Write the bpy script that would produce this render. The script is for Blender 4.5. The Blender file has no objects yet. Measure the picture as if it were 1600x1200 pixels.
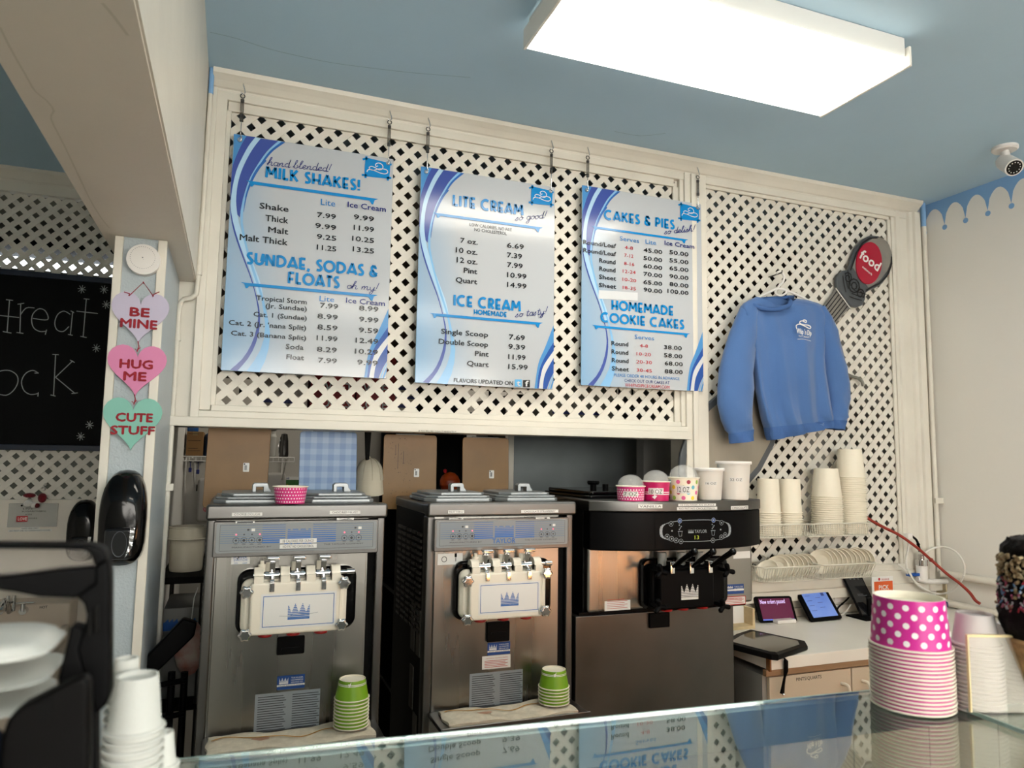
import bpy, bmesh, math, random
from mathutils import Vector, Matrix
random.seed(7)
SC = bpy.context.scene
COL = SC.collection
PI = math.pi
# ---------------------------------------------------------------- camera
CAM = Vector((0.03221, -2.83848, 1.70685))
RR = Vector((0.933881, -0.357281, 0.014748)); UU = Vector((-0.049738, -0.088943, 0.994794)); FF = Vector((0.354109, 0.929752, 0.100832))
FPX = 1134.58
cd = bpy.data.cameras.new('camera'); cam = bpy.data.objects.new('camera', cd); COL.objects.link(cam)
cam.matrix_world = Matrix(((RR.x, UU.x, -FF.x, CAM.x), (RR.y, UU.y, -FF.y, CAM.y), (RR.z, UU.z, -FF.z, CAM.z), (0, 0, 0, 1)))
cd.sensor_width = 36.0; cd.lens = FPX / 1600 * 36; cd.clip_start = 0.02; cd.clip_end = 60
cd.dof.use_dof = True; cd.dof.focus_distance = 2.7; cd.dof.aperture_fstop = 7.0
SC.camera = cam
# ---------------------------------------------------------------- world, lights, exposure
SC.view_settings.view_transform = 'Standard'; SC.view_settings.look = 'None'
SC.view_settings.gamma = 1.0; SC.view_settings.use_curve_mapping = False
SC.view_settings.exposure = 0.66
w = bpy.data.worlds.new('world'); SC.world = w; w.use_nodes = True
w.node_tree.nodes['Background'].inputs[0].default_value = (1.0, 0.95, 0.87, 1); w.node_tree.nodes['Background'].inputs[1].default_value = 7.5
def area(name, loc, rot, sx, sy, power, col):
    d = bpy.data.lights.new(name, 'AREA'); d.shape = 'RECTANGLE'; d.size = sx; d.size_y = sy; d.energy = power; d.color = col
    o = bpy.data.objects.new(name, d); COL.objects.link(o); o.location = loc; o.rotation_euler = rot; return o
area('window_daylight', (1.2, -6.0, 2.15), (PI/2, 0, 0), 3.4, 1.0, 6, (1.0, 0.93, 0.82))
area('back_room_fill', (1.3, 1.0, 3.05), (0, 0, 0), 1.2, 0.25, 14, (1.0, 0.93, 0.82))  # added unseen fill light for the dim back room
LAMP = 15       # emission of the ceiling lamp diffusers
WARM = 20       # emission of the warm lamp and the added tube inside the display case
# ---------------------------------------------------------------- pixel helpers (photo frame 1600x1200 -> point on a plane of the room)
def ray(x, y): return FF + (x - 800) / FPX * RR - (y - 600) / FPX * UU
def onY(x, y, Y):
    d = ray(x, y); return CAM + d * ((Y - CAM.y) / d.y)
def onX(x, y, X):
    d = ray(x, y); return CAM + d * ((X - CAM.x) / d.x)
def onZ(x, y, Z):
    d = ray(x, y); return CAM + d * ((Z - CAM.z) / d.z)
# ---------------------------------------------------------------- materials
def lin(h):
    h = h.lstrip('#'); v = [int(h[i:i+2], 16) / 255 for i in (0, 2, 4)]
    return tuple((c / 12.92 if c <= 0.04045 else ((c + 0.055) / 1.055) ** 2.4) for c in v) + (1,)
_m = {}
def mat(name, col='#cccccc', rough=0.5, metal=0.0, var=0.0, vs=8.0, bump=0.0, bs=60.0, spec=0.5, stretch=None, emit=0, trans=0, ior=1.45, sheen=0, coat=0, alpha=1, col2=None, rvar=0):
    if name in _m: return _m[name]
    m = bpy.data.materials.new(name); m.use_nodes = True; nt = m.node_tree; b = nt.nodes['Principled BSDF']
    c = lin(col)
    b.inputs['Base Color'].default_value = c; b.inputs['Roughness'].default_value = rough; b.inputs['Metallic'].default_value = metal
    b.inputs['Specular IOR Level'].default_value = spec; b.inputs['IOR'].default_value = ior
    if trans: b.inputs['Transmission Weight'].default_value = trans
    if coat: b.inputs['Coat Weight'].default_value = coat
    if sheen: b.inputs['Sheen Weight'].default_value = sheen
    if alpha < 1: b.inputs['Alpha'].default_value = alpha
    if emit:
        b.inputs['Emission Color'].default_value = c; b.inputs['Emission Strength'].default_value = emit
    if var or bump or col2 or rvar:
        tc = nt.nodes.new('ShaderNodeTexCoord'); mp = nt.nodes.new('ShaderNodeMapping'); nt.links.new(tc.outputs['Object'], mp.inputs[0])
        if stretch: mp.inputs['Scale'].default_value = stretch
        n = nt.nodes.new('ShaderNodeTexNoise'); n.inputs['Scale'].default_value = vs; n.inputs['Detail'].default_value = 5; nt.links.new(mp.outputs[0], n.inputs['Vector'])
        if var or col2:
            r = nt.nodes.new('ShaderNodeValToRGB'); r.color_ramp.elements[0].position = 0.3; r.color_ramp.elements[1].position = 0.7
            c2 = lin(col2) if col2 else c
            r.color_ramp.elements[0].color = tuple(x * (1 - var) for x in c2[:3]) + (1,); r.color_ramp.elements[1].color = tuple(min(1, x * (1 + var * 0.6)) for x in c[:3]) + (1,)
            nt.links.new(n.outputs['Fac'], r.inputs[0]); nt.links.new(r.outputs[0], b.inputs['Base Color'])
        if rvar:
            mr = nt.nodes.new('ShaderNodeMapRange'); mr.inputs[1].default_value = 0.3; mr.inputs[2].default_value = 0.7
            mr.inputs[3].default_value = max(0.02, rough - rvar); mr.inputs[4].default_value = rough + rvar
            nt.links.new(n.outputs['Fac'], mr.inputs[0]); nt.links.new(mr.outputs[0], b.inputs['Roughness'])
        if bump:
            n2 = nt.nodes.new('ShaderNodeTexNoise'); n2.inputs['Scale'].default_value = bs; n2.inputs['Detail'].default_value = 3; nt.links.new(mp.outputs[0], n2.inputs['Vector'])
            bp_ = nt.nodes.new('ShaderNodeBump'); bp_.inputs['Strength'].default_value = bump; bp_.inputs['Distance'].default_value = 0.002
            nt.links.new(n2.outputs['Fac'], bp_.inputs['Height']); nt.links.new(bp_.outputs[0], b.inputs['Normal'])
    _m[name] = m; return m
M = {}
M['paint'] = mat('white gloss paint on wood', '#d6d2c6', 0.42, var=0.06, vs=5, bump=0.25, bs=40)
M['lath'] = mat('white painted lattice wood', '#d5d1c6', 0.5, var=0.06, vs=9, bump=0.3, bs=90, stretch=(1, 1, 1))
M['wall'] = mat('off white wall paint', '#e6e4dd', 0.55, var=0.03, vs=1.5, bump=0.15, bs=30)
M['beam'] = mat('grey cream beam paint', '#ded6ca', 0.45, var=0.04, vs=3, bump=0.5, bs=22)
M['post'] = mat('pale grey stippled post paint', '#aab5ba', 0.4, var=0.02, vs=20, bump=0.8, bs=160)
M['ceil'] = mat('light blue ceiling paint', '#aac8dc', 0.6, var=0.05, vs=1.2, bump=0.3, bs=25)
M['blue'] = mat('light blue wall border paint', '#7ba6d2', 0.55, var=0.03, vs=2)
M['floor'] = mat('pale tile floor', '#c0bbb0', 0.5, var=0.15, vs=3)
M['steel'] = mat('brushed stainless steel', '#918f8a', 0.3, 1.0, rvar=0.08, vs=6, bump=0.12, bs=120, stretch=(1, 1, 0.05), var=0.10)
M['steel2'] = mat('smooth stainless trim', '#636260', 0.34, 1.0, bump=0.05, bs=40)
M['steeld'] = mat('dull dark stainless panel', '#5c5a57', 0.36, 1.0, rvar=0.08, vs=5, var=0.1)
M['chrome'] = mat('polished chrome', '#d2d2d2', 0.1, 1.0)
M['alu'] = mat('cast grey aluminium lid', '#8e9294', 0.38, 0.6, var=0.05, vs=10)
M['black'] = mat('black plastic', '#050506', 0.42, spec=0.08)
M['blackg'] = mat('glossy black plastic', '#040405', 0.12, spec=0.35)
M['blackm'] = mat('matte black', '#0a0a0a', 0.8, spec=0.15)
M['dark'] = mat('dark grey side panel', '#121110', 0.6, 0.0, spec=0.15, var=0.1)
M['white'] = mat('white label paper', '#dcdcd8', 0.5)
M['wplast'] = mat('cream white plastic', '#dcd6c6', 0.32, var=0.03)
M['wcup'] = mat('white paper cup', '#e2dcca', 0.55)
M['wplast2'] = mat('clean white plastic', '#dcdad6', 0.3)
M['ink'] = mat('black ink', '#0c0c0e', 0.5)
M['inkg'] = mat('grey ink', '#5b5f66', 0.5)
M['navy'] = mat('navy ink', '#1c2a6e', 0.5)
M['hblue'] = mat('heading blue ink', '#0f79bb', 0.35)
M['mblue'] = mat('medium blue ink', '#2a6fb5', 0.4)
M['redink'] = mat('red ink', '#b3202c', 0.5)
M['logoblue'] = mat('blue print', '#1d4fa0', 0.4)
M['red'] = mat('red rubber', '#8e1414', 0.35)
M['glass'] = mat('clear glass', '#e8f4f0', 0.0, trans=1.0, ior=1.5)
# ---------------------------------------------------------------- mesh builder
class MB:
    def __init__(s): s.v = []; s.f = []; s.m = []; s.sm = []
    def add(s, vs, fs, mi=0, sm=False):
        o = len(s.v); s.v += [tuple(v) for v in vs]; s.f += [tuple(i + o for i in f) for f in fs]; s.m += [mi] * len(fs); s.sm += [sm] * len(fs); return s
    def box(s, x0, x1, y0, y1, z0, z1, mi=0):
        vs = [(x, y, z) for z in (z0, z1) for y in (y0, y1) for x in (x0, x1)]
        return s.add(vs, [(0, 2, 3, 1), (4, 5, 7, 6), (0, 1, 5, 4), (2, 6, 7, 3), (0, 4, 6, 2), (1, 3, 7, 5)], mi)
    def rbox(s, x0, x1, y0, y1, z0, z1, r=0.004, mi=0, n=3):   # box with rounded corners seen from the front (XZ outline), chamfered front and back edges
        def loop(i, y):
            o = []
            for cx, cz, a0 in ((x1 - r, z1 - r, 0), (x0 + r, z1 - r, PI/2), (x0 + r, z0 + r, PI), (x1 - r, z0 + r, 1.5 * PI)):
                for k in range(n + 1):
                    a = a0 + PI/2 * k / n; o.append((cx + (r - i) * math.cos(a), y, cz + (r - i) * math.sin(a)))
            return o
        c = min(r * 0.5, (y1 - y0) * 0.3); L = [loop(c, y0), loop(0, y0 + c), loop(0, y1 - c), loop(c, y1)]
        k = len(L[0]); vs = sum(L, []); fs = []
        for a in range(3):
            for b in range(k): fs.append((a * k + b, a * k + (b + 1) % k, (a + 1) * k + (b + 1) % k, (a + 1) * k + b))
        fs.append(tuple(range(k - 1, -1, -1))); fs.append(tuple(range(3 * k, 4 * k)))
        return s.add(vs, [tuple(reversed(f)) for f in fs], mi)
    def prism(s, poly, y0, y1, mi=0):        # poly: list of (x,z)
        k = len(poly); vs = [(x, y0, z) for x, z in poly] + [(x, y1, z) for x, z in poly]
        fs = [tuple(range(k)), tuple(range(2 * k - 1, k - 1, -1))] + [(i, i + k, (i + 1) % k + k, (i + 1) % k) for i in range(k)]
        return s.add(vs, fs, mi)
    def prismx(s, poly, x0, x1, mi=0):       # poly: list of (y,z)
        k = len(poly); vs = [(x0, y, z) for y, z in poly] + [(x1, y, z) for y, z in poly]
        fs = [tuple(range(k - 1, -1, -1)), tuple(range(k, 2 * k))] + [((i + 1) % k, (i + 1) % k + k, i + k, i) for i in range(k)]
        return s.add(vs, fs, mi)
    def prismz(s, poly, z0, z1, mi=0):       # poly: list of (x,y)
        k = len(poly); vs = [(x, y, z0) for x, y in poly] + [(x, y, z1) for x, y in poly]
        fs = [tuple(range(k - 1, -1, -1)), tuple(range(k, 2 * k))] + [(i, (i + 1) % k, (i + 1) % k + k, i + k) for i in range(k)]
        return s.add(vs, fs, mi)
    def cyl(s, p0, p1, r0, r1=None, n=16, mi=0, cap=True, sm=True):
        r1 = r0 if r1 is None else r1; p0 = Vector(p0); p1 = Vector(p1); d = (p1 - p0).normalized()
        a = d.orthogonal().normalized(); b = d.cross(a)
        vs = [p + (a * math.cos(2 * PI * k / n) + b * math.sin(2 * PI * k / n)) * r for p, r in ((p0, r0), (p1, r1)) for k in range(n)]
        s.add(vs, [(k, (k + 1) % n, (k + 1) % n + n, k + n) for k in range(n)], mi, sm)
        if cap: s.add(vs, [tuple(range(n - 1, -1, -1)), tuple(range(n, 2 * n))], mi)
        return s
    def lathe(s, prof, c=(0, 0, 0), n=24, mi=0, sm=True, axis='z', mis=None, sx=1, sy=1):
        k = len(prof); vs = []
        for r, h in prof:
            for j in range(n):
                a = 2 * PI * j / n; x, y = r * math.cos(a) * sx, r * math.sin(a) * sy
                p = (x, y, h) if axis == 'z' else ((x, -h, y) if axis == 'y' else (h, x, y))
                vs.append((p[0] + c[0], p[1] + c[1], p[2] + c[2]))
        for i in range(k - 1):
            s.add([vs[i * n + j] for j in range(n)] + [vs[(i + 1) * n + j] for j in range(n)], [(j, (j + 1) % n, (j + 1) % n + n, j + n) for j in range(n)], mis[i] if mis else mi, sm)
        return s
    def tube(s, pts, r, n=8, mi=0, closed=False, rs=None):
        pts = [Vector(p) for p in pts]; k = len(pts); vs = []; ref = None
        for i, p in enumerate(pts):
            a = pts[i - 1] if (i > 0 or closed) else p; b = pts[(i + 1) % k] if (i < k - 1 or closed) else p
            t = (b - a).normalized()
            if ref is None: ref = t.orthogonal().normalized()
            ref = (ref - t * ref.dot(t)); ref = ref.normalized() if ref.length > 1e-6 else t.orthogonal().normalized()
            q = t.cross(ref); rr = rs[i] if rs else r
            vs += [p + (ref * math.cos(2 * PI * j / n) + q * math.sin(2 * PI * j / n)) * rr for j in range(n)]
        fs = [(i * n + j, i * n + (j + 1) % n, ((i + 1) % k) * n + (j + 1) % n, ((i + 1) % k) * n + j) for i in range(k if closed else k - 1) for j in range(n)]
        s.add(vs, fs, mi, True)
        if not closed: s.add(vs, [tuple(range(n - 1, -1, -1)), tuple(range((k - 1) * n, k * n))], mi)
        return s
    def sphere(s, c, r, n=12, mi=0, sx=1, sy=1, sz=1, zmin=-1):
        pr = []
        for k in range(n // 2 + 1):
            a = -PI/2 + PI * k / (n // 2); z = math.sin(a)
            if z >= zmin - 1e-6: pr.append((max(1e-5, math.cos(a)) * r, z * r * sz))
        return s.lathe(pr, c, n, mi, True, sx=sx, sy=sy)
    def xf(s, mtx):
        s.v = [tuple(mtx @ Vector(v)) for v in s.v]; return s
    def merge(s, o):
        k = len(s.v); s.v += o.v; s.f += [tuple(i + k for i in f) for f in o.f]; s.m += o.m; s.sm += o.sm; return s
def mk(name, mb, mats, loc, parent=None, ploc=None, bevel=0):
    me = bpy.data.meshes.new(name); L = Vector(loc)
    me.from_pydata([(v[0] - L.x, v[1] - L.y, v[2] - L.z) for v in mb.v], [], mb.f)
    for m in (mats if isinstance(mats, (list, tuple)) else [mats]): me.materials.append(m)
    me.polygons.foreach_set('material_index', mb.m); me.polygons.foreach_set('use_smooth', mb.sm); me.update()
    o = bpy.data.objects.new(name, me); COL.objects.link(o)
    if parent: o.parent = parent; o.location = L - Vector(ploc)
    else: o.location = L
    if bevel:
        b = o.modifiers.new('bevel', 'BEVEL'); b.width = bevel; b.segments = 2; b.limit_method = 'ANGLE'; b.angle_limit = 0.6
        for p in me.polygons: p.use_smooth = True
        try:
            wn = o.modifiers.new('normals', 'WEIGHTED_NORMAL'); wn.keep_sharp = False
        except Exception: pass
    return o
def tag(o, label=None, cat=None, group=None, kind=None):
    if label: o['label'] = label
    if cat: o['category'] = cat
    if group: o['group'] = group
    if kind: o['kind'] = kind
    return o
class Thing:
    def __init__(s, name, loc, label, cat, group=None):
        s.L = Vector(loc); s.o = bpy.data.objects.new(name, None); s.o.empty_display_size = 0.05; COL.objects.link(s.o); s.o.location = s.L; tag(s.o, label, cat, group)
    def part(s, name, mb, mats, parent=None, label=None, bevel=0, kind=None):
        o = mk(name, mb, mats, s.L, parent or s.o, s.L, bevel); tag(o, label, kind=kind); return o
def solo(name, mb, mats, loc, label, cat, group=None, bevel=0):
    return tag(mk(name, mb, mats, loc, bevel=bevel), label, cat, group)
def struct(name, mb, mats, loc=(0, 0, 0), bevel=0, parent=None, ploc=None):
    o = mk(name, mb, mats, loc, parent, ploc, bevel)
    if not parent: o['kind'] = 'structure'
    return o
def copy_tree(o, parent=None):
    c = o.copy(); COL.objects.link(c); c.parent = parent
    for ch in list(o.children): copy_tree(ch, c)
    return c
# ---------------------------------------------------------------- lettering
_tc = {}
def glyphs(s, bold=0.0, res=2):
    key = s
    if key in _tc: return _tc[key]
    cu = bpy.data.curves.new('t', 'FONT'); cu.body = s; cu.size = 1; cu.resolution_u = res; cu.fill_mode = 'FRONT'
    o = bpy.data.objects.new('t', cu); me = o.to_mesh(); vs = [tuple(v.co) for v in me.vertices]; fs = [tuple(p.vertices) for p in me.polygons]
    o.to_mesh_clear(); bpy.data.objects.remove(o); bpy.data.curves.remove(cu)
    x0 = min(v[0] for v in vs); x1 = max(v[0] for v in vs)
    _tc[key] = ([(v[0] - x0, v[1]) for v in vs], fs, x1 - x0); return _tc[key]
CAPH = 0.73
def text(mb, s, A, B, h, mi=0, bold=0.0, off=(0, -0.0008, 0), up=None, mirror=False):
    """flat lettering from baseline-left point A to baseline-right point B, cap height h along up"""
    vs, fs, wd = glyphs(s, bold); A = Vector(A); B = Vector(B); U = Vector(up).normalized() if up else Vector((0, 0, 1)); O = Vector(off)
    T = (B - A).normalized(); e = bold * h * .9
    for i, (ex, ez) in enumerate(((0, 0),) if not bold else ((-e, 0), (e, 0), (0, -e), (0, e))):
        mb.add([A + (B - A) * (x / wd) + T * ex + U * (y / CAPH * h + ez) + O * (1 + .02 * i) for x, y in vs], fs, mi)
def ptext(mb, s, a, b, hpx, Y, mi=0, bold=0.0, d=0.0008):
    A = onY(a[0], a[1], Y); B = onY(b[0], b[1], Y); h = (onY(a[0], a[1] - hpx, Y) - A).z
    z = (A.z + B.z) / 2; A.z = z; B.z = z
    text(mb, s, A, B, h, mi, bold, (0, -d, 0))
def stroke(mb, pts, w, mi=0, N=(0, -1, 0), d=0.0008, taper=False):
    """flat ribbon along 3D points lying in a plane with normal N"""
    P = [Vector(p) for p in pts]; N = Vector(N); L = []; k = len(P)
    for i in range(k):
        a = P[max(0, i - 1)]; b = P[min(k - 1, i + 1)]; t = (b - a)
        if t.length < 1e-9: t = Vector((1, 0, 0))
        t.normalize(); q = t.cross(N); ww = w / 2
        if 0 < i < k - 1:
            c = (P[i] - P[i - 1]).normalized().dot(t); ww = ww / max(0.5, c)
        if taper: ww *= max(0.25, math.sin(PI * (i + 0.6) / (k + 0.2)))
        L += [P[i] + q * ww + N * d, P[i] - q * ww + N * d]
    mb.add(L, [(2 * i, 2 * i + 1, 2 * i + 3, 2 * i + 2) for i in range(k - 1)], mi)
def smooth(pts, n=5):
    o = []; P = [Vector(p) for p in pts]; k = len(P)
    for i in range(k - 1):
        p0, p1, p2, p3 = P[max(0, i - 1)], P[i], P[i + 1], P[min(k - 1, i + 2)]
        for j in range(n):
            t = j / n; o.append(0.5 * ((2 * p1) + (p2 - p0) * t + (2 * p0 - 5 * p1 + 4 * p2 - p3) * t * t + (3 * p1 - p0 - 3 * p2 + p3) * t ** 3))
    o.append(P[-1]); return o
def arc(cx, cy, rx, ry, a0, a1, n=10): return [(cx + rx * math.cos(math.radians(a0 + (a1 - a0) * i / n)), cy + ry * math.sin(math.radians(a0 + (a1 - a0) * i / n))) for i in range(n + 1)]
# deco capitals: (advance, strokes)
DECO = {
 'A': (.80, [[(.04, 0), (.40, 1)], [(.40, 1), (.76, 0)], [(.17, .22), (.63, .22)]]),
 'C': (.84, [arc(.48, .5, .40, .45, 55, 305, 16)]),
 'D': (.80, [[(.10, 0), (.10, 1)], [(.10, .93)] + arc(.28, .5, .42, .43, 90, -90, 14) + [(.10, .07)]]),
 'E': (.56, [[(.10, 0), (.10, 1)], [(.10, .93), (.50, .93)], [(.10, .38), (.46, .38)], [(.10, .07), (.50, .07)]]),
 'F': (.54, [[(.10, 0), (.10, 1)], [(.10, .93), (.50, .93)], [(.10, .38), (.44, .38)]]),
 'H': (.72, [[(.10, 0), (.10, 1)], [(.62, 0), (.62, 1)], [(.10, .38), (.62, .38)]]),
 'I': (.22, [[(.11, 0), (.11, 1)]]),
 'K': (.66, [[(.10, 0), (.10, 1)], [(.12, .42), (.56, 1)], [(.24, .54), (.60, 0)]]),
 'L': (.50, [[(.10, 0), (.10, 1)], [(.10, .07), (.47, .07)]]),
 'M': (.90, [[(.08, 0), (.14, 1)], [(.14, .96), (.45, .30)], [(.45, .30), (.76, .96)], [(.76, 1), (.82, 0)]]),
 'N': (.74, [[(.10, 0), (.10, 1)], [(.12, .94), (.62, .06)], [(.64, 0), (.64, 1)]]),
 'O': (.96, [arc(.48, .5, .41, .44, 90, 450, 22)]),
 'P': (.56, [[(.10, 0), (.10, 1)], [(.10, .93)] + arc(.26, .66, .22, .27, 90, -90, 10) + [(.10, .39)]]),
 'R': (.60, [[(.10, 0), (.10, 1)], [(.10, .93)] + arc(.26, .68, .22, .25, 90, -90, 10) + [(.10, .43)], [(.26, .42), (.52, 0)]]),
 'S': (.50, [[(.43, .93)] + arc(.27, .75, .17, .18, 80, 230, 8) + arc(.24, .25, .18, .20, 55, -110, 8) + [(.05, .08)]]),
 'T': (.56, [[(.28, 0), (.28, 1)], [(.03, .93), (.53, .93)]]),
 'U': (.74, [[(.10, 1), (.10, .34)] + arc(.37, .34, .27, .28, 180, 360, 10) + [(.64, .34), (.64, 1)]]),
 '&': (.66, [[(.58, .02), (.18, .62)] + arc(.32, .76, .16, .16, 210, -20, 10), [(.30, .55)] + arc(.30, .27, .22, .22, 100, 330, 10) + [(.58, .38)], [(.16, .93), (.48, .93)]]),
 '!': (.24, [[(.12, .32), (.12, 1)], [(.12, .0), (.12, .14)]]),
 ',': (.22, [[(.06, -.16), (.14, .12)]]),
 ' ': (.30, []),
}
HAND = {
 'a': (.52, [arc(.24, .25, .19, .22, 60, 400, 10) + [(.42, .45), (.40, .08), (.46, 0), (.56, .08)]]),
 'b': (.50, [[(-.04, .1), (.16, .6), (.24, .95), (.14, 1.0), (.08, .7), (.06, .1)] + arc(.22, .2, .17, .2, 200, 430, 9)]),
 'd': (.52, [arc(.24, .25, .19, .22, 60, 400, 10) + [(.44, 1.0)], [(.44, 1.0), (.40, .08), (.46, 0), (.58, .1)]]),
 'e': (.46, [[(-.04, .1), (.2, .22), (.36, .36), (.26, .48), (.1, .36), (.08, .14), (.22, 0), (.48, .12)]]),
 'g': (.50, [arc(.24, .25, .18, .22, 60, 400, 10) + [(.42, .45), (.40, -.2), (.28, -.5), (.1, -.46), (.16, -.26), (.55, .1)]]),
 'h': (.52, [[(-.04, .1), (.18, .7), (.24, 1.0), (.14, 1.0), (.08, .6), (.04, 0)], [(.05, .2), (.2, .44), (.34, .42), (.34, .1), (.42, 0), (.54, .1)]]),
 'i': (.28, [[(.0, .1), (.14, .45), (.12, .08), (.2, 0), (.32, .1)], [(.18, .66), (.2, .72)]]),
 'l': (.30, [[(-.04, .1), (.16, .6), (.24, .95), (.14, 1.0), (.08, .7), (.10, .08), (.2, 0), (.34, .1)]]),
 'm': (.76, [[(.04, .44), (.06, 0)], [(.06, .2), (.18, .44), (.28, .42), (.28, 0)], [(.28, .2), (.42, .44), (.54, .42), (.54, .1), (.62, 0), (.78, .1)]]),
 'n': (.52, [[(.04, .44), (.06, 0)], [(.06, .2), (.2, .44), (.32, .42), (.32, .1), (.4, 0), (.54, .1)]]),
 'o': (.46, [arc(.22, .23, .18, .22, 90, 450, 12) + [(.34, .38), (.5, .36)]]),
 's': (.40, [[(-.02, .04), (.2, .46), (.22, .3), (.3, .12), (.2, 0), (.06, .06)]]),
 't': (.34, [[(.16, .85), (.12, .1), (.2, 0), (.36, .1)], [(-.02, .58), (.32, .62)]]),
 'y': (.50, [[(.02, .44), (.08, .08), (.2, 0), (.34, .12), (.42, .45)], [(.42, .45), (.36, -.3), (.22, -.5), (.1, -.42), (.2, -.2), (.55, .1)]]),
 '!': (.24, [[(.12, .22), (.22, 1.05)], [(.1, 0), (.11, .06)]]),
 ' ': (.34, []),
}
def sfont(mb, s, font, A, B, h, w, mi=0, slant=0.0, d=0.0008, gap=0.0, rise=0.0):
    adv = sum(font[c][0] + gap for c in s) - gap; A = Vector(A); B = Vector(B); X = (B - A) / adv; x = 0
    for c in s:
        for st in font[c][1]:
            p3 = [A + X * (x + px + py * slant) + Vector((0, 0, py * h)) for px, py in st]
            if font is HAND: p3 = smooth(p3, 3)
            stroke(mb, p3, w, mi, d=d)
        x += font[c][0] + gap
def psf(mb, s, font, a, b, hpx, Y, wpx, mi=0, slant=0.0, d=0.0008, level=True):
    A = onY(a[0], a[1], Y); B = onY(b[0], b[1], Y); h = (onY(a[0], a[1] - hpx, Y) - A).z; wd = (onY(a[0], a[1] - wpx, Y) - A).z
    if level: z = (A.z + B.z) / 2; A.z = z; B.z = z
    sfont(mb, s, font, A, B, h, wd, mi, slant, d, gap=(0.10 if font is DECO else 0))
# ================================================================ SETTING
XR = 3.52; ZC = 3.12; YF = -5.6
struct('floor', MB().box(-3.2, 4.0, YF - .1, 3.3, -0.05, 0), M['floor'])
struct('ceiling', MB().box(-3.2, 4.0, YF - .1, 3.3, ZC, ZC + .08), M['ceil'])
struct('wall_right', MB().box(XR, XR + .12, YF, 1.7, 0, ZC), M['wall'])
struct('wall_left', MB().box(-3.2, -3.1, YF, 3.3, 0, ZC), M['wall'])
struct('wall_front', MB().box(-3.2, 4, YF - .1, YF, 0, 1.55).box(-3.2, 4, YF - .1, YF, 2.75, ZC).box(-3.2, -.6, YF - .1, YF, 1.55, 2.75).box(3.0, 4, YF - .1, YF, 1.55, 2.75), M['wall'])
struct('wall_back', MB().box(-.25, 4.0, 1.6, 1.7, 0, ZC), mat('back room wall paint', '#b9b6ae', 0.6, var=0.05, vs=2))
struct('wall_partition', MB().box(-.26, -.205, 0.0, 1.6, 0, ZC), M['wall'])
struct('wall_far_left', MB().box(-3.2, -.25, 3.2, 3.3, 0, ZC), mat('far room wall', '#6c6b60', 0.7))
# wall strips beside the frames and the low wall under the right lattice
struct('wall_strip', MB().box(-.205, -.105, -.02, .08, 1.80, ZC), M['paint'])
struct('wall_lower', MB().box(2.0, XR, 0.0, .10, 0, 1.06), M['wall'])
struct('wall_strip', MB().box(3.44, XR, -.012, .10, 1.06, ZC), M['paint'])
# scalloped blue border painted along the top of the right wall
cusps = [onX(x, y, XR) for x, y in ((1445, 360), (1476, 348), (1509, 335), (1543, 324), (1580, 311))]
per = abs(cusps[0].y - cusps[-1].y) / 4; zc0 = sum(c.z for c in cusps) / 5; y0 = cusps[0].y
poly = [(0.0, ZC)] ; yy = y0 + per; pts = [(min(0, y0 + .02), zc0 + .03)]
yy = y0
while yy > YF:
    pts.append((yy, zc0 - .012))
    for k in range(1, 10):
        t = k / 10; pts.append((yy - per * t, zc0 + .004 + .085 * math.sin(PI * t) ** .62))
    yy -= per
poly = [(y, z) for y, z in pts]
mb = MB()
for a, b in zip(poly[:-1], poly[1:]):
    mb.prismx([(a[0], a[1]), (a[0], ZC), (b[0], ZC), (b[0], b[1])], XR - .0015, XR + .001)
for i in range(40):
    mb.cyl((XR - .0015, y0 - per * i, zc0 - .028), (XR, y0 - per * i, zc0 - .028), .014, n=12, sm=False)
struct('trim_scallop_border', mb, M['blue'])
# ceiling beam and post on the left
struct('beam', MB().box(-.345, -.125, YF, 0.0, 2.32, ZC), M['beam'])
o = struct('beam_side', MB().box(-.125, -.121, YF, -.02, 2.325, ZC), M['paint'])
P0 = (-.245, -.55, 0)
post = Thing('post', P0, 'pale grey square post under the beam with raised edge strips', 'post')
post.o['kind'] = 'structure'
for k in ('label', 'category'): del post.o[k]
post.part('post_core', MB().box(-.308, -.178, -.545, 0.0, 0, 2.32), M['post'])
post.part('edge_strip', MB().box(-.311, -.289, -.557, -.545, 0, 2.318), M['paint'], bevel=.002)
post.part('edge_strip', MB().box(-.200, -.176, -.557, -.545, 0, 2.318), M['paint'], bevel=.002)
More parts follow.
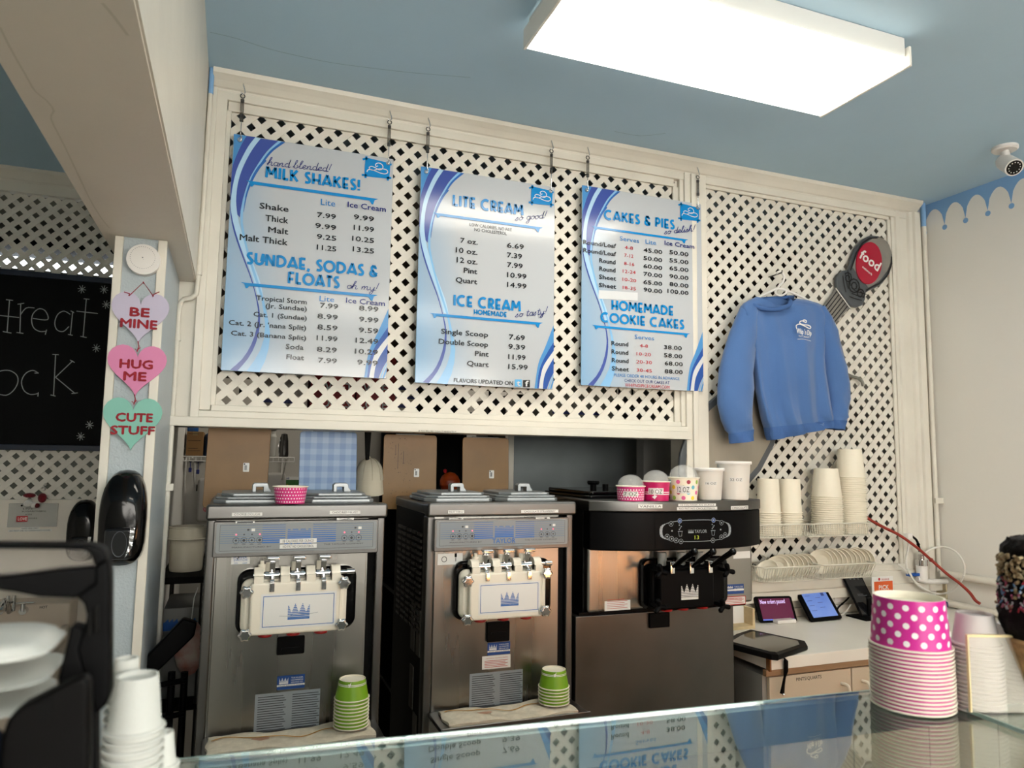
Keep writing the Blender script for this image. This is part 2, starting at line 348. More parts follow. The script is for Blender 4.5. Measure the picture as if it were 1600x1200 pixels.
# ---------------------------------------------------------------- lattices: every lath its own piece
def clip(poly, x0, x1, z0, z1):
    for ax, lim, sg in ((0, x0, 1), (0, x1, -1), (1, z0, 1), (1, z1, -1)):
        o = []
        for i in range(len(poly)):
            a, b = poly[i], poly[(i + 1) % len(poly)]; da = (a[ax] - lim) * sg; db = (b[ax] - lim) * sg
            if da >= 0: o.append(a)
            if da * db < 0:
                t = da / (da - db); o.append((a[0] + (b[0] - a[0]) * t, a[1] + (b[1] - a[1]) * t))
        poly = o
        if len(poly) < 3: return []
    return poly
def lattice(nm, x0, x1, z0, z1, Y, hx, hz, P, lw=.0262):
    root = bpy.data.objects.new(nm, None); COL.objects.link(root); L = Vector(((x0 + x1) / 2, Y, z0)); root.location = L; root['kind'] = 'structure'
    for dr in (1, -1):
        c0 = hx + dr * hz + .5 * P; lo = x0 + min(dr * z0, dr * z1); hi = x1 + max(dr * z0, dr * z1)
        m = math.floor((lo - c0) / P) - 1
        while c0 + m * P < hi + P:
            c = c0 + m * P; m += 1
            # line x + dr*z = c ; direction (1,-dr)
            hw = lw / 2 * math.sqrt(2); za, zb = z0 - .1, z1 + .1
            poly = clip([(c - dr * za - hw, za), (c - dr * za + hw, za), (c - dr * zb + hw, zb), (c - dr * zb - hw, zb)], x0, x1, z0, z1)
            if len(poly) < 3: continue
            ya = Y if dr == -1 else Y + .0028
            o = mk('lath', MB().prism(poly, ya, ya + .0040), M['lath'], L, root, L)
    return root
LP = .072
lattice('lattice_panel', -.075, 1.935, 1.855, 3.04, 0.0, 0.0, 1.90, LP)
lattice('lattice_panel', 2.07, 3.285, 1.17, 3.05, 0.0, 2.671, 2.942, .0733, .0275)
lattice('lattice_panel', -2.2, -.27, 1.45, 3.03, 1.40, -.896, 2.973, LP)
# frames
F = Thing('trim_frame', (.95, 0, 1.8), 'x', 'x'); F.o['kind'] = 'structure'
for k in ('label', 'category'): del F.o[k]
def board(nm, x0, x1, yf, yb, z0, z1, bev=.003): F.part(nm, MB().box(x0, x1, yf, yb, z0, z1), M['paint'], bevel=bev)
# crown moulding along the ceiling
cr = [(.0, 3.055), (-.022, 3.055), (-.026, 3.064), (-.034, 3.068), (-.05, 3.085), (-.066, 3.098), (-.072, 3.102), (-.076, 3.119), (.0, 3.119)]
F.part('crown_moulding', MB().prismx(cr, -.105, 3.445), M['paint'])
board('top_board', -.095, 3.44, -.026, .03, 3.024, 3.056)
board('top_stop', -.05, 1.91, -.014, -.001, 2.988, 3.026)
board('top_stop', 2.075, 3.262, -.014, -.001, 3.008, 3.026)
# left jamb
board('jamb_outer', -.118, -.088, -.042, .05, 1.80, 3.06)
board('jamb_casing', -.09, -.052, -.026, .03, 1.86, 3.03)
board('stop_left', -.056, -.036, -.012, -.001, 1.878, 2.99)
# sill beam under the left lattice
board('sill_beam', -.20, 1.965, -.055, .10, 1.800, 1.834)
board('sill_step', -.09, 1.955, -.042, .05, 1.834, 1.858)
board('sill_stop', -.05, 1.93, -.028, -.001, 1.858, 1.880)
m = MB(); ptext(m, 'IF YOU SPILL MIX CLEAN IT IMMEDIATELY!', (654, 675), (712.5, 676), 2.8, -.0555, 0); F.part('sill_lettering', m, M['ink'])
# divider post
board('stop_divider', 1.905, 1.935, -.012, -.001, 1.88, 2.99)
board('divider_post', 1.955, 2.075, -.034, .10, 0.0, 3.06)
board('divider_ridge', 1.985, 2.012, -.046, -.034, 0.9, 3.055)
board('divider_side', 1.935, 1.958, -.022, .05, 1.86, 3.03)
board('divider_side', 2.072, 2.082, -.018, -.001, 1.06, 3.03)
# right casing, moulded
board('stop_right', 3.252, 3.272, -.012, -.001, 1.195, 3.01)
cas = [(3.270, -.018), (3.290, -.018), (3.296, -.026), (3.318, -.030), (3.324, -.022), (3.372, -.024), (3.380, -.036), (3.398, -.040), (3.404, -.052), (3.438, -.056), (3.444, -.05), (3.444, .05), (3.270, .05)]
F.part('casing_right', MB().prismz(list(reversed(cas)), 1.06, 3.06), M['paint'])
board('bottom_stop', 2.08, 3.27, -.020, -.001, 1.165, 1.197)
board('ledge_board', 2.06, 3.46, -.030, .05, 1.10, 1.166)
board('ledge_board', 2.06, 3.50, -.045, .05, 1.055, 1.102)
# alcove frame
G = Thing('trim_alcove', (-1.2, 1.4, 1.4), 'x', 'x'); G.o['kind'] = 'structure'
for k in ('label', 'category'): del G.o[k]
G.part('crown_moulding', MB().prismx([(y + 1.40, z) for y, z in cr], -3.1, -.26), M['paint'])
G.part('top_board', MB().box(-3.1, -.26, 1.376, 1.43, 3.005, 3.056), M['paint'], bevel=.003)
struct('wall_alcove_lower', MB().box(-3.1, -.26, 1.385, 1.45, 0, 1.465), mat('cream alcove panel', '#ded7cb', 0.4, var=0.03))
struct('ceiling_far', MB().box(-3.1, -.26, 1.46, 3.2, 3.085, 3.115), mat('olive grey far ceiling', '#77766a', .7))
struct('wall_alcove_side', MB().box(-.265, -.255, 1.38, 3.2, 0, ZC), M['wall'])
# hairline cracks in the paint of the ceiling and of the beam
m = MB()
for pts in (((328, 50), (370, 60), (420, 76), (470, 88), (520, 98), (580, 106), (640, 113), (700, 118), (735, 121)), ((960, 205), (1000, 212), (1040, 208)), ((1330, 118), (1352, 104), (1368, 98))):
    stroke(m, smooth([onZ(x, y, ZC) for x, y in pts], 3), .004, 0, N=(0, 0, -1), d=.0006)
struct('trim_ceiling_crack', m, mat('darker blue crack', '#93aebf', .7))
m = MB(); stroke(m, smooth([onZ(x, y, 2.32) for x, y in ((0, 42), (18, 78), (42, 120), (55, 142), (72, 156), (84, 172), (80, 186), (98, 222), (120, 268), (140, 310), (158, 340), (171, 356))], 3), .0035, 0, N=(0, 0, -1), d=.0006); stroke(m, [onZ(x, y, 2.32) for x, y in ((160, 4), (180, 28), (200, 55))], .005, 0, N=(0, 0, -1), d=.0006)
struct('trim_beam_crack', m, mat('pale beam crack', '#cfc8ba', .6))
# pipes
def pipe(label, pts, r, blue_from=None):
    t = Thing('conduit_pipe', (pts[-1][0], pts[-1][1], pts[-1][2]), label, 'pipe'); t.part('pipe', MB().tube(pts, r, 12), M['paint']); return t
xl = -.108; pl = [(xl - .002, -.055, 3.119), (xl - .006, -.055, 2.36), (xl - .01, -.055, 2.27), (xl - .025, -.055, 2.255), (xl - .05, -.05, 2.25), (xl - .062, -.045, 2.235), (xl - .064, -.045, 2.2), (xl - .064, -.045, 0.02)]
t = pipe('white conduit pipe with a jog running down beside the post on the left', pl, .0085)
t.part('pipe_collar', MB().cyl((xl - .008, -.055, 2.34), (xl - .008, -.055, 2.375), .0125, n=14), M['paint'])
t.part('pipe_collar', MB().cyl((xl - .064, -.045, 2.10), (xl - .064, -.045, 2.125), .0125, n=14), M['paint'])
t.part('pipe_strap', MB().box(xl - .082, xl - .046, -.058, -.036, 1.575, 1.60), M['paint'], bevel=.002)
t.part('blue_section', MB().cyl((xl - .002, -.055, 3.02), (xl - .002, -.055, 3.119), .0089, n=14), M['blue'], label='blue painted top section')
t = pipe('white conduit pipe running down the right corner to the strap', [(3.482, -.04, 3.119), (3.482, -.04, 1.15)], .013)
t.part('blue_section', MB().cyl((3.482, -.04, 2.99), (3.482, -.04, 3.119), .0134, n=14), M['blue'], label='blue painted top section')
t.part('pipe_strap', MB().box(3.462, 3.519, -.058, -.03, 1.50, 1.53), M['paint'], bevel=.002)
for i, (z, a, b) in enumerate(((1.145, 'upper', .018), (1.0, 'lower', .017))):
    t = pipe('%s of the two thick white pipes running level along the right wall' % a, [(3.485, YF + .1, z - .02), (3.485, -.09, z), (3.47, -.062, z)], b)
# ---------------------------------------------------------------- ceiling lamps
def ceiling_lamp(cx, cy, label, lx=1.22, ly=.40):
    t = Thing('ceiling_lamp', (cx, cy, ZC), label, 'lamp', 'ceiling lamps')
    x0, x1, y0, y1 = cx - lx / 2, cx + lx / 2, cy - ly / 2, cy + ly / 2
    t.part('housing', MB().box(x0 + .01, x1 - .01, y0 + .012, y1 - .012, 3.045, 3.119), mat('lamp housing white', '#d8d8d4', 0.4), bevel=.003)
    dm = mat('ribbed prismatic lamp diffuser', '#fff8ea', 0.4, emit=LAMP)
    if not any(n.type == 'TEX_WAVE' for n in dm.node_tree.nodes):
        nt = dm.node_tree; b = nt.nodes['Principled BSDF']; tc = nt.nodes.new('ShaderNodeTexCoord'); sx = nt.nodes.new('ShaderNodeSeparateXYZ'); nt.links.new(tc.outputs['Object'], sx.inputs[0])
        # two tubes inside: brighter along two lines across the width
        m1 = nt.nodes.new('ShaderNodeMath'); m1.operation = 'MULTIPLY'; m1.inputs[1].default_value = 2 * PI / (ly / 2); nt.links.new(sx.outputs['Y'], m1.inputs[0])
        m2 = nt.nodes.new('ShaderNodeMath'); m2.operation = 'COSINE'; nt.links.new(m1.outputs[0], m2.inputs[0])
        mr = nt.nodes.new('ShaderNodeMapRange'); mr.inputs[1].default_value = 1; mr.inputs[2].default_value = -1; mr.inputs[3].default_value = LAMP * .18; mr.inputs[4].default_value = LAMP; nt.links.new(m2.outputs[0], mr.inputs[0])
        wv = nt.nodes.new('ShaderNodeTexWave'); wv.inputs['Scale'].default_value = 90; nt.links.new(tc.outputs['Object'], wv.inputs['Vector'])
        m3 = nt.nodes.new('ShaderNodeMath'); m3.operation = 'MULTIPLY'; ad = nt.nodes.new('ShaderNodeMapRange'); ad.inputs[3].default_value = .8; nt.links.new(wv.outputs['Fac'], ad.inputs[0])
        nt.links.new(mr.outputs[0], m3.inputs[0]); nt.links.new(ad.outputs[0], m3.inputs[1]); nt.links.new(m3.outputs[0], b.inputs['Emission Strength'])
    t.part('diffuser', MB().box(x0 + .006, x1 - .006, y0 + .004, y1 - .004, 3.020, 3.044), dm)
    for xa, xb in ((x0 - .004, x0 + .006), (x1 - .006, x1 + .004)):
        t.part('end_plate', MB().box(xa, xb, y0, y1, 3.016, 3.085), mat('lamp end plate', '#e6e4dc', 0.3), bevel=.002)
    return t
ceiling_lamp(1.455, -.97, 'wide rectangular fluorescent ceiling lamp glowing white in front of the lattice wall')
ceiling_lamp(1.2, -3.7, 'second ceiling lamp behind the camera')
# lamp seen through the holes of the alcove lattice
t = Thing('tube_lamp', (-1.2, 2.4, 2.78), 'bright tube lamp glimpsed through the lattice above the blackboard', 'lamp')
t.part('light_hood', MB().box(-2.4, -.5, 2.10, 2.70, 2.91, 2.95), M['blackm'])  # unseen hood, widened to keep the tube light off the far ceiling
t.part('tube', MB().cyl((-2.35, 2.37, 2.87), (-.55, 2.37, 2.87), .03).cyl((-2.35, 2.43, 2.87), (-.55, 2.43, 2.87), .03), mat('bright fluorescent tube', '#f4fbff', 0.4, emit=5))
# ---------------------------------------------------------------- security camera on the ceiling
c = onZ(1570, 230, ZC); t = Thing('security_camera', (c.x, c.y, ZC), 'small white bullet security camera on the ceiling near the right wall', 'camera')
t.part('base_plate', MB().lathe([(.001, ZC), (.052, ZC), (.052, ZC - .012), (.046, ZC - .018), (.001, ZC - .018)], (c.x, c.y, 0), 24), M['wplast2'])
t.part('neck', MB().cyl((c.x, c.y, ZC - .018), (c.x + .005, c.y - .004, ZC - .05), .016), M['wplast2'])
dv = Vector((-.3, -.62, -.55)).normalized(); b0 = Vector((c.x + .012, c.y + .012, ZC - .062)); b1 = b0 + dv * .085
t.part('camera_body', MB().sphere(b0, .036, 14).cyl(b0, b1, .036, .038, n=20), M['wplast2'])
t.part('lens_face', MB().cyl(b1 - dv * .003, b1 + dv * .002, .032, n=20), M['blackg'])
lm = MB()
a = dv.orthogonal().normalized(); q = dv.cross(a)
for k in range(12): p = b1 + (a * math.cos(k * PI / 6) + q * math.sin(k * PI / 6)) * .023 + dv * .002; lm.sphere(p, .0028, 6)
t.part('infrared_leds', lm, M['wplast2'])
# ================================================================ MENU SIGNS
YS = -.045
S1c = [onY(x, y, YS) for x, y in ((363, 209), (611, 247), (347, 579), (608, 592))]
S2c = [onY(x, y, YS) for x, y in ((655, 259), (864.5, 292), (651, 599), (867.5, 608))]
S3c = [onY(x, y, YS) for x, y in ((908, 290), (1097.5, 318), (909.5, 603), (1097, 611))]
def rect(c): return ((c[0].x + c[2].x) / 2, (c[1].x + c[3].x) / 2, (c[2].z + c[3].z) / 2, (c[0].z + c[1].z) / 2)
R1, R2, R3 = rect(S1c), rect(S2c), rect(S3c)
c0, c1, c2, c3 = S1c
def uv1(x, y):   # pixel on the first sign -> (u,v)
    p = onY(x, y, YS); v = (R1[3] - p.z) / (R1[3] - R1[2]); v = min(max(v, 0), 1)
    xl = c0.x + (c2.x - c0.x) * v; xr = c1.x + (c3.x - c1.x) * v; return min(max((p.x - xl) / (xr - xl), 0), 1), v
bluegrad = bpy.data.materials.new('printed menu board, white shading to pale blue'); bluegrad.use_nodes = True
nt = bluegrad.node_tree; b = nt.nodes['Principled BSDF']; b.inputs['Roughness'].default_value = .13; b.inputs['Specular IOR Level'].default_value = .5
tc = nt.nodes.new('ShaderNodeTexCoord'); sx = nt.nodes.new('ShaderNodeSeparateXYZ'); nt.links.new(tc.outputs['Generated'], sx.inputs[0])
ad = nt.nodes.new('ShaderNodeMath'); ad.operation = 'MULTIPLY_ADD'; ad.inputs[1].default_value = .28; nt.links.new(sx.outputs['Z'], ad.inputs[0]); nt.links.new(sx.outputs['X'], ad.inputs[2])
rp = nt.nodes.new('ShaderNodeValToRGB'); rp.color_ramp.elements[0].color = lin('#7fa6c8'); rp.color_ramp.elements[0].position = .03; rp.color_ramp.elements[1].color = lin('#b2b7bc'); rp.color_ramp.elements[1].position = .48
nt.links.new(ad.outputs[0], rp.inputs[0]); nt.links.new(rp.outputs[0], b.inputs['Base Color'])
n2 = nt.nodes.new('ShaderNodeTexNoise'); n2.inputs['Scale'].default_value = 14; n2.inputs['Detail'].default_value = 4; nt.links.new(tc.outputs['Object'], n2.inputs['Vector'])
bb = nt.nodes.new('ShaderNodeBump'); bb.inputs['Strength'].default_value = .12; bb.inputs['Distance'].default_value = .003; nt.links.new(n2.outputs['Fac'], bb.inputs['Height']); nt.links.new(bb.outputs[0], b.inputs['Normal'])
IK = {k: mat('print ' + k, v, .15) for k, v in dict(mid='#4a8ac4', indigo='#3c4f99', pale='#a6c9e4', line='#7fb2dc', dark='#2e61a8', deep='#1d4c9c', black='#0b0b0d', head='#0f7fc2', navy='#1b2570', red='#b51f2b', lite='#1f74b8', tw='#5aa9dc', white='#ccd0d3').items()}
IKL = list(IK.values()); IX = {k: i for i, k in enumerate(IK)}
bands = [
 ('mid', [(363, 209), (363, 232), (362, 250), (361, 268)], [(383, 212), (375, 226), (368, 242), (361.5, 268)]),
 ('indigo', [(383, 212), (375, 226), (368, 242), (361.5, 262), (359, 290), (358, 312)], [(396.5, 214), (386, 228), (376, 247), (368, 266), (362.5, 290), (359.5, 312)]),
 ('pale', [(396.5, 214), (386, 228), (376, 247), (368, 266), (362.5, 290), (360, 315), (361, 340), (366, 362), (375, 384), (386, 410), (396, 436), (403, 460)], [(405, 216), (393, 232), (382, 252), (374, 272), (369.5, 292), (368, 315), (371, 340), (377, 362), (386, 386), (396, 412), (407, 440), (412, 462)]),
 ('indigo', [(405, 216), (393, 232), (382, 252), (374, 272), (369.5, 292), (368, 315), (370, 335)], [(432, 220), (415, 236), (400, 258), (388, 280), (380, 305), (376, 325), (374, 340)]),
 ('line', [(432, 220), (415, 236), (400, 258), (388, 280), (380, 305), (375.5, 325), (375, 350), (383, 385), (395, 425), (408, 462), (415, 500), (416, 520), (411, 542), (402, 560), (388, 580)], [(437.5, 221), (419, 236), (403.5, 258), (391, 280), (383, 305), (379, 327), (379, 350), (387, 388), (400, 428), (412, 464), (420.5, 500), (424, 520), (422, 545), (416, 566), (408, 583)]),
 ('dark', [(437.5, 221), (419, 236), (403.5, 258), (391, 280), (383, 305), (379.5, 330)], [(443, 222), (423, 237), (407, 258), (393.5, 281), (385, 305), (380, 332)]),
 ('dark', [(412, 249), (402, 259), (392, 276), (385, 296), (382, 308)], [(414.5, 251), (405, 262), (395, 279), (387, 298), (383, 310)]),
 ('indigo', [(357.8, 320), (361, 346), (368, 372), (379, 402), (391, 432), (399.5, 460), (404, 482), (404.5, 502), (400, 524), (392, 544), (380, 562), (362, 578)], [(358.4, 318), (363, 345), (370.5, 371), (381, 401), (392.5, 431), (401, 460), (406.5, 482), (408, 502), (405.5, 524), (398, 546), (388, 563), (373, 580)]),
 ('mid', [(608.5, 482), (592.5, 520), (580, 547.5), (572.7, 590)], [(608.5, 511), (590, 540), (581, 562), (577.5, 590)]),
 ('deep', [(608.5, 511), (590, 540), (581, 562), (577.5, 590)], [(608.5, 526), (590, 551), (584, 570), (580.6, 590)]),
 ('white', [(608.5, 526), (590, 551), (584, 570), (580.6, 590)], [(608.5, 538), (595, 560), (590, 574), (588, 591)]),
 ('deep', [(608.5, 538), (595, 560), (590, 574), (588, 591)], [(608.5, 564), (601, 577), (595.6, 591)]),
 ('line', [(608.5, 566), (602, 578), (597.5, 591)], [(608.5, 570), (603.5, 580), (600, 591.5)]),
 ('mid', [(608.5, 573), (604.5, 582), (601.5, 591.5)], [(608.5, 580), (606, 586), (604, 591.5)]),
]
def res_curve(p, n=20):
    P = smooth([(u, v, 0) for u, v in p], 8); L = [0]
    for i in range(1, len(P)): L.append(L[-1] + (P[i] - P[i - 1]).length)
    o = []; j = 0
    for k in range(n + 1):
        t = L[-1] * k / n
        while j < len(L) - 2 and L[j + 1] < t: j += 1
        f = (t - L[j]) / max(1e-9, L[j + 1] - L[j]); o.append(P[j].lerp(P[j + 1], min(1, f)))
    return o
BAND = [(k, res_curve([uv1(*q) for q in a]), res_curve([uv1(*q) for q in c])) for k, a, c in bands]
logo_rect = [uv1(*q) for q in ((567, 249), (606, 255.5), (604.6, 279.5), (567, 273.5))]
logo_bars = [[(563, 249), (568, 247.5), (608, 257)], [(562, 273), (575, 274.5), (608, 278)], [(569, 244), (568, 262), (568, 278)], [(604.5, 252), (604, 268), (602.5, 282)]]
swirl = [(570, 268.5), (571.5, 265.3), (576, 264.8), (583, 267), (591, 270.3), (598, 271.5), (602, 269.5), (600.5, 265.5), (594, 263.6), (586, 264.2), (580, 266), (575, 264.5), (573.5, 261.5), (577, 259.8), (583, 262), (589, 265.2), (593.8, 263.5), (594.5, 259.5), (591.5, 255.8), (587, 254.5), (583.2, 256.5), (584, 259.8), (587, 259)]
def sign(R, label, heads, bars, hands, rows, extra=None):
    x0, x1, z0, z1 = R; W_, H_ = x1 - x0, z1 - z0
    t = Thing('menu_board', ((x0 + x1) / 2, YS, z0), label, 'menu board', 'hanging menu boards')
    t.part('panel', MB().rbox(x0, x1, YS, YS + .005, z0, z1, .004), bluegrad)
    uv = lambda u, v, d: Vector((x0 + u * W_, YS - d, z1 - v * H_))
    sw = MB()
    for i, (k, A, B) in enumerate(BAND):
        n = len(A); d = .0003 + .00012 * i
        vs = [uv(p.x, p.y, d) for p in A] + [uv(p.x, p.y, d) for p in B]
        sw.add(vs, [(j, j + 1, n + j + 1, n + j) for j in range(n - 1)], IX[k])
    t.part('wave_graphic', sw, IKL)
    lg = MB(); lg.add([uv(u, v, .0022) for u, v in logo_rect], [(0, 1, 2, 3)], IX['head'])
    for bpts in logo_bars: stroke(lg, [uv(*uv1(*q), .0022) for q in bpts], .0085, IX['head'], d=.0001)
    stroke(lg, smooth([uv(*uv1(*q), .0026) for q in swirl], 4), .0032, IX['white'], d=.0002)
    t.part('logo', lg, IKL)
    tx = MB()
    for s, a, b_, h, w_ in heads: psf(tx, s, DECO, a, b_, h, YS, w_, IX['head'], d=.003)
    for s, a, b_, h in hands: psf(tx, s, HAND, a, b_, h, YS, .95, IX['navy'], slant=.18, d=.0034, level=False)
    for a, b_, th in bars:
        A, B = onY(a[0], a[1], YS), onY(b_[0], b_[1], YS); z = (A.z + B.z) / 2; k = th / 340 * H_ * 1.0; A.z = B.z = z
        D = Vector((0, -.0028, 0)); X = Vector((1, 0, 0)); Z = Vector((0, 0, 1)); w_ = B.x - A.x
        pg = [A + Z * k * .5, A + X * .012 + Z * k * .1 , A + X * .018 - Z * k * 1.3, A + X * .024 - Z * k * 1.2, A + X * .03 - Z * k * .5, B - X * .035 - Z * k * .5, B - X * .026 - Z * k * 1.6, B - X * .02 - Z * k * 1.7, B - X * .014 - Z * k * .1, B + Z * k * .45, B - X * .03 + Z * k * .5, A + X * .03 + Z * k * .5]
        pg.reverse(); tx.add([p + D for p in pg], [tuple(range(len(pg)))], IX['head'])
    for s, a, b_, h, ink in rows: ptext(tx, s, a, b_, h, YS, IX[ink], .022 if (ink in ('black', 'navy', 'red') and h > 6) else 0, d=.0036)
    if extra: extra(tx, t)
    t.part('lettering', tx, IKL)
    for xx in (x0 + .022, x1 - .022):        # grommets
        t.part('grommet', MB().lathe([(.0045, .004), (.0085, .004), (.010, .0), (.0085, -.008), (.0045, -.008), (.0045, .004)], (xx, YS, z1 - .022), 14, axis='y'), M['chrome'])
    return t
B_, N_, L_, R_ = 'black', 'navy', 'lite', 'red'
def sq(s, x0, y0, x1, y1, h, k=B_): return (s, (x0, y0), (x1, y1), h, k)
sign(R1, 'large hanging menu board headed MILK SHAKES, leftmost of the three', [
  ('MILK SHAKES!', (414.5, 278), (562.5, 297.5), 17.5, 4.2), ('SUNDAE, SODAS &', (385, 412.5), (589.5, 432.5), 18, 4.2), ('FLOATS', (449.5, 443), (530, 450), 18, 4.2)],
 [((384, 286), (591, 312), 4.6), ((376, 445), (590, 462), 4.4)],
 [('hand blended!', (417.5, 258.5), (515, 269), 12.5), ('oh my!', (541, 451), (589, 454.5), 12)],
 [sq('Lite', 501, 321, 523.5, 322.5, 10, L_), sq('Ice Cream', 543, 324.5, 602.5, 331, 9, N_),
  sq('Shake', 405.5, 326, 450.5, 331.5, 9.5), sq('Thick', 414.5, 346, 450, 349, 10), sq('Malt', 419, 363.5, 450, 366.5, 9.5), sq('Malt Thick', 374.5, 376, 449, 383, 10),
  sq('7.99', 495.5, 340.5, 524.5, 342, 8), sq('9.99', 492.5, 357.5, 525, 359, 8), sq('9.25', 495, 374, 525, 376, 8), sq('11.25', 495, 391, 525, 392.5, 8),
  sq('9.99', 552.5, 344, 584, 345.5, 8), sq('11.99', 552.5, 360.5, 584, 362, 8), sq('10.25', 550, 377.5, 584, 379, 8), sq('13.25', 551, 394, 584, 395.5, 8),
  sq('Tropical Storm', 400.5, 469, 479, 476, 7.8), sq('(Jr. Sundae)', 415, 481, 479, 486.5, 7.5), sq('Cat. 1 (Sundae)', 396, 495, 479, 500, 7.5), sq("Cat. 2 (Jr. 'nana Split)", 357.5, 507.5, 478, 516, 7.8), sq('Cat. 3 (Banana Split)', 361, 524, 478, 531.5, 7.5), sq('Soda', 446.5, 545, 474, 547, 8), sq('Float', 447.5, 561, 474.5, 563, 8),
  sq('Lite', 499, 471, 522, 472, 9, L_), sq('Ice Cream', 540.5, 474, 601, 477.5, 8.5, N_),
  sq('7.99', 500, 481.5, 528, 482.5, 8), sq('8.99', 496, 498, 527.5, 499.5, 8), sq('8.59', 496, 515, 527, 516.5, 8), sq('11.99', 494.5, 532, 527, 533.5, 8), sq('8.29', 495, 549.5, 526, 551, 8), sq('7.99', 497, 566.5, 526, 568, 8),
  sq('8.99', 561, 485.5, 591, 487, 8), sq('9.99', 561, 503, 591, 504, 8), sq('9.59', 560.5, 519.5, 590.5, 521, 8), sq('12.49', 555.5, 536, 590.5, 537, 8), sq('10.29', 554.5, 553, 590, 554, 8), sq('9.99', 558, 570, 590, 571, 8)])
def soc(tx, t):
    def quad(x0, y0, x1, y1, k):
        P = [onY(x0, y1, YS), onY(x1, y1, YS), onY(x1, y0, YS), onY(x0, y0, YS)]; D = Vector((0, -.003, 0)); tx.add([p + D for p in P], [(0, 1, 2, 3)], IX[k])
    quad(804, 593, 814.8, 604, 'tw'); quad(817, 594, 827.5, 605, 'black')
    ptext(tx, 't', (807, 602.5), (812.5, 602.8), 9, YS, IX['white'], .04, d=.004); ptext(tx, 'f', (820, 603.5), (825.5, 603.8), 9, YS, IX['white'], .04, d=.004)
sign(R2, 'hanging menu board headed LITE CREAM, middle of the three', [
  ('LITE CREAM', (707, 321.5), (817, 336.5), 16.5, 4.0), ('ICE CREAM', (708, 478), (813, 486), 16.5, 4.0), ('HOMEMADE', (740, 491), (791.5, 495.5), 7.5, 1.9)],
 [((676.5, 334), (848, 358), 4.2), ((671, 491), (848, 506.5), 4.2)],
 [('so good!', (804.5, 345), (852, 341), 11), ('so tasty!', (804.5, 496), (853, 490.5), 11)],
 [sq('LOW CALORIES, NO FAT', 733.5, 354, 799.5, 361.5, 5.2), sq('NO CHOLESTEROL', 741, 361.5, 791.5, 367.5, 5.2),
  sq('7 oz.', 719, 380, 746, 382, 8), sq('10 oz.', 712, 395, 745.5, 398, 8.5), sq('12 oz.', 713.5, 410.5, 745.5, 413, 8.5), sq('Pint', 724.5, 426.5, 745, 428.5, 8.5), sq('Quart', 712, 441.5, 745, 444, 8.5),
  sq('6.69', 792, 388, 818, 389, 8), sq('7.39', 792, 403, 815, 404, 8), sq('7.99', 792, 418, 816, 419.5, 8), sq('10.99', 792, 434, 822, 435.5, 8), sq('14.99', 792, 449.5, 822, 450.5, 8),
  sq('Single Scoop', 689, 522, 762, 526.5, 8.2), sq('Double Scoop', 685.5, 537.5, 762, 542, 8.2), sq('Pint', 742, 556, 763, 557.5, 8.2), sq('Quart', 729.5, 571.5, 763, 573.5, 8.2),
  sq('7.69', 795, 530.5, 819.5, 531.5, 8), sq('9.39', 794, 545.5, 820, 546.5, 8), sq('11.99', 794, 561.5, 820.5, 562.5, 8), sq('15.99', 794, 576.5, 824, 578, 8),
  sq('FLAVORS UPDATED ON', 709, 597, 801, 602, 6.5)], soc)
def patch(tx, t):
    P = [onY(935, 467, YS), onY(996, 470, YS), onY(996, 457.5, YS), onY(935, 453.5, YS)]; D = Vector((0, -.0026, 0)); tx.add([p + D for p in P], [(0, 1, 2, 3)], IX['white'])
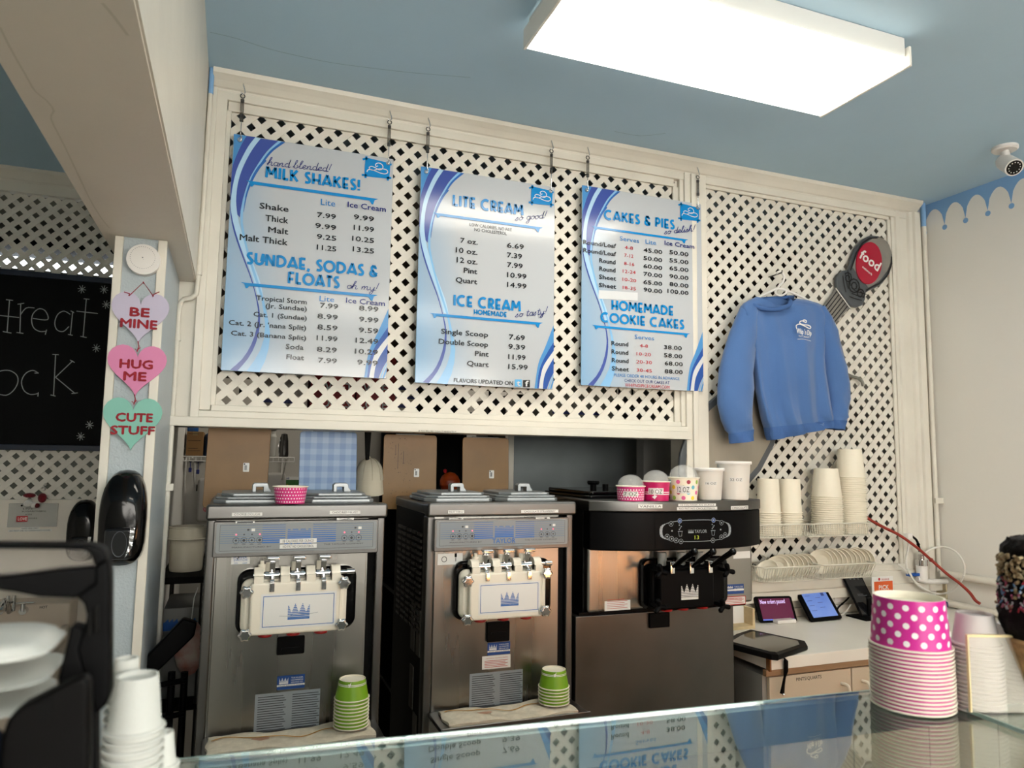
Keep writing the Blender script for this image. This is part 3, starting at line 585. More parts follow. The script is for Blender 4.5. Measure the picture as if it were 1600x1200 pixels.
sign(R3, 'hanging menu board headed CAKES & PIES, rightmost of the three', [
  ('CAKES & PIES', (943.5, 344), (1053.5, 357), 14.5, 3.6), ('HOMEMADE', (955, 484), (1052, 492.5), 14.5, 3.6), ('COOKIE CAKES', (938, 504), (1068.5, 513), 14.5, 3.6)],
 [((923.5, 355.5), (1075, 375.5), 3.8), ((924.5, 511), (1078, 521.5), 3.8)],
 [('so delish!', (1037, 366.5), (1084, 361.5), 10)],
 [sq('Serves', 968, 376.5, 998, 379.5, 7.2, L_), sq('Lite', 1008, 381.5, 1024.5, 382.5, 7.2, L_), sq('Ice Cream', 1038, 384, 1084, 388, 7, N_),
  sq('Round/Loaf', 911, 382.5, 962, 387, 7), sq('Round/Loaf', 911, 395, 962, 400, 7), sq('Round', 936, 410.5, 961, 413, 7), sq('Round', 936, 423, 961, 426, 7), sq('Sheet', 935.5, 436, 962, 438.5, 7), sq('Sheet', 935.5, 449, 962, 451, 7),
  sq('4-8', 975.5, 389.5, 988.5, 390.5, 5.5, R_), sq('7-12', 975, 402, 989, 403, 5.5, R_), sq('8-16', 974.5, 415, 990.5, 415.5, 5.5, R_), sq('12-24', 972.5, 427, 992.5, 428, 5.5, R_), sq('10-20', 972, 439.5, 993.5, 441, 5.5, R_), sq('18-35', 972.5, 452.5, 993, 453.5, 5.5, R_)] +
 [sq(s, 1005, y, 1034, y + 1.2, 6.5) for s, y in (('45.00', 395), ('50.00', 407.5), ('60.00', 419.8), ('70.00', 432.2), ('65.00', 444.8), ('90.00', 456.6))] +
 [sq(s, 1045.5 if len(s) < 6 else 1042.5, y, 1075, y + 1.2, 6.5) for s, y in (('50.00', 398.5), ('55.00', 411), ('65.00', 423.2), ('90.00', 435.7), ('80.00', 448), ('100.00', 459))] +
 [sq('Serves', 991, 530, 1021.5, 531.5, 7, L_), sq('Round', 955, 539.5, 981, 541.5, 7), sq('Round', 955, 552.8, 981, 554.5, 7), sq('Round', 955.5, 566, 981.5, 567.5, 7), sq('Sheet', 955.5, 579, 982, 580.5, 7),
  sq('4-8', 999, 543, 1012, 543.5, 5.5, R_), sq('10-20', 994, 555.8, 1016.5, 556.5, 5.5, R_), sq('20-30', 993.5, 568, 1018, 569, 5.5, R_), sq('30-45', 994, 581, 1018, 582, 5.5, R_),
  sq('38.00', 1037, 546, 1064.5, 546.8, 6.5), sq('58.00', 1037, 558.7, 1065.5, 559.5, 6.5), sq('68.00', 1038, 571, 1066, 572, 6.5), sq('88.00', 1038, 583.5, 1066, 584.5, 6.5),
  sq('PLEASE ORDER 48 HOURS IN ADVANCE', 959, 588.5, 1061, 593.8, 5, L_), sq('CHECK OUT OUR CAKES AT', 975, 597, 1045.5, 600.5, 5, N_), sq('WHIPNDIPICECREAM.COM', 976, 604, 1045.5, 607.5, 5.2, R_)], patch)
# hooks and turnbuckles the boards hang from
def hanger(R, xx, which, desc):
    z1 = R[3]; top = 3.092; ht = top - .012
    t = Thing('hanging_hook', (xx, -.05, top), 'metal hook and turnbuckle holding the %s corner of the %s menu board' % (which, desc), 'hook', 'hooks holding the menu boards')
    y = -.052
    t.part('ceiling_hook', MB().tube([(xx, -.045, top + .005), (xx, y, top - .012), (xx + .006, y, top - .03), (xx + .008, y, top - .042), (xx, y, top - .050), (xx - .007, y, top - .042)], .0022, 6), M['chrome'])
    zr = top - .052
    ring = lambda zc, r: [(xx + r * math.cos(a * PI / 5), y, zc + r * math.sin(a * PI / 5)) for a in range(10)]
    t.part('eye_ring', MB().tube(ring(zr - .004, .008), .0022, 6, closed=True), M['steel2'])
    bz0, bz1 = zr - .016, max(z1 + .035, zr - .105)
    t.part('turnbuckle', MB().cyl((xx, y, bz0), (xx, y, bz1), .0018, n=8).cyl((xx - .005, y, bz0 - .008), (xx - .005, y, bz1 + .008), .0016, n=6).cyl((xx + .005, y, bz0 - .008), (xx + .005, y, bz1 + .008), .0016, n=6).cyl((xx, y, bz0 - .002), (xx, y, bz0 - .012), .007, n=10).cyl((xx, y, bz1 + .002), (xx, y, bz1 + .014), .007, n=10), M['steel2'])
    t.part('lower_hook', MB().tube([(xx, y, bz1), (xx, y, z1 - .005), (xx + .005, YS - .004, z1 - .014), (xx + .002, YS - .006, z1 - .026), (xx - .004, YS - .004, z1 - .022)], .0022, 6), M['chrome'])
for R, desc in ((R1, 'MILK SHAKES'), (R2, 'LITE CREAM'), (R3, 'CAKES & PIES')):
    hanger(R, R[0] + .024, 'top left', desc); hanger(R, R[1] - .022, 'top right', desc)
# ================================================================ SOFT SERVE MACHINES
YM = -.50
def crown(mb, x0, x1, z0, z1, y, mi, n=10):
    """striped crown mark: horizontal bars cut to four peaks"""
    W_, H_ = x1 - x0, z1 - z0
    for k in range(n):
        za = z0 + H_ * k / n; zb = za + H_ / n * (.62 if k > 0 else .9); t = (k + .3) / n
        if t < .42: segs = [(0, 1)]
        else:
            q = (1 - t) / .58; segs = [(0, .165 * q), (.333 - .165 * q, .333 + .165 * q), (.667 - .165 * q, .667 + .165 * q), (1 - .165 * q, 1)]
        for a, b in segs:
            if b - a < .02: continue
            mb.add([(x0 + a * W_, y, za), (x0 + b * W_, y, za), (x0 + b * W_, y, zb), (x0 + a * W_, y, zb)], [(0, 1, 2, 3)], mi)
def quadY(mb, x0, x1, z0, z1, y, mi=0): mb.add([(x0, y, z0), (x1, y, z0), (x1, y, z1), (x0, y, z1)], [(0, 1, 2, 3)], mi)
def ringY(mb, cx, cz, r, w_, y, mi=0, n=16):
    vs = [(cx + q * math.cos(2 * PI * k / n), y, cz + q * math.sin(2 * PI * k / n)) for q in (r - w_, r) for k in range(n)]
    mb.add(vs, [(k, (k + 1) % n, (k + 1) % n + n, k + n) for k in range(n)], mi)
def discY(mb, cx, cz, r, y, mi=0, n=12): mb.add([(cx + r * math.cos(2 * PI * k / n), y, cz + r * math.sin(2 * PI * k / n)) for k in range(n)], [tuple(range(n))], mi)
def star_knob(c, r, n=6, d=.012):
    out = []
    for k in range(n * 4):
        a = 2 * PI * k / (n * 4); q = r * (1 + .13 * math.cos(n * a)); out.append((c[0] + q * math.cos(a), c[2] + q * math.sin(a)))
    inn = [(c[0] + (x - c[0]) * .72, c[2] + (z - c[2]) * .72) for x, z in out]
    mb = MB(); k = len(out); y = c[1]
    vs = [(x, y + d, z) for x, z in out] + [(x, y + d * .3, z) for x, z in out] + [(x, y, z) for x, z in inn]
    fs = [(a * k + b, (a + 1) * k + b, (a + 1) * k + (b + 1) % k, a * k + (b + 1) % k) for a in range(2) for b in range(k)] + [tuple(range(2 * k, 3 * k))]
    mb.add(vs, [tuple(reversed(f)) for f in fs[:-1]] + [fs[-1]]); mb.cyl((c[0], y + d, c[2]), (c[0], y + d + .03, c[2]), r * .35, n=10); return mb
PRT = [mat('machine label print ' + k, v, .35) for k, v in (('plate', '#7f8486'), ('blue', '#1d5fa6'), ('stripe', '#4d6f90'), ('ink', '#2a2d33'), ('white', '#d6d6d2'), ('led', '#ff5f7a'), ('sticker', '#17407f'), ('redp', '#b03a34'), ('yg', '#b9c83a'), ('greyprint', '#8a9196'), ('black', '#0b0b0c'))]
PRT[5] = mat('pink indicator light', '#ff5570', .3, emit=1.2)
PRT[10] = mat('deep black display', '#060607', .4, spec=.08)
PL, BL, ST, IN, WH, LED, SK, RP, YG, GP, BK = range(11)
def m1(x, y, Y=YM): return onY(x, y, Y)
def softserve(dx, dz, v, label):
    x0 = -.029 + dx; W_ = .525; x1 = x0 + W_; t = Thing('soft_serve_machine', (x0 + W_ / 2, YM, 0), label, 'ice cream machine')
    def X(px, Y=YM): return onY(px, 930, Y).x + dx
    def P(px, py, Y): p = onY(px, py, Y); p.x += dx; p.z += dz; return p
    body = t.part('cabinet', MB().box(x0 + .004, x1 - .004, YM + .03, 0.0, .05, 1.52), M['dark'], bevel=.006)
    t.part('top_panel', MB().box(x0, x1, YM + .005, .0, 1.515, 1.552), M['steeld'], bevel=.008)
    t.part('top_band', MB().rbox(x0 - .004, x1 + .004, YM - .024, YM + .03, 1.511, 1.557, .010), M['steel2'], bevel=.003)
    for xa in (x0, x1 - .026): t.part('corner_post', MB().box(xa, xa + .026, YM - .002, YM + .05, .06, 1.512), M['steel2'], bevel=.005)
    t.part('front_panel', MB().box(x0 + .026, x1 - .050, YM + .012, YM + .03, .06, 1.512), M['steel'])
    t.part('lower_door', MB().box(x0 + .03, x1 - .054, YM + .006, YM + .012, .86, 1.405), M['steel'], bevel=.002)
    t.part('side_channel', MB().box(x1 - .050, x1 - .026, YM + .022, YM + .03, .06, 1.512), M['blackm'])
    for xa in (x0 + .05, x1 - .09):
        for yy in (YM + .06, -.08): t.part('caster', MB().cyl((xa, yy, .03), (xa + .03, yy, .03), .029, n=16).cyl((xa + .015, yy, .05), (xa + .015, yy, .08), .01), M['black'])
    # louvres on the left side
    lv = MB()
    for i in range(5):
        for j in range(16):
            yy = -.43 + i * .075; z = 1.45 - j * .021; lv.prismx([(yy, z), (yy + .055, z), (yy + .055, z - .010), (yy, z - .010)], x0 - .003, x0 + .005)
    t.part('louvres', lv, mat('dull louvre metal', '#3a3733', .4, .6))
    sl = MB()
    for yy, z, hh in ((-.44, 1.20, .15), (-.36, 1.21, .16), (-.36, 1.00, .14), (-.42, .86, .10)): sl.box(x0 + .0005, x0 + .0035, yy, yy + .05, z - hh, z)
    t.part('side_notice', sl, mat('dark notice sticker', '#5a564f', .5))
    # control panel
    ya = YM - .020; zt, zb = 1.5075 + dz, 1.404 + dz
    cp = t.part('control_panel', MB().rbox(x0 + .020, x1 - .024, ya, YM + .012, zb, zt, .004), M['steel2'])
    g = MB(); y = ya - .0006
    A, B = P(338, 817, y), P(588, 858, y); xa, xb, z1_, z0_ = x0 + .027, x1 - .030, zt - .006, zb + .012
    g.rbox(xa, xb, y, y + .0008, z0_, z1_, .006, PL)
    y -= .0005
    hh = z1_ - z0_
    for k in range(9):
        zz = z1_ - .006 - k * .0062; quadY(g, xa + .012, xb - .012, zz - (.0008 + .0001 * k), zz, y, ST)
        w2 = .0012 + .00033 * k
        quadY(g, xa + .128, xa + .205, zz - w2, zz, y - .0002, BL); quadY(g, xb - .205, xb - .125, zz - w2, zz, y - .0002, BL)
    for a, b_, c_, d_ in ((xa + .010, xb - .010, z0_ + .006, z0_ + .0068), (xa + .010, xb - .010, z1_ - .0048, z1_ - .004), (xa + .010, xa + .0108, z0_ + .006, z1_ - .004), (xb - .0108, xb - .010, z0_ + .006, z1_ - .004)): quadY(g, a, b_, c_, d_, y - .0001, IN)
    cx = (xa + xb) / 2
    quadY(g, cx - .040, cx + .040, z0_ + .028, z1_ - .004, y - .0003, PL)
    zc0_, zc1_ = z0_ + .029, z1_ - .008
    for k in range(7):
        zz = zc0_ + k * .0058; quadY(g, cx - .034, cx + .034, zz, zz + .0048 - .0004 * k, y - .0005, BL)
    for j in range(3):       # light peaks cut into the block
        bx = cx - .034 + .0227 * j; g.add([(bx, y - .0007, zc1_ + .001), (bx + .0113, y - .0007, zc1_ - .018), (bx + .0227, y - .0007, zc1_ + .001)], [(0, 1, 2)], PL)
    for sx_, n0 in ((xa + .055, 4), (xb - .055 - .044, 3)):
        for k in range(n0):
            cxx = sx_ + k * .022; ringY(g, cxx, z0_ + .036, .0092, .0012, y - .0006, IN); discY(g, cxx, z0_ + .036, .0045 if k % 2 else .0032, y - .0006, IN, 6 if k != 2 else 4); discY(g, cxx, z0_ + .053, .0022, y - .0006, LED if k in (0, n0 - 1) else IN, 8)
            quadY(g, cxx - .005, cxx + .005, z0_ + .0235, z0_ + .0245, y - .0006, IN)
        quadY(g, sx_ + .03, sx_ + .036, z0_ + .064, z0_ + .069, y - .0006, IN); quadY(g, sx_ + .042, sx_ + .052, z0_ + .062, z0_ + .070, y - .0006, WH)
    text(g, 'MANUFACTURED BY', (xa + .045, y, z0_ + .014), (xa + .155, y, z0_ + .014), .0045, IN); text(g, 'THE TAYLOR COMPANY', (xb - .16, y, z0_ + .016), (xb - .04, y, z0_ + .016), .0045, IN)
    text(g, 'TAYLOR', (cx - .042, y, z0_ + .010), (cx + .040, y, z0_ + .010), .016, BL, .02, off=(0, -.0012, 0))
    t.part('control_label', g, PRT, parent=cp)
    # flavour labels on the top band
    yl = YM - .0250
    def strip(a, b_, c_, d_, s, hpx, ink=IN, pad=2.0, yy=yl):
        lb = MB(); q0, q1 = P(a, d_, yy), P(b_, c_, yy); quadY(lb, q0.x, q1.x, q0.z, q1.z, yy, WH)
        if s:
            h = (P(a, d_ - hpx, yy) - q0).z; zb_ = (q0.z + q1.z) / 2 - h / 2; px_ = (q1.x - q0.x) * .08; text(lb, s, (q0.x + px_, yy, zb_), (q1.x - px_, yy, zb_), h, ink, off=(0, -.0004, 0))
        t.part('flavour_label', lb, PRT)
    if v == 1:
        strip(362, 410, 800.5, 806.5, 'COOKIE DOUGH', 3.6); strip(515, 563, 797.5, 803.5, 'CHOC RED VELVET', 3.4)
        yl2 = ya - .0034
        strip(368, 398, 814, 817.5, '1', 2.6, yy=yl2); strip(526, 553, 809, 812.5, '2', 2.6, yy=yl2)
        strip(437, 495, 841, 849, '18 CALORIES PER OUNCE', 4.4, yy=yl2); strip(437, 495, 849.4, 857.4, 'NO FAT NO CHOLESTEROL', 4.4, yy=yl2)
        ys = YM + .005; lb = MB()
        q0, q1 = P(361, 882, ys), P(391, 867.5, ys); quadY(lb, q0.x, q1.x, q0.z, q1.z, ys, WH)
        for s, a, b_, yy, h in (('POWER', 365, 386, 873, 4), ('SWITCH', 365, 386, 877, 3.6), ('ON', 365.5, 371, 881, 2.2), ('OFF', 379, 386, 881, 2.2)):
            A, B = P(a, yy, ys), P(b_, yy, ys); text(lb, s, (A.x, ys, A.z), (B.x, ys, A.z), (P(a, yy - h, ys) - A).z, BL, .01, off=(0, -.0006, 0))
        stroke(lb, [P(370, 866, ys - .001), P(373, 870, ys - .001), P(371, 874, ys - .001)], .003, IN)
    else:
        strip(360, 391, 799, 805, 'NUTTERO', 3.6); strip(500, 571, 798, 804, 'CHOCOLATE STRAWBERRY', 3.4)
        yl2 = ya - .0022
        strip(362, 390, 812, 815.5, '3', 2.6, yy=yl2); strip(528, 555, 811, 814.5, '4', 2.6, yy=yl2)
        lb = MB(); ys = YM + .005; xs_, zs_ = x0 + .04, 1.372; quadY(lb, xs_, xs_ + .085, zs_ - .018, zs_ + .018, ys, WH); ringY(lb, xs_ + .022, zs_, .0095, .002, ys - .0005, IN); quadY(lb, xs_ + .060, xs_ + .0625, zs_ - .008, zs_ + .016, ys - .0005, IN); quadY(lb, xs_ + .057, xs_ + .065, zs_ + .006, zs_ + .018, ys - .0006, BK)
    t.part('switch_label', lb, PRT)
    # hopper lids with lever handles
    for i, (la, lb_) in enumerate(((.012, .250), (.268, .500))):
        xa, xb = x0 + la, x0 + lb_; m = MB()
        for (ins, za, zb2) in ((0, 1.553, 1.566), (.006, 1.566, 1.574), (.022, 1.574, 1.584)):
            xaa, xbb, yaa, ybb = xa + ins, xb - ins, -.436 + ins, -.15 - ins; c = .035
            m.prismz([(xaa + c, yaa), (xbb - c * .4, yaa), (xbb, yaa + c * .4), (xbb, ybb - c), (xbb - c, ybb), (xaa + c, ybb), (xaa, ybb - c), (xaa, yaa + c)], za, zb2)
        lid = t.part('hopper_lid', m, M['alu'], bevel=.003)
        hx = xa + .135; h = MB().prism([(hx - .022, 1.584), (hx - .022, 1.607), (hx - .016, 1.613), (hx + .022, 1.613), (hx + .027, 1.608), (hx + .028, 1.598), (hx + .036, 1.590), (hx + .036, 1.584), (hx + .012, 1.584), (hx + .012, 1.600), (hx - .010, 1.600), (hx - .010, 1.584)], -.335, -.30)
        t.part('lid_handle', h, M['alu'], parent=lid, bevel=.002)
    # freezer door
    yd = YM - .070
    q0 = P(372, 995, YM); zA, zB = 1.176, 1.366
    t.part('door_gasket', MB().rbox(x0 + .092, x0 + .440, YM - .012, YM + .012, zA, zB, .035, n=6), M['blackg'])
    dr = t.part('freezer_door', MB().rbox(x0 + .104, x0 + .408, YM - .045, YM - .008, 1.185, 1.342, .026, n=5).rbox(x0 + .128, x0 + .384, yd, YM - .040, 1.185, 1.335, .010), M['wplast'], bevel=.003)
    for k in range(4):
        cxk = x0 + .150 + k * .0735; t.part('door_lug', MB().box(cxk - .013, cxk + .013, yd + .002, YM - .012, 1.325, 1.352).cyl((cxk - .013, (yd + YM) / 2 + .0, 1.352), (cxk + .013, (yd + YM) / 2, 1.352), .023, n=16), M['wplast'], parent=dr)
    yc = (yd + YM) / 2
    rod = t.part('pivot_rod', MB().cyl((x0 + .135, yc, 1.352), (x0 + .425, yc, 1.352), .006, n=12).cyl((x0 + .405, yc, 1.352), (x0 + .428, yc, 1.352), .009, n=12), M['chrome'])
    for k in range(3):
        cxk = x0 + .150 + (k + .5) * .0735
        h = MB().cyl((cxk - .019, yc, 1.350), (cxk + .019, yc, 1.350), .0125, n=14)
        h.prismx([(yc - .006, 1.352), (yc + .004, 1.352), (yc - .010, 1.392), (yc - .030, 1.405), (yc - .036, 1.400), (yc - .018, 1.388)], cxk - .008, cxk + .008)
        h.rbox(cxk - .018, cxk + .018, yc - .046, yc - .026, 1.397, 1.409, .004)
        h.cyl((cxk, yc - .012, 1.345), (cxk, yc - .032, 1.338), .007, n=10).box(cxk - .007, cxk + .007, yd - .006, yd + .002, 1.308, 1.335)
        t.part('draw_handle', h, M['chrome'], bevel=.0015)
        t.part('valve_plug', MB().cyl((cxk - .010, YM - .018, 1.34), (cxk - .010, YM - .018, 1.385), .008, n=12), M['wplast'])
        t.part('spout_cap', MB().lathe([(.001, 1.176), (.019, 1.176), (.021, 1.181), (.019, 1.188), (.001, 1.188)], (cxk - .012 + k * .006, yc - .004, 0), 16), M['red'])
    t.part('valve_plug', MB().cyl((x0 + .158, YM - .03, 1.36), (x0 + .158, YM - .03, 1.382), .011, n=12).cyl((x0 + .158, YM - .03, 1.38), (x0 + .158, YM - .03, 1.392), .006, n=12), M['wplast'])
    dl = MB(); quadY(dl, x0 + .158, x0 + .372, 1.202, 1.302, yd - .0008, WH)
    xa, xb, za, zb_ = x0 + .164, x0 + .366, 1.208, 1.296
    for a, b_, c_, d_ in ((xa, xb, za, za + .0018), (xa, xb, zb_ - .0018, zb_), (xa, xa + .0018, za, zb_), (xb - .0018, xb, za, zb_)): quadY(dl, a, b_, c_, d_, yd - .0012, BL)
    ccx = (xa + xb) / 2; crown(dl, ccx - .031, ccx + .031, 1.226, 1.272, yd - .0013, BL)
    if v == 1: stroke(dl, [(ccx - .055, yd - .001, 1.238), (ccx - .03, yd - .001, 1.236), (ccx - .01, yd - .001, 1.242), (ccx + .02, yd - .001, 1.238), (ccx + .055, yd - .001, 1.243)], .0012, GP, d=.0006)
    t.part('door_plate', dl, PRT, parent=dr)
    for kx, kz in ((.118, 1.312), (.118, 1.193), (.392, 1.326), (.388, 1.205)):
        t.part('star_knob', star_knob((x0 + kx, yd - .020, kz), .0175), M['chrome'], bevel=.001)
    # chute, screws, stickers
    yf = YM + .006
    t.part('drip_box', MB().rbox(x0 + .212, x0 + .292, yf - .012, yf, 1.110 if v == 1 else 1.098, 1.163, .004).box(x0 + .226, x0 + .278, yf - .016, yf - .012, 1.124, 1.131), M['black'])
    for sx_, sz_ in ((.106, 1.152), (.394, 1.165)): t.part('screw', MB().lathe([(.001, -.005), (.006, -.004), (.0085, .0)], (x0 + sx_, yf, sz_), 12, axis='y'), M['chrome'])
    s = MB(); ys = yf - .0008
    zz = 1.047 if v == 1 else 1.094
    quadY(s, x0 + .218, x0 + .298, zz - .040, zz, ys, SK); crown(s, x0 + .224, x0 + .250, zz - .024, zz - .006, ys - .0004, WH, 6); quadY(s, x0 + .218, x0 + .298, zz - .031, zz - .026, ys - .0004, WH)
    for i, tt in enumerate(('TAYLOR', 'ULTIMATE', 'SERVICE CO.')): text(s, tt, (x0 + .258, ys, zz - .010 - i * .0066), (x0 + .293, ys, zz - .010 - i * .0066), .0042, WH, off=(0, -.0005, 0))
    text(s, 'SALES SERVICE PARTS', (x0 + .222, ys, zz - .0305), (x0 + .294, ys, zz - .0305), .0035, IN, off=(0, -.0006, 0))
    t.part('service_sticker', s, PRT); s = MB()
    quadY(s, x0 + .158, x0 + .345, .885, 1.000, ys, GP)
    for c_ in range(2):
        for r_ in range(15): quadY(s, x0 + .166 + c_ * .098, x0 + .166 + c_ * .098 + .072 + .008 * ((r_ * 7 + c_) % 3) / 2, .989 - r_ * .0068, .9912 - r_ * .0068, ys - .0004, IN)
    t.part('instruction_sticker', s, PRT); s = MB()
    if v == 2:
        quadY(s, x0 + .200, x0 + .300, 1.010, 1.052, ys, WH); text(s, 'CAUTION  MOVING PARTS', (x0 + .212, ys, 1.042), (x0 + .290, ys, 1.042), .004, RP, off=(0, -.0005, 0))
        for r_ in range(5): quadY(s, x0 + .208, x0 + .290 - .008 * (r_ % 2), 1.015 + r_ * .005, 1.0168 + r_ * .005, ys - .0004, RP)
        t.part('caution_sticker', s, PRT)
    # drip shelf
    t.part('drip_shelf', MB().box(x0 + .02, x1 - .01, -.660, YM + .012, .880, .893).box(x0 + .02, x1 - .01, -.665, -.660, .874, .899), M['steel2'], bevel=.003)
    return t
softserve(0, 0, 1, 'stainless soft serve machine labelled COOKIE DOUGH and CHOC RED VELVET, leftmost of the three')
softserve(.663, -.004, 2, 'stainless soft serve machine labelled NUTTERO and CHOCOLATE STRAWBERRY, in the middle')
# ---------------------------------------------------------------- third machine, wide with a bulging black head
def machine3():
    t = Thing('soft_serve_machine', (1.54, YM, 0), 'wide soft serve machine with bulging black head and black levers, labelled VANILLA and CHOCOLATE', 'ice cream machine')
    P = lambda px, py, Y: onY(px, py, Y)
    ZT, ZM, ZB = onY(1040, 783.5, -.606).z, onY(1040, 800, -.606).z, onY(1040, 861, -.606).z
    t.part('lower_cabinet', MB().box(1.172, 1.836, YM + .012, 0, .05, 1.160), M['dark'], bevel=.004)
    t.part('lower_panel', MB().box(1.172, 1.836, YM, YM + .014, .05, 1.160), M['steeld'], bevel=.004)
    t.part('upper_body', MB().box(1.218, 1.930, YM, 0, 1.168, 1.510), M['steel'], bevel=.012)
    t.part('side_panel', MB().box(1.214, 1.222, YM + .03, -.01, 1.17, 1.53), M['dark'])
    t.part('base_lip', MB().box(1.19, 1.90, YM + .01, -.02, 1.156, 1.170), M['black'])
    for xa in (1.2, 1.76):
        for yy in (YM + .06, -.08): t.part('caster', MB().cyl((xa, yy, .03), (xa + .03, yy, .03), .029, n=16).cyl((xa + .015, yy, .05), (xa + .015, yy, .08), .01), M['black'])
    def outline(g): # plan of the head
        pts = []
        for k in range(25):
            a = -1 + 2 * k / 24; x = 1.583 + a * (.368 + g); y = YM - .02 - (.085 + g) * (1 - abs(a) ** 3.2); pts.append((x, y))
        return pts + [(1.951 + g, -.30), (1.215 - g, -.30)]
    t.part('head_shell', MB().prismz(outline(0), ZB, ZM), M['black'], bevel=.006)
    t.part('head_top', MB().prismz(outline(.004), ZM, ZT), M['steel2'], bevel=.004)
    t.part('top_panel', MB().box(1.22, 1.948, -.33, 0, 1.50, ZT - .001), M['steel2'], bevel=.006)
    # control panel printed on the curved front
    yh = YM - .1035
    def hy(x):
        a = min(1, abs((x - 1.583) / .368)); return YM - .02 - .085 * (1 - a ** 3.2) - .0014
    g = MB(); A, B = P(1024, 856, yh), P(1149, 804.5, yh); xa, xb, za, zb = A.x, B.x, ZB + .006, ZM - .004
    def bent(fn):
        m = MB(); fn(m); m.v = [(v[0], hy(v[0]) + (v[1] - 0), v[2]) for v in m.v]; g.merge(m)
    def fr(m):
        n = 16
        for k in range(n): quadY(m, xa + (xb - xa) * k / n, xa + (xb - xa) * (k + 1) / n, za, zb, 0, BK)
        cx, cz, rx, rz = (xa + xb) / 2, (ZB + ZM) / 2, .148, .038
        for k in range(48):
            a0, a1 = 2 * PI * k / 48, 2 * PI * (k + 1) / 48; f = lambda a: (cx + rx * math.copysign(abs(math.cos(a)) ** .8, math.cos(a)), -.0006, cz + rz * math.copysign(abs(math.sin(a)) ** .6, math.sin(a)))
            wd_ = .0018 + .009 * max(0, abs(math.cos((a0 + a1) / 2)) - .86) / .14
            p0, p1 = Vector(f(a0)), Vector(f(a1)); stroke(m, [p0, p1], wd_, GP, d=0)
        for sx_ in (-1, 1):
            for u, w2, c_ in ((.072, .036, 1), (.108, .026, 0), (.124, -.018, 0), (.106, -.026, 0), (.088, -.032, 0), (.068, -.036, 0)):
                if sx_ == 1 and u == .088: continue
                ox, oz = cx + sx_ * u, cz + w2; discY(m, ox, oz, .0088, -.0009, SK if c_ else BK, 14); ringY(m, ox, oz, .0092, .0014, -.0012, GP, 14); discY(m, ox, oz, .0035, -.0012, GP, 5)
            ux = cx + sx_ * .070       # little dish icon
            quadY(m, ux - .010, ux + .010, cz - .002, cz + .000, -.0008, GP); stroke(m, [(ux - .007, -.0008, cz - .003), (ux - .005, -.0008, cz - .018), (ux + .005, -.0008, cz - .018), (ux + .007, -.0008, cz - .003)], .0012, GP, d=0)
            for k in range(4): discY(m, ux - .004 + .004 * (k % 3), cz + .006 + .005 * k, .0025, -.0008, GP, 6)
            quadY(m, cx + sx_ * .104 - .003, cx + sx_ * .104 + .003, cz - .001, cz + .004, -.0008, GP)
        crown(m, cx - .037, cx - .014, cz - .008, cz + .006, -.0009, GP, 5)
        text(m, 'TAYLOR', (cx - .010, 0, cz - .008), (cx + .042, 0, cz - .008), .012, GP, .01, off=(0, -.0009, 0)); text(m, '13', (cx - .010, 0, cz - .030), (cx + .008, 0, cz - .030), .014, YG, off=(0, -.0009, 0))
    bent(fr)
    t.part('control_display', g, PRT)
    def strip(a, b_, c_, d_, s, k=.8):
        lb = MB()
        q0, q1 = P(a, d_, yh), P(b_, c_, yh); m = MB()
        for i in range(4): quadY(m, q0.x + (q1.x - q0.x) * i / 4, q0.x + (q1.x - q0.x) * (i + 1) / 4, q0.z, q1.z, -.0045, WH)
        h = (q1.z - q0.z) * .62; text(m, s, (q0.x + (q1.x - q0.x) * .05, 0, (q0.z + q1.z) / 2 - h / 2), (q1.x - (q1.x - q0.x) * .05, 0, (q0.z + q1.z) / 2 - h / 2), h, IN, off=(0, -.0052, 0))
        m.v = [(v_[0], hy(v_[0]) + v_[1], v_[2]) for v_ in m.v]; t.part('flavour_label', m, PRT)
    strip(999, 1034, 788, 794.5, 'VANILLA'); strip(1058, 1117, 786.5, 791, '18 CALORIES AN OUNCE'); strip(1056, 1119, 791.5, 797, 'NO FAT NO CHOLESTEROL'); strip(1142, 1175, 790.5, 796.5, 'CHOCOLATE')
    # black freezer door
    yd = YM - .055
    A, B = P(998, 951, YM), P(1127, 868, YM)
    t.part('door_gasket', MB().rbox(1.425, 1.800, YM - .02, YM, 1.172, 1.350, .03, n=5), M['blackg'])
    q = P(1045, 870, yd); dxa, dxb = onY(1024, 900, yd - .03).x, onY(1116, 900, yd - .03).x
    dr = t.part('freezer_door', MB().rbox(1.445, 1.765, YM - .05, YM - .015, 1.180, 1.330, .016).rbox(dxa + .02, dxb, yd - .030, YM - .045, 1.180, 1.318, .010), M['black'], bevel=.003)
    ccx = (onY(1063, 920, yd - .03).x + onY(1092, 920, yd - .03).x) / 2; c = MB(); crown(c, ccx - .036, ccx + .036, 1.212, 1.268, yd - .0312, WH); t.part('crown_mark', c, PRT, parent=dr)
    for (px_, py_), (ex, ey) in (((1050, 886), (1085, 862)), ((1080, 886), (1114, 862)), ((1109.5, 885), (1145, 862))):
        a = onY(px_, py_, yd - .03); e = onX(ex, ey, a.x + .012); m = MB().tube([a, a.lerp(e, .3), e], .010, 10, rs=[.0075, .009, .0105]).sphere(e, .013, 12)
        lv_ = t.part('draw_lever', m, M['blackg'])
        t.part('lever_clamp', MB().box(a.x - .012, a.x + .006, a.y - .010, a.y + .02, a.z - .022, a.z + .02), M['chrome'], bevel=.002)
        t.part('valve_body', MB().cyl((a.x - .006, YM - .03, a.z - .01), (a.x - .006, YM - .03, a.z + .045), .016, n=14), mat('translucent grey plastic', '#8b8d8a', .3))
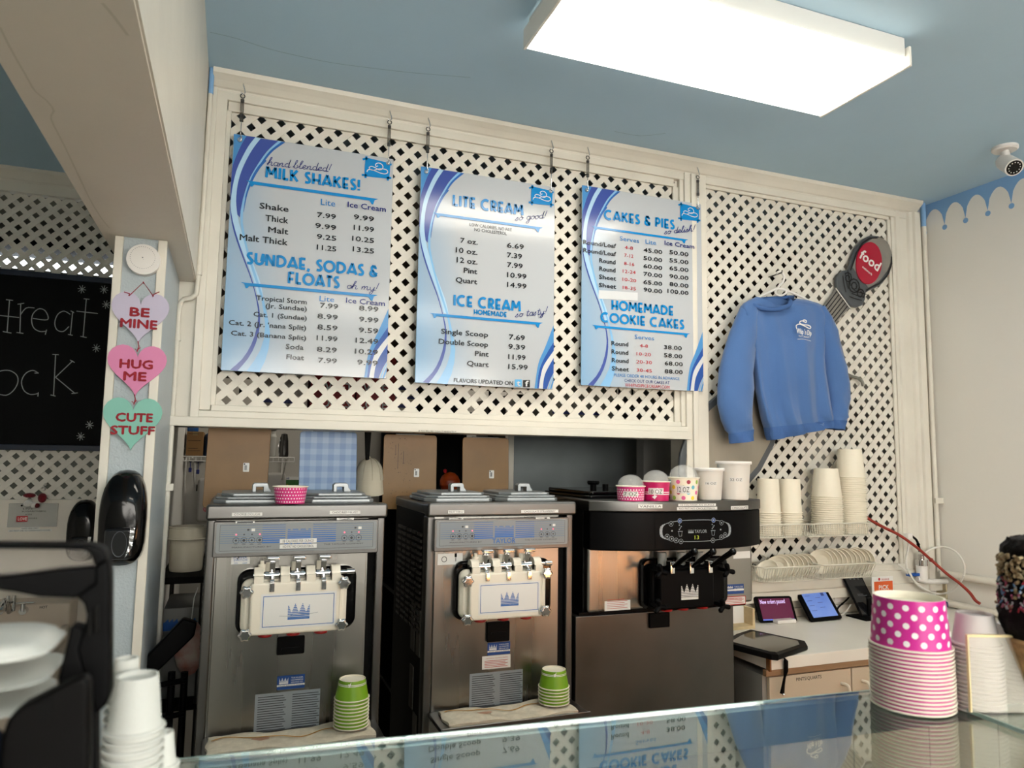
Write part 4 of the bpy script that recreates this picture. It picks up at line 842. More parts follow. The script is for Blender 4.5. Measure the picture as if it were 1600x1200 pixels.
    for px_, py_ in ((1138, 892), (1131, 947), (1033, 893.5), (1031, 948)):
        a = onY(px_, py_, yd - .05); m = MB().cyl((a.x, a.y + .05, a.z), (a.x, a.y + .004, a.z), .007, n=10)
        for k in range(3):
            an = PI/2 + k * 2 * PI / 3 + .3; m.cyl((a.x, a.y, a.z), (a.x + .020 * math.cos(an), a.y, a.z + .020 * math.sin(an)), .008, .009, n=10).sphere((a.x + .020 * math.cos(an), a.y, a.z + .020 * math.sin(an)), .0098, 8)
        t.part('wing_knob', m, M['black'])
    for px_ in (1046, 1071, 1102):
        a = onY(px_, 951, yd - .02); t.part('spout_cap', MB().lathe([(.001, 1.172), (.021, 1.172), (.023, 1.178), (.02, 1.184), (.001, 1.184)], (a.x, yd + .0, 0), 16), M['red'])
    A, B = P(1013, 981, YM), P(1044, 958, YM); t.part('drip_box', MB().rbox(A.x, B.x, YM - .012, YM, A.z, 1.155, .003), M['black'])
    s = MB(); ys = YM - .0008
    A, B = P(1133, 929, ys), P(1162, 912, ys); quadY(s, A.x, B.x, A.z, B.z, ys, SK); crown(s, A.x + .006, A.x + .036, A.z + .022, B.z - .005, ys - .0004, WH, 5); quadY(s, A.x, B.x, A.z + .012, A.z + .018, ys - .0004, WH)
    for i, tt in enumerate(('TAYLOR', 'ULTIMATE', 'SERVICE CO.')): text(s, tt, (A.x + .042, ys, B.z - .012 - i * .007), (B.x - .004, ys, B.z - .012 - i * .007), .005, WH, off=(0, -.0005, 0))
    t.part('service_sticker', s, PRT); s = MB(); A, B = P(1128.5, 946.5, ys), P(1165, 930.5, ys); quadY(s, A.x, B.x, A.z, B.z, ys, RP); quadY(s, A.x + .003, B.x - .003, A.z + .003, B.z - .003, ys - .0003, WH); text(s, 'CAUTION MOVING PARTS', (A.x + .01, ys, B.z - .013), (B.x - .01, ys, B.z - .013), .006, RP, off=(0, -.0006, 0))
    for k in range(4): quadY(s, A.x + .008, B.x - .01 - .008 * (k % 2), A.z + .007 + k * .0055, A.z + .009 + k * .0055, ys - .0006, RP)
    t.part('caution_sticker', s, PRT); s = MB(); A, B = P(944.5, 955, ys), P(985, 937, ys); quadY(s, A.x, B.x, A.z, B.z, ys, WH)
    for k in range(6): quadY(s, A.x + .01, B.x - .012 - .012 * (k % 2), A.z + .007 + k * .006, A.z + .0085 + k * .006, ys - .0004, RP)
    t.part('notice_sticker', s, PRT); s = MB(); A, B = P(1146, 873, ys), P(1172, 861, ys); quadY(s, A.x, B.x, A.z, B.z, ys, WH)
    t.part('blank_sticker', s, PRT)
    m = MB()
    for ins, za, zb in ((0, ZT, ZT + .013), (.012, ZT + .013, ZT + .027)):
        m.prismz([(1.245 + ins, -.40 + ins), (1.26 + ins, -.44 + ins), (1.62 - ins, -.44 + ins), (1.64 - ins, -.40), (1.64 - ins, -.05 - ins), (1.245 + ins, -.05 - ins)], za, zb)
    lid = t.part('hopper_lid', m, M['blackg'], bevel=.004)
    a = onY(927, 762, -.25); t.part('lid_knob', MB().cyl((a.x, -.25, ZT + .027), (a.x, -.25, ZT + .045), .013, n=12).lathe([(.001, ZT + .06), (.024, ZT + .06), (.026, ZT + .053), (.022, ZT + .045), (.001, ZT + .045)], (a.x, -.25, 0), 8), M['black'], parent=lid)
    a = onY(946, 764, -.25); t.part('lid_knob', MB().cyl((a.x, -.25, ZT + .027), (a.x, -.25, ZT + .047), .012, n=12), M['black'], parent=lid)
    return ZT
ZT3 = machine3()
# ================================================================ CUPS
PINK = mat('pink printed cup paper', '#d4327f', .35); MAG = mat('magenta printed cup paper', '#c0125e', .35); GREEN = mat('lime green cup paper', '#6f9d16', .35); CREAM = mat('cream cup paper', '#ece4cf', .4)
PLUM = mat('pink plum cup paper', '#c92c8f', .3)
DOTS = [mat('cup dot ' + k, v, .4) for k, v in (('white', '#f2ecec'), ('pink', '#e0659a'), ('green', '#8fb84b'), ('yellow', '#e8cf3a'), ('cyan', '#6db6c8'), ('crimson', '#a11e3f'))]
DOME = mat('clear dome lid plastic', '#f6f8f8', .06, spec=.8, alpha=.22)
def cup_mesh(rb, rt, h, flip=False, th=.0012, rim=.0028, n=28):
    """paper cup standing at z=0; rb bottom radius, rt rim radius. material 0 wall, 1 rim/inside"""
    pr = [(.001, .004), (rb - .002, .004), (rb - .002, 0), (rb, 0), (rt, h - rim)]; mi = [1, 1, 1, 0]
    pr += [(rt + rim * 1.1, h - rim), (rt + rim * 1.35, h - rim * .5), (rt + rim * 1.1, h), (rt - th, h - rim * .5), (rb - th - .001, .006), (.001, .006)]; mi += [1] * 6
    m = MB().lathe(pr, n=n, mis=mi)
    if flip: m.v = [(x, -y, h - z) for x, y, z in m.v]
    return m
def wallpt(rb, rt, h, ang, z, d=.0004):
    r = rb + (rt - rb) * z / h + d; return Vector((r * math.cos(ang), r * math.sin(ang), z))
def dot(m, rb, rt, h, ang, z, r, mi, n=8):
    rr = rb + (rt - rb) * z / h; m.add([wallpt(rb, rt, h, ang + r / rr * math.cos(2 * PI * k / n), z + r * math.sin(2 * PI * k / n)) for k in range(n)], [tuple(range(n))], mi)
def shift(m, c): m.v = [(x + c[0], y + c[1], z + c[2]) for x, y, z in m.v]; return m
def face_label(m, s, rb, rt, h, a0, z0, z1, wd, mi_p, mi_t):
    """paper label wrapped on a cup, centred at angle a0"""
    rr = rb + (rt - rb) * .5; n = 5
    for k in range(n):
        u0, u1 = -wd / 2 + wd * k / n, -wd / 2 + wd * (k + 1) / n; m.add([wallpt(rb, rt, h, a0 + u / rr, z, .0007) for u, z in ((u0, z0), (u1, z0), (u1, z1), (u0, z1))], [(0, 1, 2, 3)], mi_p)
    vs, fs, w_ = glyphs(s, .01); hh = (z1 - z0) * .7; m.add([wallpt(rb, rt, h, a0 + (-wd * .42 + wd * .84 * x / w_) / rr, z0 + (z1 - z0) * .15 + y / CAPH * hh, .0012) for x, y in vs], fs, mi_t)
AV = math.atan2(CAM.y - (-.5), CAM.x - 1.7)     # angle of the side that faces the viewer
# pink cup on the first machine
a, b = onY(429, 761, -.50), onY(480.5, 761, -.50); c = ((a.x + b.x) / 2, -.483, 1.5575); rt, rb, h = .0505, .043, .052
av = math.atan2(CAM.y - c[1], CAM.x - c[0])
t = Thing('paper_cup', c, 'pink paper cup with white dots and white rim on the COOKIE DOUGH machine', 'cup'); t.part('cup_wall', shift(cup_mesh(rb, rt, h), c), [PINK, M['wcup']])
m = MB()
for r_ in range(5):
    for k in range(34): dot(m, rb, rt, h, 2 * PI * (k + .5 * (r_ % 2)) / 34, .006 + r_ * .0098, .0022, 0)
t.part('dots', shift(m, c), DOTS)
# row of size samples on the third machine
def sample(px, ybase, ytop, wpx, bpx, lab, kind, label, dome=0, ang=0):
    Y = YM - .045; c3_ = onY(px, ybase, Y); c = (c3_.x, Y, ZT3 + .0005); s = (onY(px + 10, ybase, Y).x - onY(px, ybase, Y).x) / 10 * .94
    h = (onY(px, ytop, Y).z - onY(px, ybase, Y).z); rt, rb = wpx / 2 * s - .003, bpx / 2 * s; a0 = math.atan2(CAM.y - c[1], CAM.x - c[0])
    t = Thing('sample_cup', c, label, 'cup')
    if kind in ('pink', 'mag', 'multi'):
        t.part('cup_wall', shift(cup_mesh(rb, rt, h), c), [{'pink': PINK, 'mag': MAG, 'multi': CREAM}[kind], M['wcup']]); m = MB()
        if kind == 'pink':
            for r_ in range(5):
                for k in range(30): dot(m, rb, rt, h, 2 * PI * (k + .5 * (r_ % 2)) / 30, .007 + r_ * (h - .012) / 5, .0028, 0)
        if kind == 'multi':
            for r_ in range(4):
                for k in range(9): dot(m, rb, rt, h, a0 + 2 * PI * (k + .5 * (r_ % 2)) / 9, .010 + r_ * (h - .014) / 3.6, .0075, 1 + (k * 2 + r_ * 3) % 5, 14)
        if kind == 'mag':
            for z in (.022, .029):
                for k in range(28): m.add([wallpt(rb, rt, h, a0 + 2 * PI * (k + e) / 28, z + q_, .0006) for e, q_ in ((0, 0), (1, 0), (1, .003), (0, .003))], [(0, 1, 2, 3)], 0)
            for z, e in ((.036, .1), (.016, -.1)): m.add([wallpt(rb, rt, h, a0 + e + u, z + v_, .0009) for u, v_ in ((-.2, -.002), (0, -.010), (.2, .002), (.05, .004), (0, .012), (-.05, .002))], [tuple(range(6))], 0)
        t.part('printed_pattern', shift(m, c), DOTS)
        m = MB(); face_label(m, lab, rb, rt, h, a0, h * .32, h * .66, rt * (1.1 if kind != 'multi' else .9), 0, 1); t.part('size_label', shift(m, c), [M['white'], M['ink']])
        R_ = rt * .92; hd = dome; pr = [(rt + .003, h - .001), (rt + .003, h + .003), (R_, h + .004)] + [(max(.001, R_ * math.cos(a)), h + .004 + hd * math.sin(a)) for a in [PI/2 * k / 8 for k in range(1, 9)]]
        t.part('dome_lid', shift(MB().lathe(pr, n=28), c), DOME)
    else:
        wm = mat('translucent white deli plastic', '#dedad2', .3, trans=.15); m = MB().lathe([(.001, 0), (rb - .003, 0), (rb, .003), (rt - .003, h - .018), (rt - .003, h - .008), (rt, h - .008), (.001, h - .008)], n=30); t.part('tub_wall', shift(m, c), wm)
        t.part('tub_lid', shift(MB().lathe([(.001, h - .004), (rt - .006, h - .004), (rt - .005, h), (rt + .002, h), (rt + .0035, h - .004), (rt + .0025, h - .011), (rt, h - .011)], n=30), c), M['wplast2'])
        m = MB(); face_label(m, lab, rb, rt, h, a0 + .15, h * .48, h * .58, rt * .8, 0, 1); t.part('size_label', shift(m, c), [M['white'], M['ink']])
sample(985.5, 783, 760, 43, 38, '7 OZ', 'pink', 'sample cup labelled 7 OZ, pink with white dots under a clear dome', .036)
sample(1025, 783, 753, 42, 36, '10 OZ', 'mag', 'sample cup labelled 10 OZ, magenta with a white double stripe under a clear dome', .036)
sample(1068, 784, 748.5, 45, 38, '12 OZ', 'multi', 'sample cup labelled 12 OZ, cream with coloured spots under a clear dome', .042)
sample(1108, 785, 735, 43, 33, '16 OZ', 'tub', 'white plastic sample tub labelled 16 OZ with a lid')
sample(1147, 785, 725, 48, 38, '32 OZ', 'tub', 'tallest white plastic sample tub, labelled 32 OZ')
# nested stacks: every cup its own object
ORD = ['topmost', 'second', 'third', 'fourth', 'fifth', 'sixth', 'seventh', 'eighth', 'ninth', 'tenth', 'eleventh', 'twelfth', 'thirteenth', 'fourteenth', 'fifteenth', 'sixteenth', 'seventeenth', 'eighteenth', 'nineteenth', 'twentieth', 'twenty-first', 'twenty-second', 'twenty-third', 'twenty-fourth', 'twenty-fifth', 'twenty-sixth', 'twenty-seventh', 'twenty-eighth', 'twenty-ninth', 'thirtieth', 'thirty-first', 'thirty-second', 'thirty-third', 'thirty-fourth', 'thirty-fifth', 'thirty-sixth', 'thirty-seventh', 'thirty-eighth', 'thirty-ninth', 'fortieth']
def stack(c, n, pitch, rb, rt, h, mats_, kind, where, group, name='paper_cup', extra=None, mesh=None, rnd=.0004, rim=.0028):
    me = None
    for i in range(n):          # i = 0 topmost ; cups stand upside down
        z = c[2] + (n - 1 - i) * pitch
        lab = ('%s of the %s' % (ORD[i], where)) if i == 0 else ('%s from top of the %s' % (ORD[i], where))
        if i == 0 and extra:
            t = Thing(name, (c[0], c[1], z), kind + ', ' + lab, 'cup', group); t.part('cup_wall', shift(cup_mesh(rb, rt, h, True), (c[0], c[1], z)), mats_); t.part('printed_pattern', shift(extra(), (c[0], c[1], z)), DOTS); continue
        if me is None:
            o = mk(name, shift(mesh or cup_mesh(rb, rt, h, True, rim=rim), (c[0], c[1], z)), mats_, (c[0], c[1], z)); me = o.data
        else:
            o = bpy.data.objects.new(name, me); COL.objects.link(o); o.location = (c[0] + random.uniform(-rnd, rnd), c[1] + random.uniform(-rnd, rnd), z)
        tag(o, (kind + ', ' + lab), 'cup', group)
# ---------------------------------------------------------------- towels and green cups on the drip shelves
terry = mat('cream terry cloth', '#cfc6b2', .95, var=.12, vs=60, bump=1.0, bs=500)
def towel(x0, x1, yf, yb, z, label, stripe):
    t = Thing('folded_towel', ((x0 + x1) / 2, (yf + yb) / 2, z), label, 'towel', 'towels on the drip shelves'); m = MB(); nx, ny = 40, 9
    H = lambda u, v: .013 + .006 * math.sin(u * 7 + v * 2) * math.sin(u * 3.1) + .003 * math.sin(u * 23 + v * 9)
    vs = []
    for i in range(nx + 1):
        for j in range(ny + 1):
            u, v = i / nx, j / ny; e = min(1, 4 * min(v, 1 - v, 8 * u, 8 * (1 - u)) + .35); vs.append((x0 + (x1 - x0) * u + .004 * math.sin(v * 9), yf + (yb - yf) * v + .006 * math.sin(u * 9), z + .001 + H(u, v) * math.sqrt(e)))
    k = ny + 1; m.add(vs, [(i * k + j, (i + 1) * k + j, (i + 1) * k + j + 1, i * k + j + 1) for i in range(nx) for j in range(ny)], 0, True)
    lo = [(x, y, z + .0005) for x, y, _ in vs]; per_ = [i * k for i in range(nx + 1)] + [nx * k + j for j in range(1, k)] + [i * k + ny for i in range(nx - 1, -1, -1)] + [j for j in range(ny - 1, 0, -1)]
    pv = [vs[q] for q in per_] + [lo[q] for q in per_]; n = len(per_); m.add(pv, [(a, (a + 1) % n, (a + 1) % n + n, a + n) for a in range(n)][::1], 0, True)
    t.part('cloth', m, terry)
    s = MB(); pts = []
    for i in range(nx - 3): u = (i + 1) / nx; v = stripe + .09 * math.sin(u * 8 + .5); e = 1; pts.append((x0 + (x1 - x0) * u, yf + (yb - yf) * v, z + .0025 + H(u, v)))
    stroke(s, pts, .006, 0, N=(0, 0, 1), d=.001); t.part('woven_stripe', s, mat('mustard woven stripe', '#b8863a', .9))
    s = MB(); cx_ = x0 + (x1 - x0) * .3; s.add([(cx_ + .03 * math.cos(a * .7) * (1 + .3 * math.sin(a * 3)), yf + (yb - yf) * .45 + .012 * math.sin(a * .7), z + .0035 + H(.3, .45)) for a in range(9)], [tuple(range(9))]); t.part('stain', s, mat('berry stain', '#a9836c', .9))
SHELF = .893
towel(.004, .460, -.652, -.520, SHELF, 'stained cream terry towel folded on the shelf of the COOKIE DOUGH machine', .55)
towel(.680, 1.110, -.652, -.520, SHELF - .0, 'cream terry towel with a brown stain on the shelf of the NUTTERO machine', .65)
def bowtie():
    m = MB(); rb, rt, h = .0385, .0485, .055
    zz = lambda z: h - z
    for k in range(28):
        for z in (.041, .0445): m.add([Vector((r * math.cos(a), r * math.sin(a), z + q)) for a, q in ((2 * PI * k / 28, 0), (2 * PI * (k + 1) / 28, 0), (2 * PI * (k + 1) / 28, .0018), (2 * PI * k / 28, .0018)) for r in [rb + (rt - rb) * (h - z) / h + .0006]], [(0, 1, 2, 3)], 0)
    for sgn in (-1, 1):
        a0 = -PI/2 - .35; r = .0412; z0 = .043; m.add([Vector((r * math.cos(a0 + u), r * math.sin(a0 + u), z0 + v * sgn)) for u, v in ((-.05 * sgn, 0), (-.1 * sgn, .006), (.02 * sgn, .006), (.12 * sgn, .012), (.1 * sgn, .004), (.05 * sgn, 0))], [tuple(range(6))], 0)
    return m
for (px, py, n, wh) in ((548, 1137, 9, 'COOKIE DOUGH'), (865, 1109, 6, 'NUTTERO')):
    gx = onY(px, py, -.585).x
    stack((gx, -.585, SHELF + .0215), n, .0098, .0385, .0485, .055, [GREEN, M['wcup']], 'lime green paper cup', 'stack on the %s machine' % wh, 'green cups on the %s shelf' % wh, extra=bowtie)
# ================================================================ THINGS HANGING IN THE OPENING
board_m = mat('brown hardboard', '#7d5d33', .45, var=.14, vs=7, bump=.1, bs=80)
def clipboard(pl, pr, pb, Y, label, mt, spl=False, w_=None):
    a, b, c = onY(*pl, Y), onY(*pr, Y), onY(*pb, Y); x0, x1, z1, z0 = a.x, b.x, (a.z + b.z) / 2, c.z; cx = (x0 + x1) / 2
    t = Thing('clipboard', (cx, Y, z0), label, 'clipboard', 'clipboards hanging under the sill beam'); m = MB().rbox(x0, x1, Y, Y + .004, z0, z1, .014, n=4)
    ang = (c.x - a.x) / (z1 - z0); m.v = [(x + (z1 - z) * ang, y, z) for x, y, z in m.v]; t.part('board', m, mt)
    for xx in (cx - .033, cx + .033): t.part('rivet', MB().lathe([(.001, -.002), (.004, -.001), (.005, 0)], (xx, Y, z1 - .012), 10, axis='y'), M['chrome'])
    t.part('metal_clip', MB().box(cx - .06, cx + .06, Y + .004, Y + .012, z1 - .03, z1 + .004), M['steel2'], bevel=.002)
    if mt is not ging:
        s = MB(); sx_, sz_ = cx + .028, z1 - .155; s.rbox(sx_ - .011, sx_ + .011, Y - .0008, Y, sz_ - .017, sz_ + .017, .003)
        for k in range(6): s.box(sx_ - .006 + .0015 * k, sx_ - .0052 + .0015 * k, Y - .0014, Y - .0008, sz_ - .010, sz_ + .008, 1)
        s.box(sx_ - .009, sx_ - .004, Y - .0014, Y - .0008, sz_ + .010, sz_ + .015, 1); t.part('barcode_sticker', s, [M['white'], M['ink']])
    if spl:
        s = MB()
        for k in range(70):
            u, v = random.gauss(.3, .14), random.random(); r = random.uniform(.0005, .0017)
            if 0 < u < 1: discY(s, x0 + (x1 - x0) * u, z1 - .01 - (z1 - z0 - .03) * v, r, Y - .0006, 0, 7)
        for u, v0, l in ((.27, .12, .10), (.22, .14, .04), (.37, .22, .05)): s.box(x0 + (x1 - x0) * u, x0 + (x1 - x0) * u + .0013, Y - .0008, Y - .0002, z1 - v0 * (z1 - z0) - l, z1 - v0 * (z1 - z0)); discY(s, x0 + (x1 - x0) * u, z1 - v0 * (z1 - z0) - l, .0018, Y - .0009, 0, 7)
        t.part('splashes', s, mat('dried chocolate', '#2b1508', .5))
    return t
ging = bpy.data.materials.new('blue gingham print'); ging.use_nodes = True; nt = ging.node_tree; b = nt.nodes['Principled BSDF']; b.inputs['Roughness'].default_value = .4
tc = nt.nodes.new('ShaderNodeTexCoord'); sx = nt.nodes.new('ShaderNodeSeparateXYZ'); nt.links.new(tc.outputs['Object'], sx.inputs[0]); outs = []
for ax in ('X', 'Z'):
    m1_ = nt.nodes.new('ShaderNodeMath'); m1_.operation = 'MULTIPLY'; m1_.inputs[1].default_value = 2 * PI / .045; nt.links.new(sx.outputs[ax], m1_.inputs[0])
    m2_ = nt.nodes.new('ShaderNodeMath'); m2_.operation = 'SINE'; nt.links.new(m1_.outputs[0], m2_.inputs[0]); m3_ = nt.nodes.new('ShaderNodeMath'); m3_.operation = 'GREATER_THAN'; m3_.inputs[1].default_value = 0; nt.links.new(m2_.outputs[0], m3_.inputs[0]); outs.append(m3_)
ad = nt.nodes.new('ShaderNodeMath'); ad.operation = 'ADD'; nt.links.new(outs[0].outputs[0], ad.inputs[0]); nt.links.new(outs[1].outputs[0], ad.inputs[1]); dv_ = nt.nodes.new('ShaderNodeMath'); dv_.operation = 'MULTIPLY'; dv_.inputs[1].default_value = .5; nt.links.new(ad.outputs[0], dv_.inputs[0])
rp = nt.nodes.new('ShaderNodeValToRGB'); rp.color_ramp.elements[0].color = lin('#8aa6c8'); rp.color_ramp.elements[1].color = lin('#5d80b0'); nt.links.new(dv_.outputs[0], rp.inputs[0]); nt.links.new(rp.outputs[0], b.inputs['Base Color'])
YC = .108
clipboard((326, 664), (424, 668), (316, 794), YC, 'brown clipboard on the far left, above the COOKIE DOUGH label', board_m)
clipboard((469, 673), (558, 676), (466, 792), YC, 'blue gingham patterned clipboard hanging behind the first machine', ging)
clipboard((600, 678), (683, 681), (597, 796), YC, 'brown clipboard spattered with dried chocolate, beside the cap', board_m, True)
clipboard((723, 683), (795, 685), (722, 796), YC, 'brown clipboard with one clean face, next to the grey steel cabinet', board_m)
# white cap
c = onY(577, 740, .14); t = Thing('baseball_cap', (c.x, .14, c.z - .09), 'off white baseball cap hanging behind the first machine', 'cap'); capm = mat('off white cotton twill', '#b5ae9c', .9, bump=.3, bs=300)
m = MB(); n = 26; pr = []
for i in range(9):
    a = PI/2 * i / 8; row = [(c.x + .058 * math.cos(a) ** .8 * math.cos(2 * PI * k / n) if i < 8 else c.x, .14 + .075 * (math.cos(a) if i < 8 else 0) * math.sin(2 * PI * k / n), c.z - .025 + .088 * math.sin(a)) for k in range(n)]; pr += row
m.add(pr, [(i * n + k, i * n + (k + 1) % n, (i + 1) * n + (k + 1) % n, (i + 1) * n + k) for i in range(8) for k in range(n)], 0, True)
t.part('crown', m, capm); t.part('button', MB().sphere((c.x, .14, c.z + .063), .006, 8), capm)
m = MB(); pr = []
for i in range(13):
    a = PI + PI * i / 12; pr += [(c.x + .056 * math.cos(a), .14 + .072 * math.sin(a), c.z - .024), (c.x + .060 * math.cos(a), .14 + .082 * math.sin(a) - .0, c.z - .075 - .012 * math.sin(-a))]
m.add(pr, [(2 * i, 2 * i + 2, 2 * i + 3, 2 * i + 1) for i in range(12)], 0, True); t.part('brim', m, capm)
s = MB()
for k in range(5): a = PI * 1.1 + k * PI * .8 / 4; s.tube([(c.x + .0585 * math.cos(e) ** .8 * math.cos(a), .14 + .0758 * math.cos(e) * math.sin(a), c.z - .025 + .0885 * math.sin(e)) for e in [PI/2 * j / 7 * .97 for j in range(8)]], .0008, 5)
t.part('stitching', s, mat('beige thread', '#948d7c', .9)); t.part('peg', MB().cyl((c.x, .215, c.z + .02), (c.x, .10, c.z + .02), .004), M['steel2'])
t = Thing('hanging_apron', (onY(575, 676, .125).x, .125, 1.84), 'dark cloth hanging between the gingham clipboard and the cap', 'apron'); a = onY(569, 674, .125); b = onY(581, 674, .125)
t.part('cloth', MB().prism([(a.x, a.z + .05), (b.x, a.z + .05), (b.x - .004, a.z - .02), ((a.x + b.x) / 2 + .006, 1.66), ((a.x + b.x) / 2 + .001, 1.60), ((a.x + b.x) / 2 - .005, 1.66), (a.x + .003, a.z - .02)], .112, .13), M['blackm'], bevel=.004)
t.part('peg', MB().cyl(((a.x + b.x) / 2, .096, 1.815), ((a.x + b.x) / 2, .135, 1.815), .004), M['steel2'])
# ================================================================ BACK ROOM
def shelf_wire(x0, x1, y0, y1, z, label):
    t = Thing('wire_shelf', ((x0 + x1) / 2, y1, z), label, 'shelf'); m = MB()
    for yy, zz in ((y0, z), (y0, z - .022), (y1, z), ((y0 + y1) / 2, z)): m.cyl((x0, yy, zz), (x1, yy, zz), .0028, n=6)
    k = int((x1 - x0) / .026)
    t.part('rails', m, M['wplast2']); m = MB()
    for i in range(k + 1):
        xx = x0 + (x1 - x0) * i / k; m.tube([(xx, y1, z + .002), (xx, y0, z + .002), (xx, y0 - .001, z - .022)], .0017, 5)
    o = t.part('cross_wires', m, M['wplast2'], kind='stuff'); 
    for xx in (x0 + .04, x1 - .04): t.part('bracket', MB().tube([(xx, y0 + .02, z - .004), (xx, y1, z - .16), (xx, y1, z)], .004, 6), M['wplast2'])
    return t
shelf_wire(-.20, .34, 1.22, 1.59, 1.688, 'white wire shelf on the back room wall holding bottles and boxes')
SZ = 1.692
def boxthing(name, x0, x1, y0, y1, z0, z1, mt, label, cat, prt=None):
    t = Thing(name, ((x0 + x1) / 2, (y0 + y1) / 2, z0), label, cat); t.part('carton', MB().box(x0, x1, y0, y1, z0, z1), mt, bevel=.003); m = MB()
    if prt: prt(m, x0, x1, y0, z0, z1); t.part('print', m, [M['ink'], M['redink'], M['white'], mat('green print', '#2f6b2a', .5), M['navy'], mat('yellow print', '#b8b23a', .5)])
    t.part('tape', MB().box((x0 + x1) / 2 - .012, (x0 + x1) / 2 + .012, y0 - .0006, y1 + .0006, z1 - .02, z1 + .0006), mat('brown tape', '#8d7448', .35)); return t
kraft = mat('brown corrugated card', '#8a673f', .8, var=.08, vs=6)
def pk(m, x0, x1, y, z0, z1): 
    for a, b_ in ((.2, .3), (.62, .9)): quadY(m, x0 + (x1 - x0) * .1, x0 + (x1 - x0) * .85, z0 + (z1 - z0) * a, z0 + (z1 - z0) * a + .002, y - .0012, 0); quadY(m, x0 + (x1 - x0) * .1, x0 + (x1 - x0) * .7, z0 + (z1 - z0) * b_, z0 + (z1 - z0) * b_ + .002, y - .0012, 0)
boxthing('cardboard_box', -.195, -.115, 1.27, 1.45, SZ, SZ + .125, kraft, 'small brown cardboard box on the left end of the wire shelf', 'box', pk)
def bottle(x, y, z, r, h, mt, label, cat='bottle', neck=.35, cap=None, n=20):
    t = Thing('bottle', (x, y, z), label, cat); t.part('bottle_body', MB().lathe([(.001, 0), (r * .95, 0), (r, .006), (r, h * .66), (r * .8, h * .75), (r * neck, h * .82), (r * neck, h * .9), (.001, h * .9)], (x, y, z), n), mt)
    t.part('bottle_cap', MB().lathe([(r * neck * 1.2, h * .88), (r * neck * 1.2, h), (.001, h)], (x, y, z), n), cap or M['white']); return t
bottle(-.172, 1.36, SZ + .126, .028, .075, mat('blue liquid soap', '#1e4f8e', .25), 'blue bottle standing on the small cardboard box', neck=.5)
bottle(-.082, 1.34, SZ, .034, .15, mat('dark blue plastic', '#14375e', .3), 'dark blue spray bottle beside the cardboard box on the shelf', neck=.4, cap=M['wplast2'])
def pg(m, x0, x1, y, z0, z1): text(m, 'FIX', (x0 + .006, y, z1 - .055), (x1 - .02, y, z1 - .055), .03, 0, .03, off=(0, -.001, 0)); quadY(m, x0 + .035, x1 - .006, z0 + .02, z0 + .05, y - .001, 4); quadY(m, x0 + .03, x1 - .01, z1 - .03, z1 - .02, y - .001, 1)
t = boxthing('carton', -.045, .035, 1.30, 1.42, SZ, SZ + .135, mat('yellow green carton', '#8f9c2a', .5), 'yellow green carton with dark print leaning on the wire shelf', 'box')
m = MB(); m.add([(-.04, 1.2985, SZ + .125), (-.03, 1.2985, SZ + .125), (-.028, 1.2985, SZ + .075), (-.038, 1.2985, SZ + .07)], [(0, 3, 2, 1)], 0).add([(-.015, 1.2985, SZ + .05), (.01, 1.2985, SZ + .05), (.008, 1.2985, SZ + .02), (-.017, 1.2985, SZ + .02)], [(0, 3, 2, 1)], 1); t.part('print', m, [M['ink'], M['navy']])
bottle(.226, 1.35, SZ, .026, .165, mat('white label bottle', '#b9b8b0', .4), 'tall white bottle with a black cap on the right part of the shelf', neck=.8, cap=M['black'])
t = Thing('steel_flask', (.292, 1.35, SZ), 'narrow steel flask on the right end of the wire shelf', 'flask'); t.part('flask_body', MB().lathe([(.001, 0), (.024, 0), (.026, .01), (.022, .09), (.016, .125), (.001, .13)], (.292, 1.35, SZ), 18), M['steel2']); t.part('handle', MB().tube([(.272, 1.34, SZ + .11), (.262, 1.335, SZ + .06), (.268, 1.34, SZ + .01)], .004, 6), M['chrome'])
# wall mounted soap dispensers in the back room
def wall_dispenser(x, y, z, label, h=.24):
    t = Thing('wall_dispenser', (x, y, z), label, 'dispenser'); t.part('case', MB().rbox(x - .055, x + .055, y - .09, y, z, z + h, .02), mat('grey white dispenser plastic', '#a9a6a0', .4), bevel=.006)
    t.part('dial', MB().lathe([(.001, -.008), (.017, -.008), (.02, 0)], (x - .005, y - .09, z + h * .74), 18, axis='y'), mat('pale grey dial', '#c0beb8', .4)); m = MB(); quadY(m, x - .02, x + .01, z + h * .42, z + h * .46, y - .0912, 0); ringY(m, x - .005, z + h * .3, .014, .004, y - .0912, 1); quadY(m, x - .008, x - .002, z + h * .26, z + h * .34, y - .0914, 1); t.part('printed_mark', m, [M['ink'], M['redink']]); t.part('hose', MB().tube([(x + .01, y - .04, z), (x + .012, y - .04, z - .12), (x - .01, y - .03, z - .25)], .006, 8), M['black'])
    t.part('side_button', MB().box(x - .062, x - .054, y - .06, y - .03, z + h * .7, z + h * .85), M['black']); return t
wall_dispenser(-.085, 1.597, 1.33, 'grey white wall dispenser with red ring mark left of the clipboards')
wall_dispenser(.268, 1.597, 1.36, 'grey white wall dispenser between the first two clipboards')
t = Thing('paper_notice', (.35, 1.60, 1.5), 'white box label with green ECOLAB sanitizing sign on the back wall', 'sign'); m = MB(); a, b = onY(436, 762, 1.588), onY(468, 746, 1.588); m.box(a.x, b.x + .03, 1.588, 1.598, a.z - .08, b.z + .004, 2)
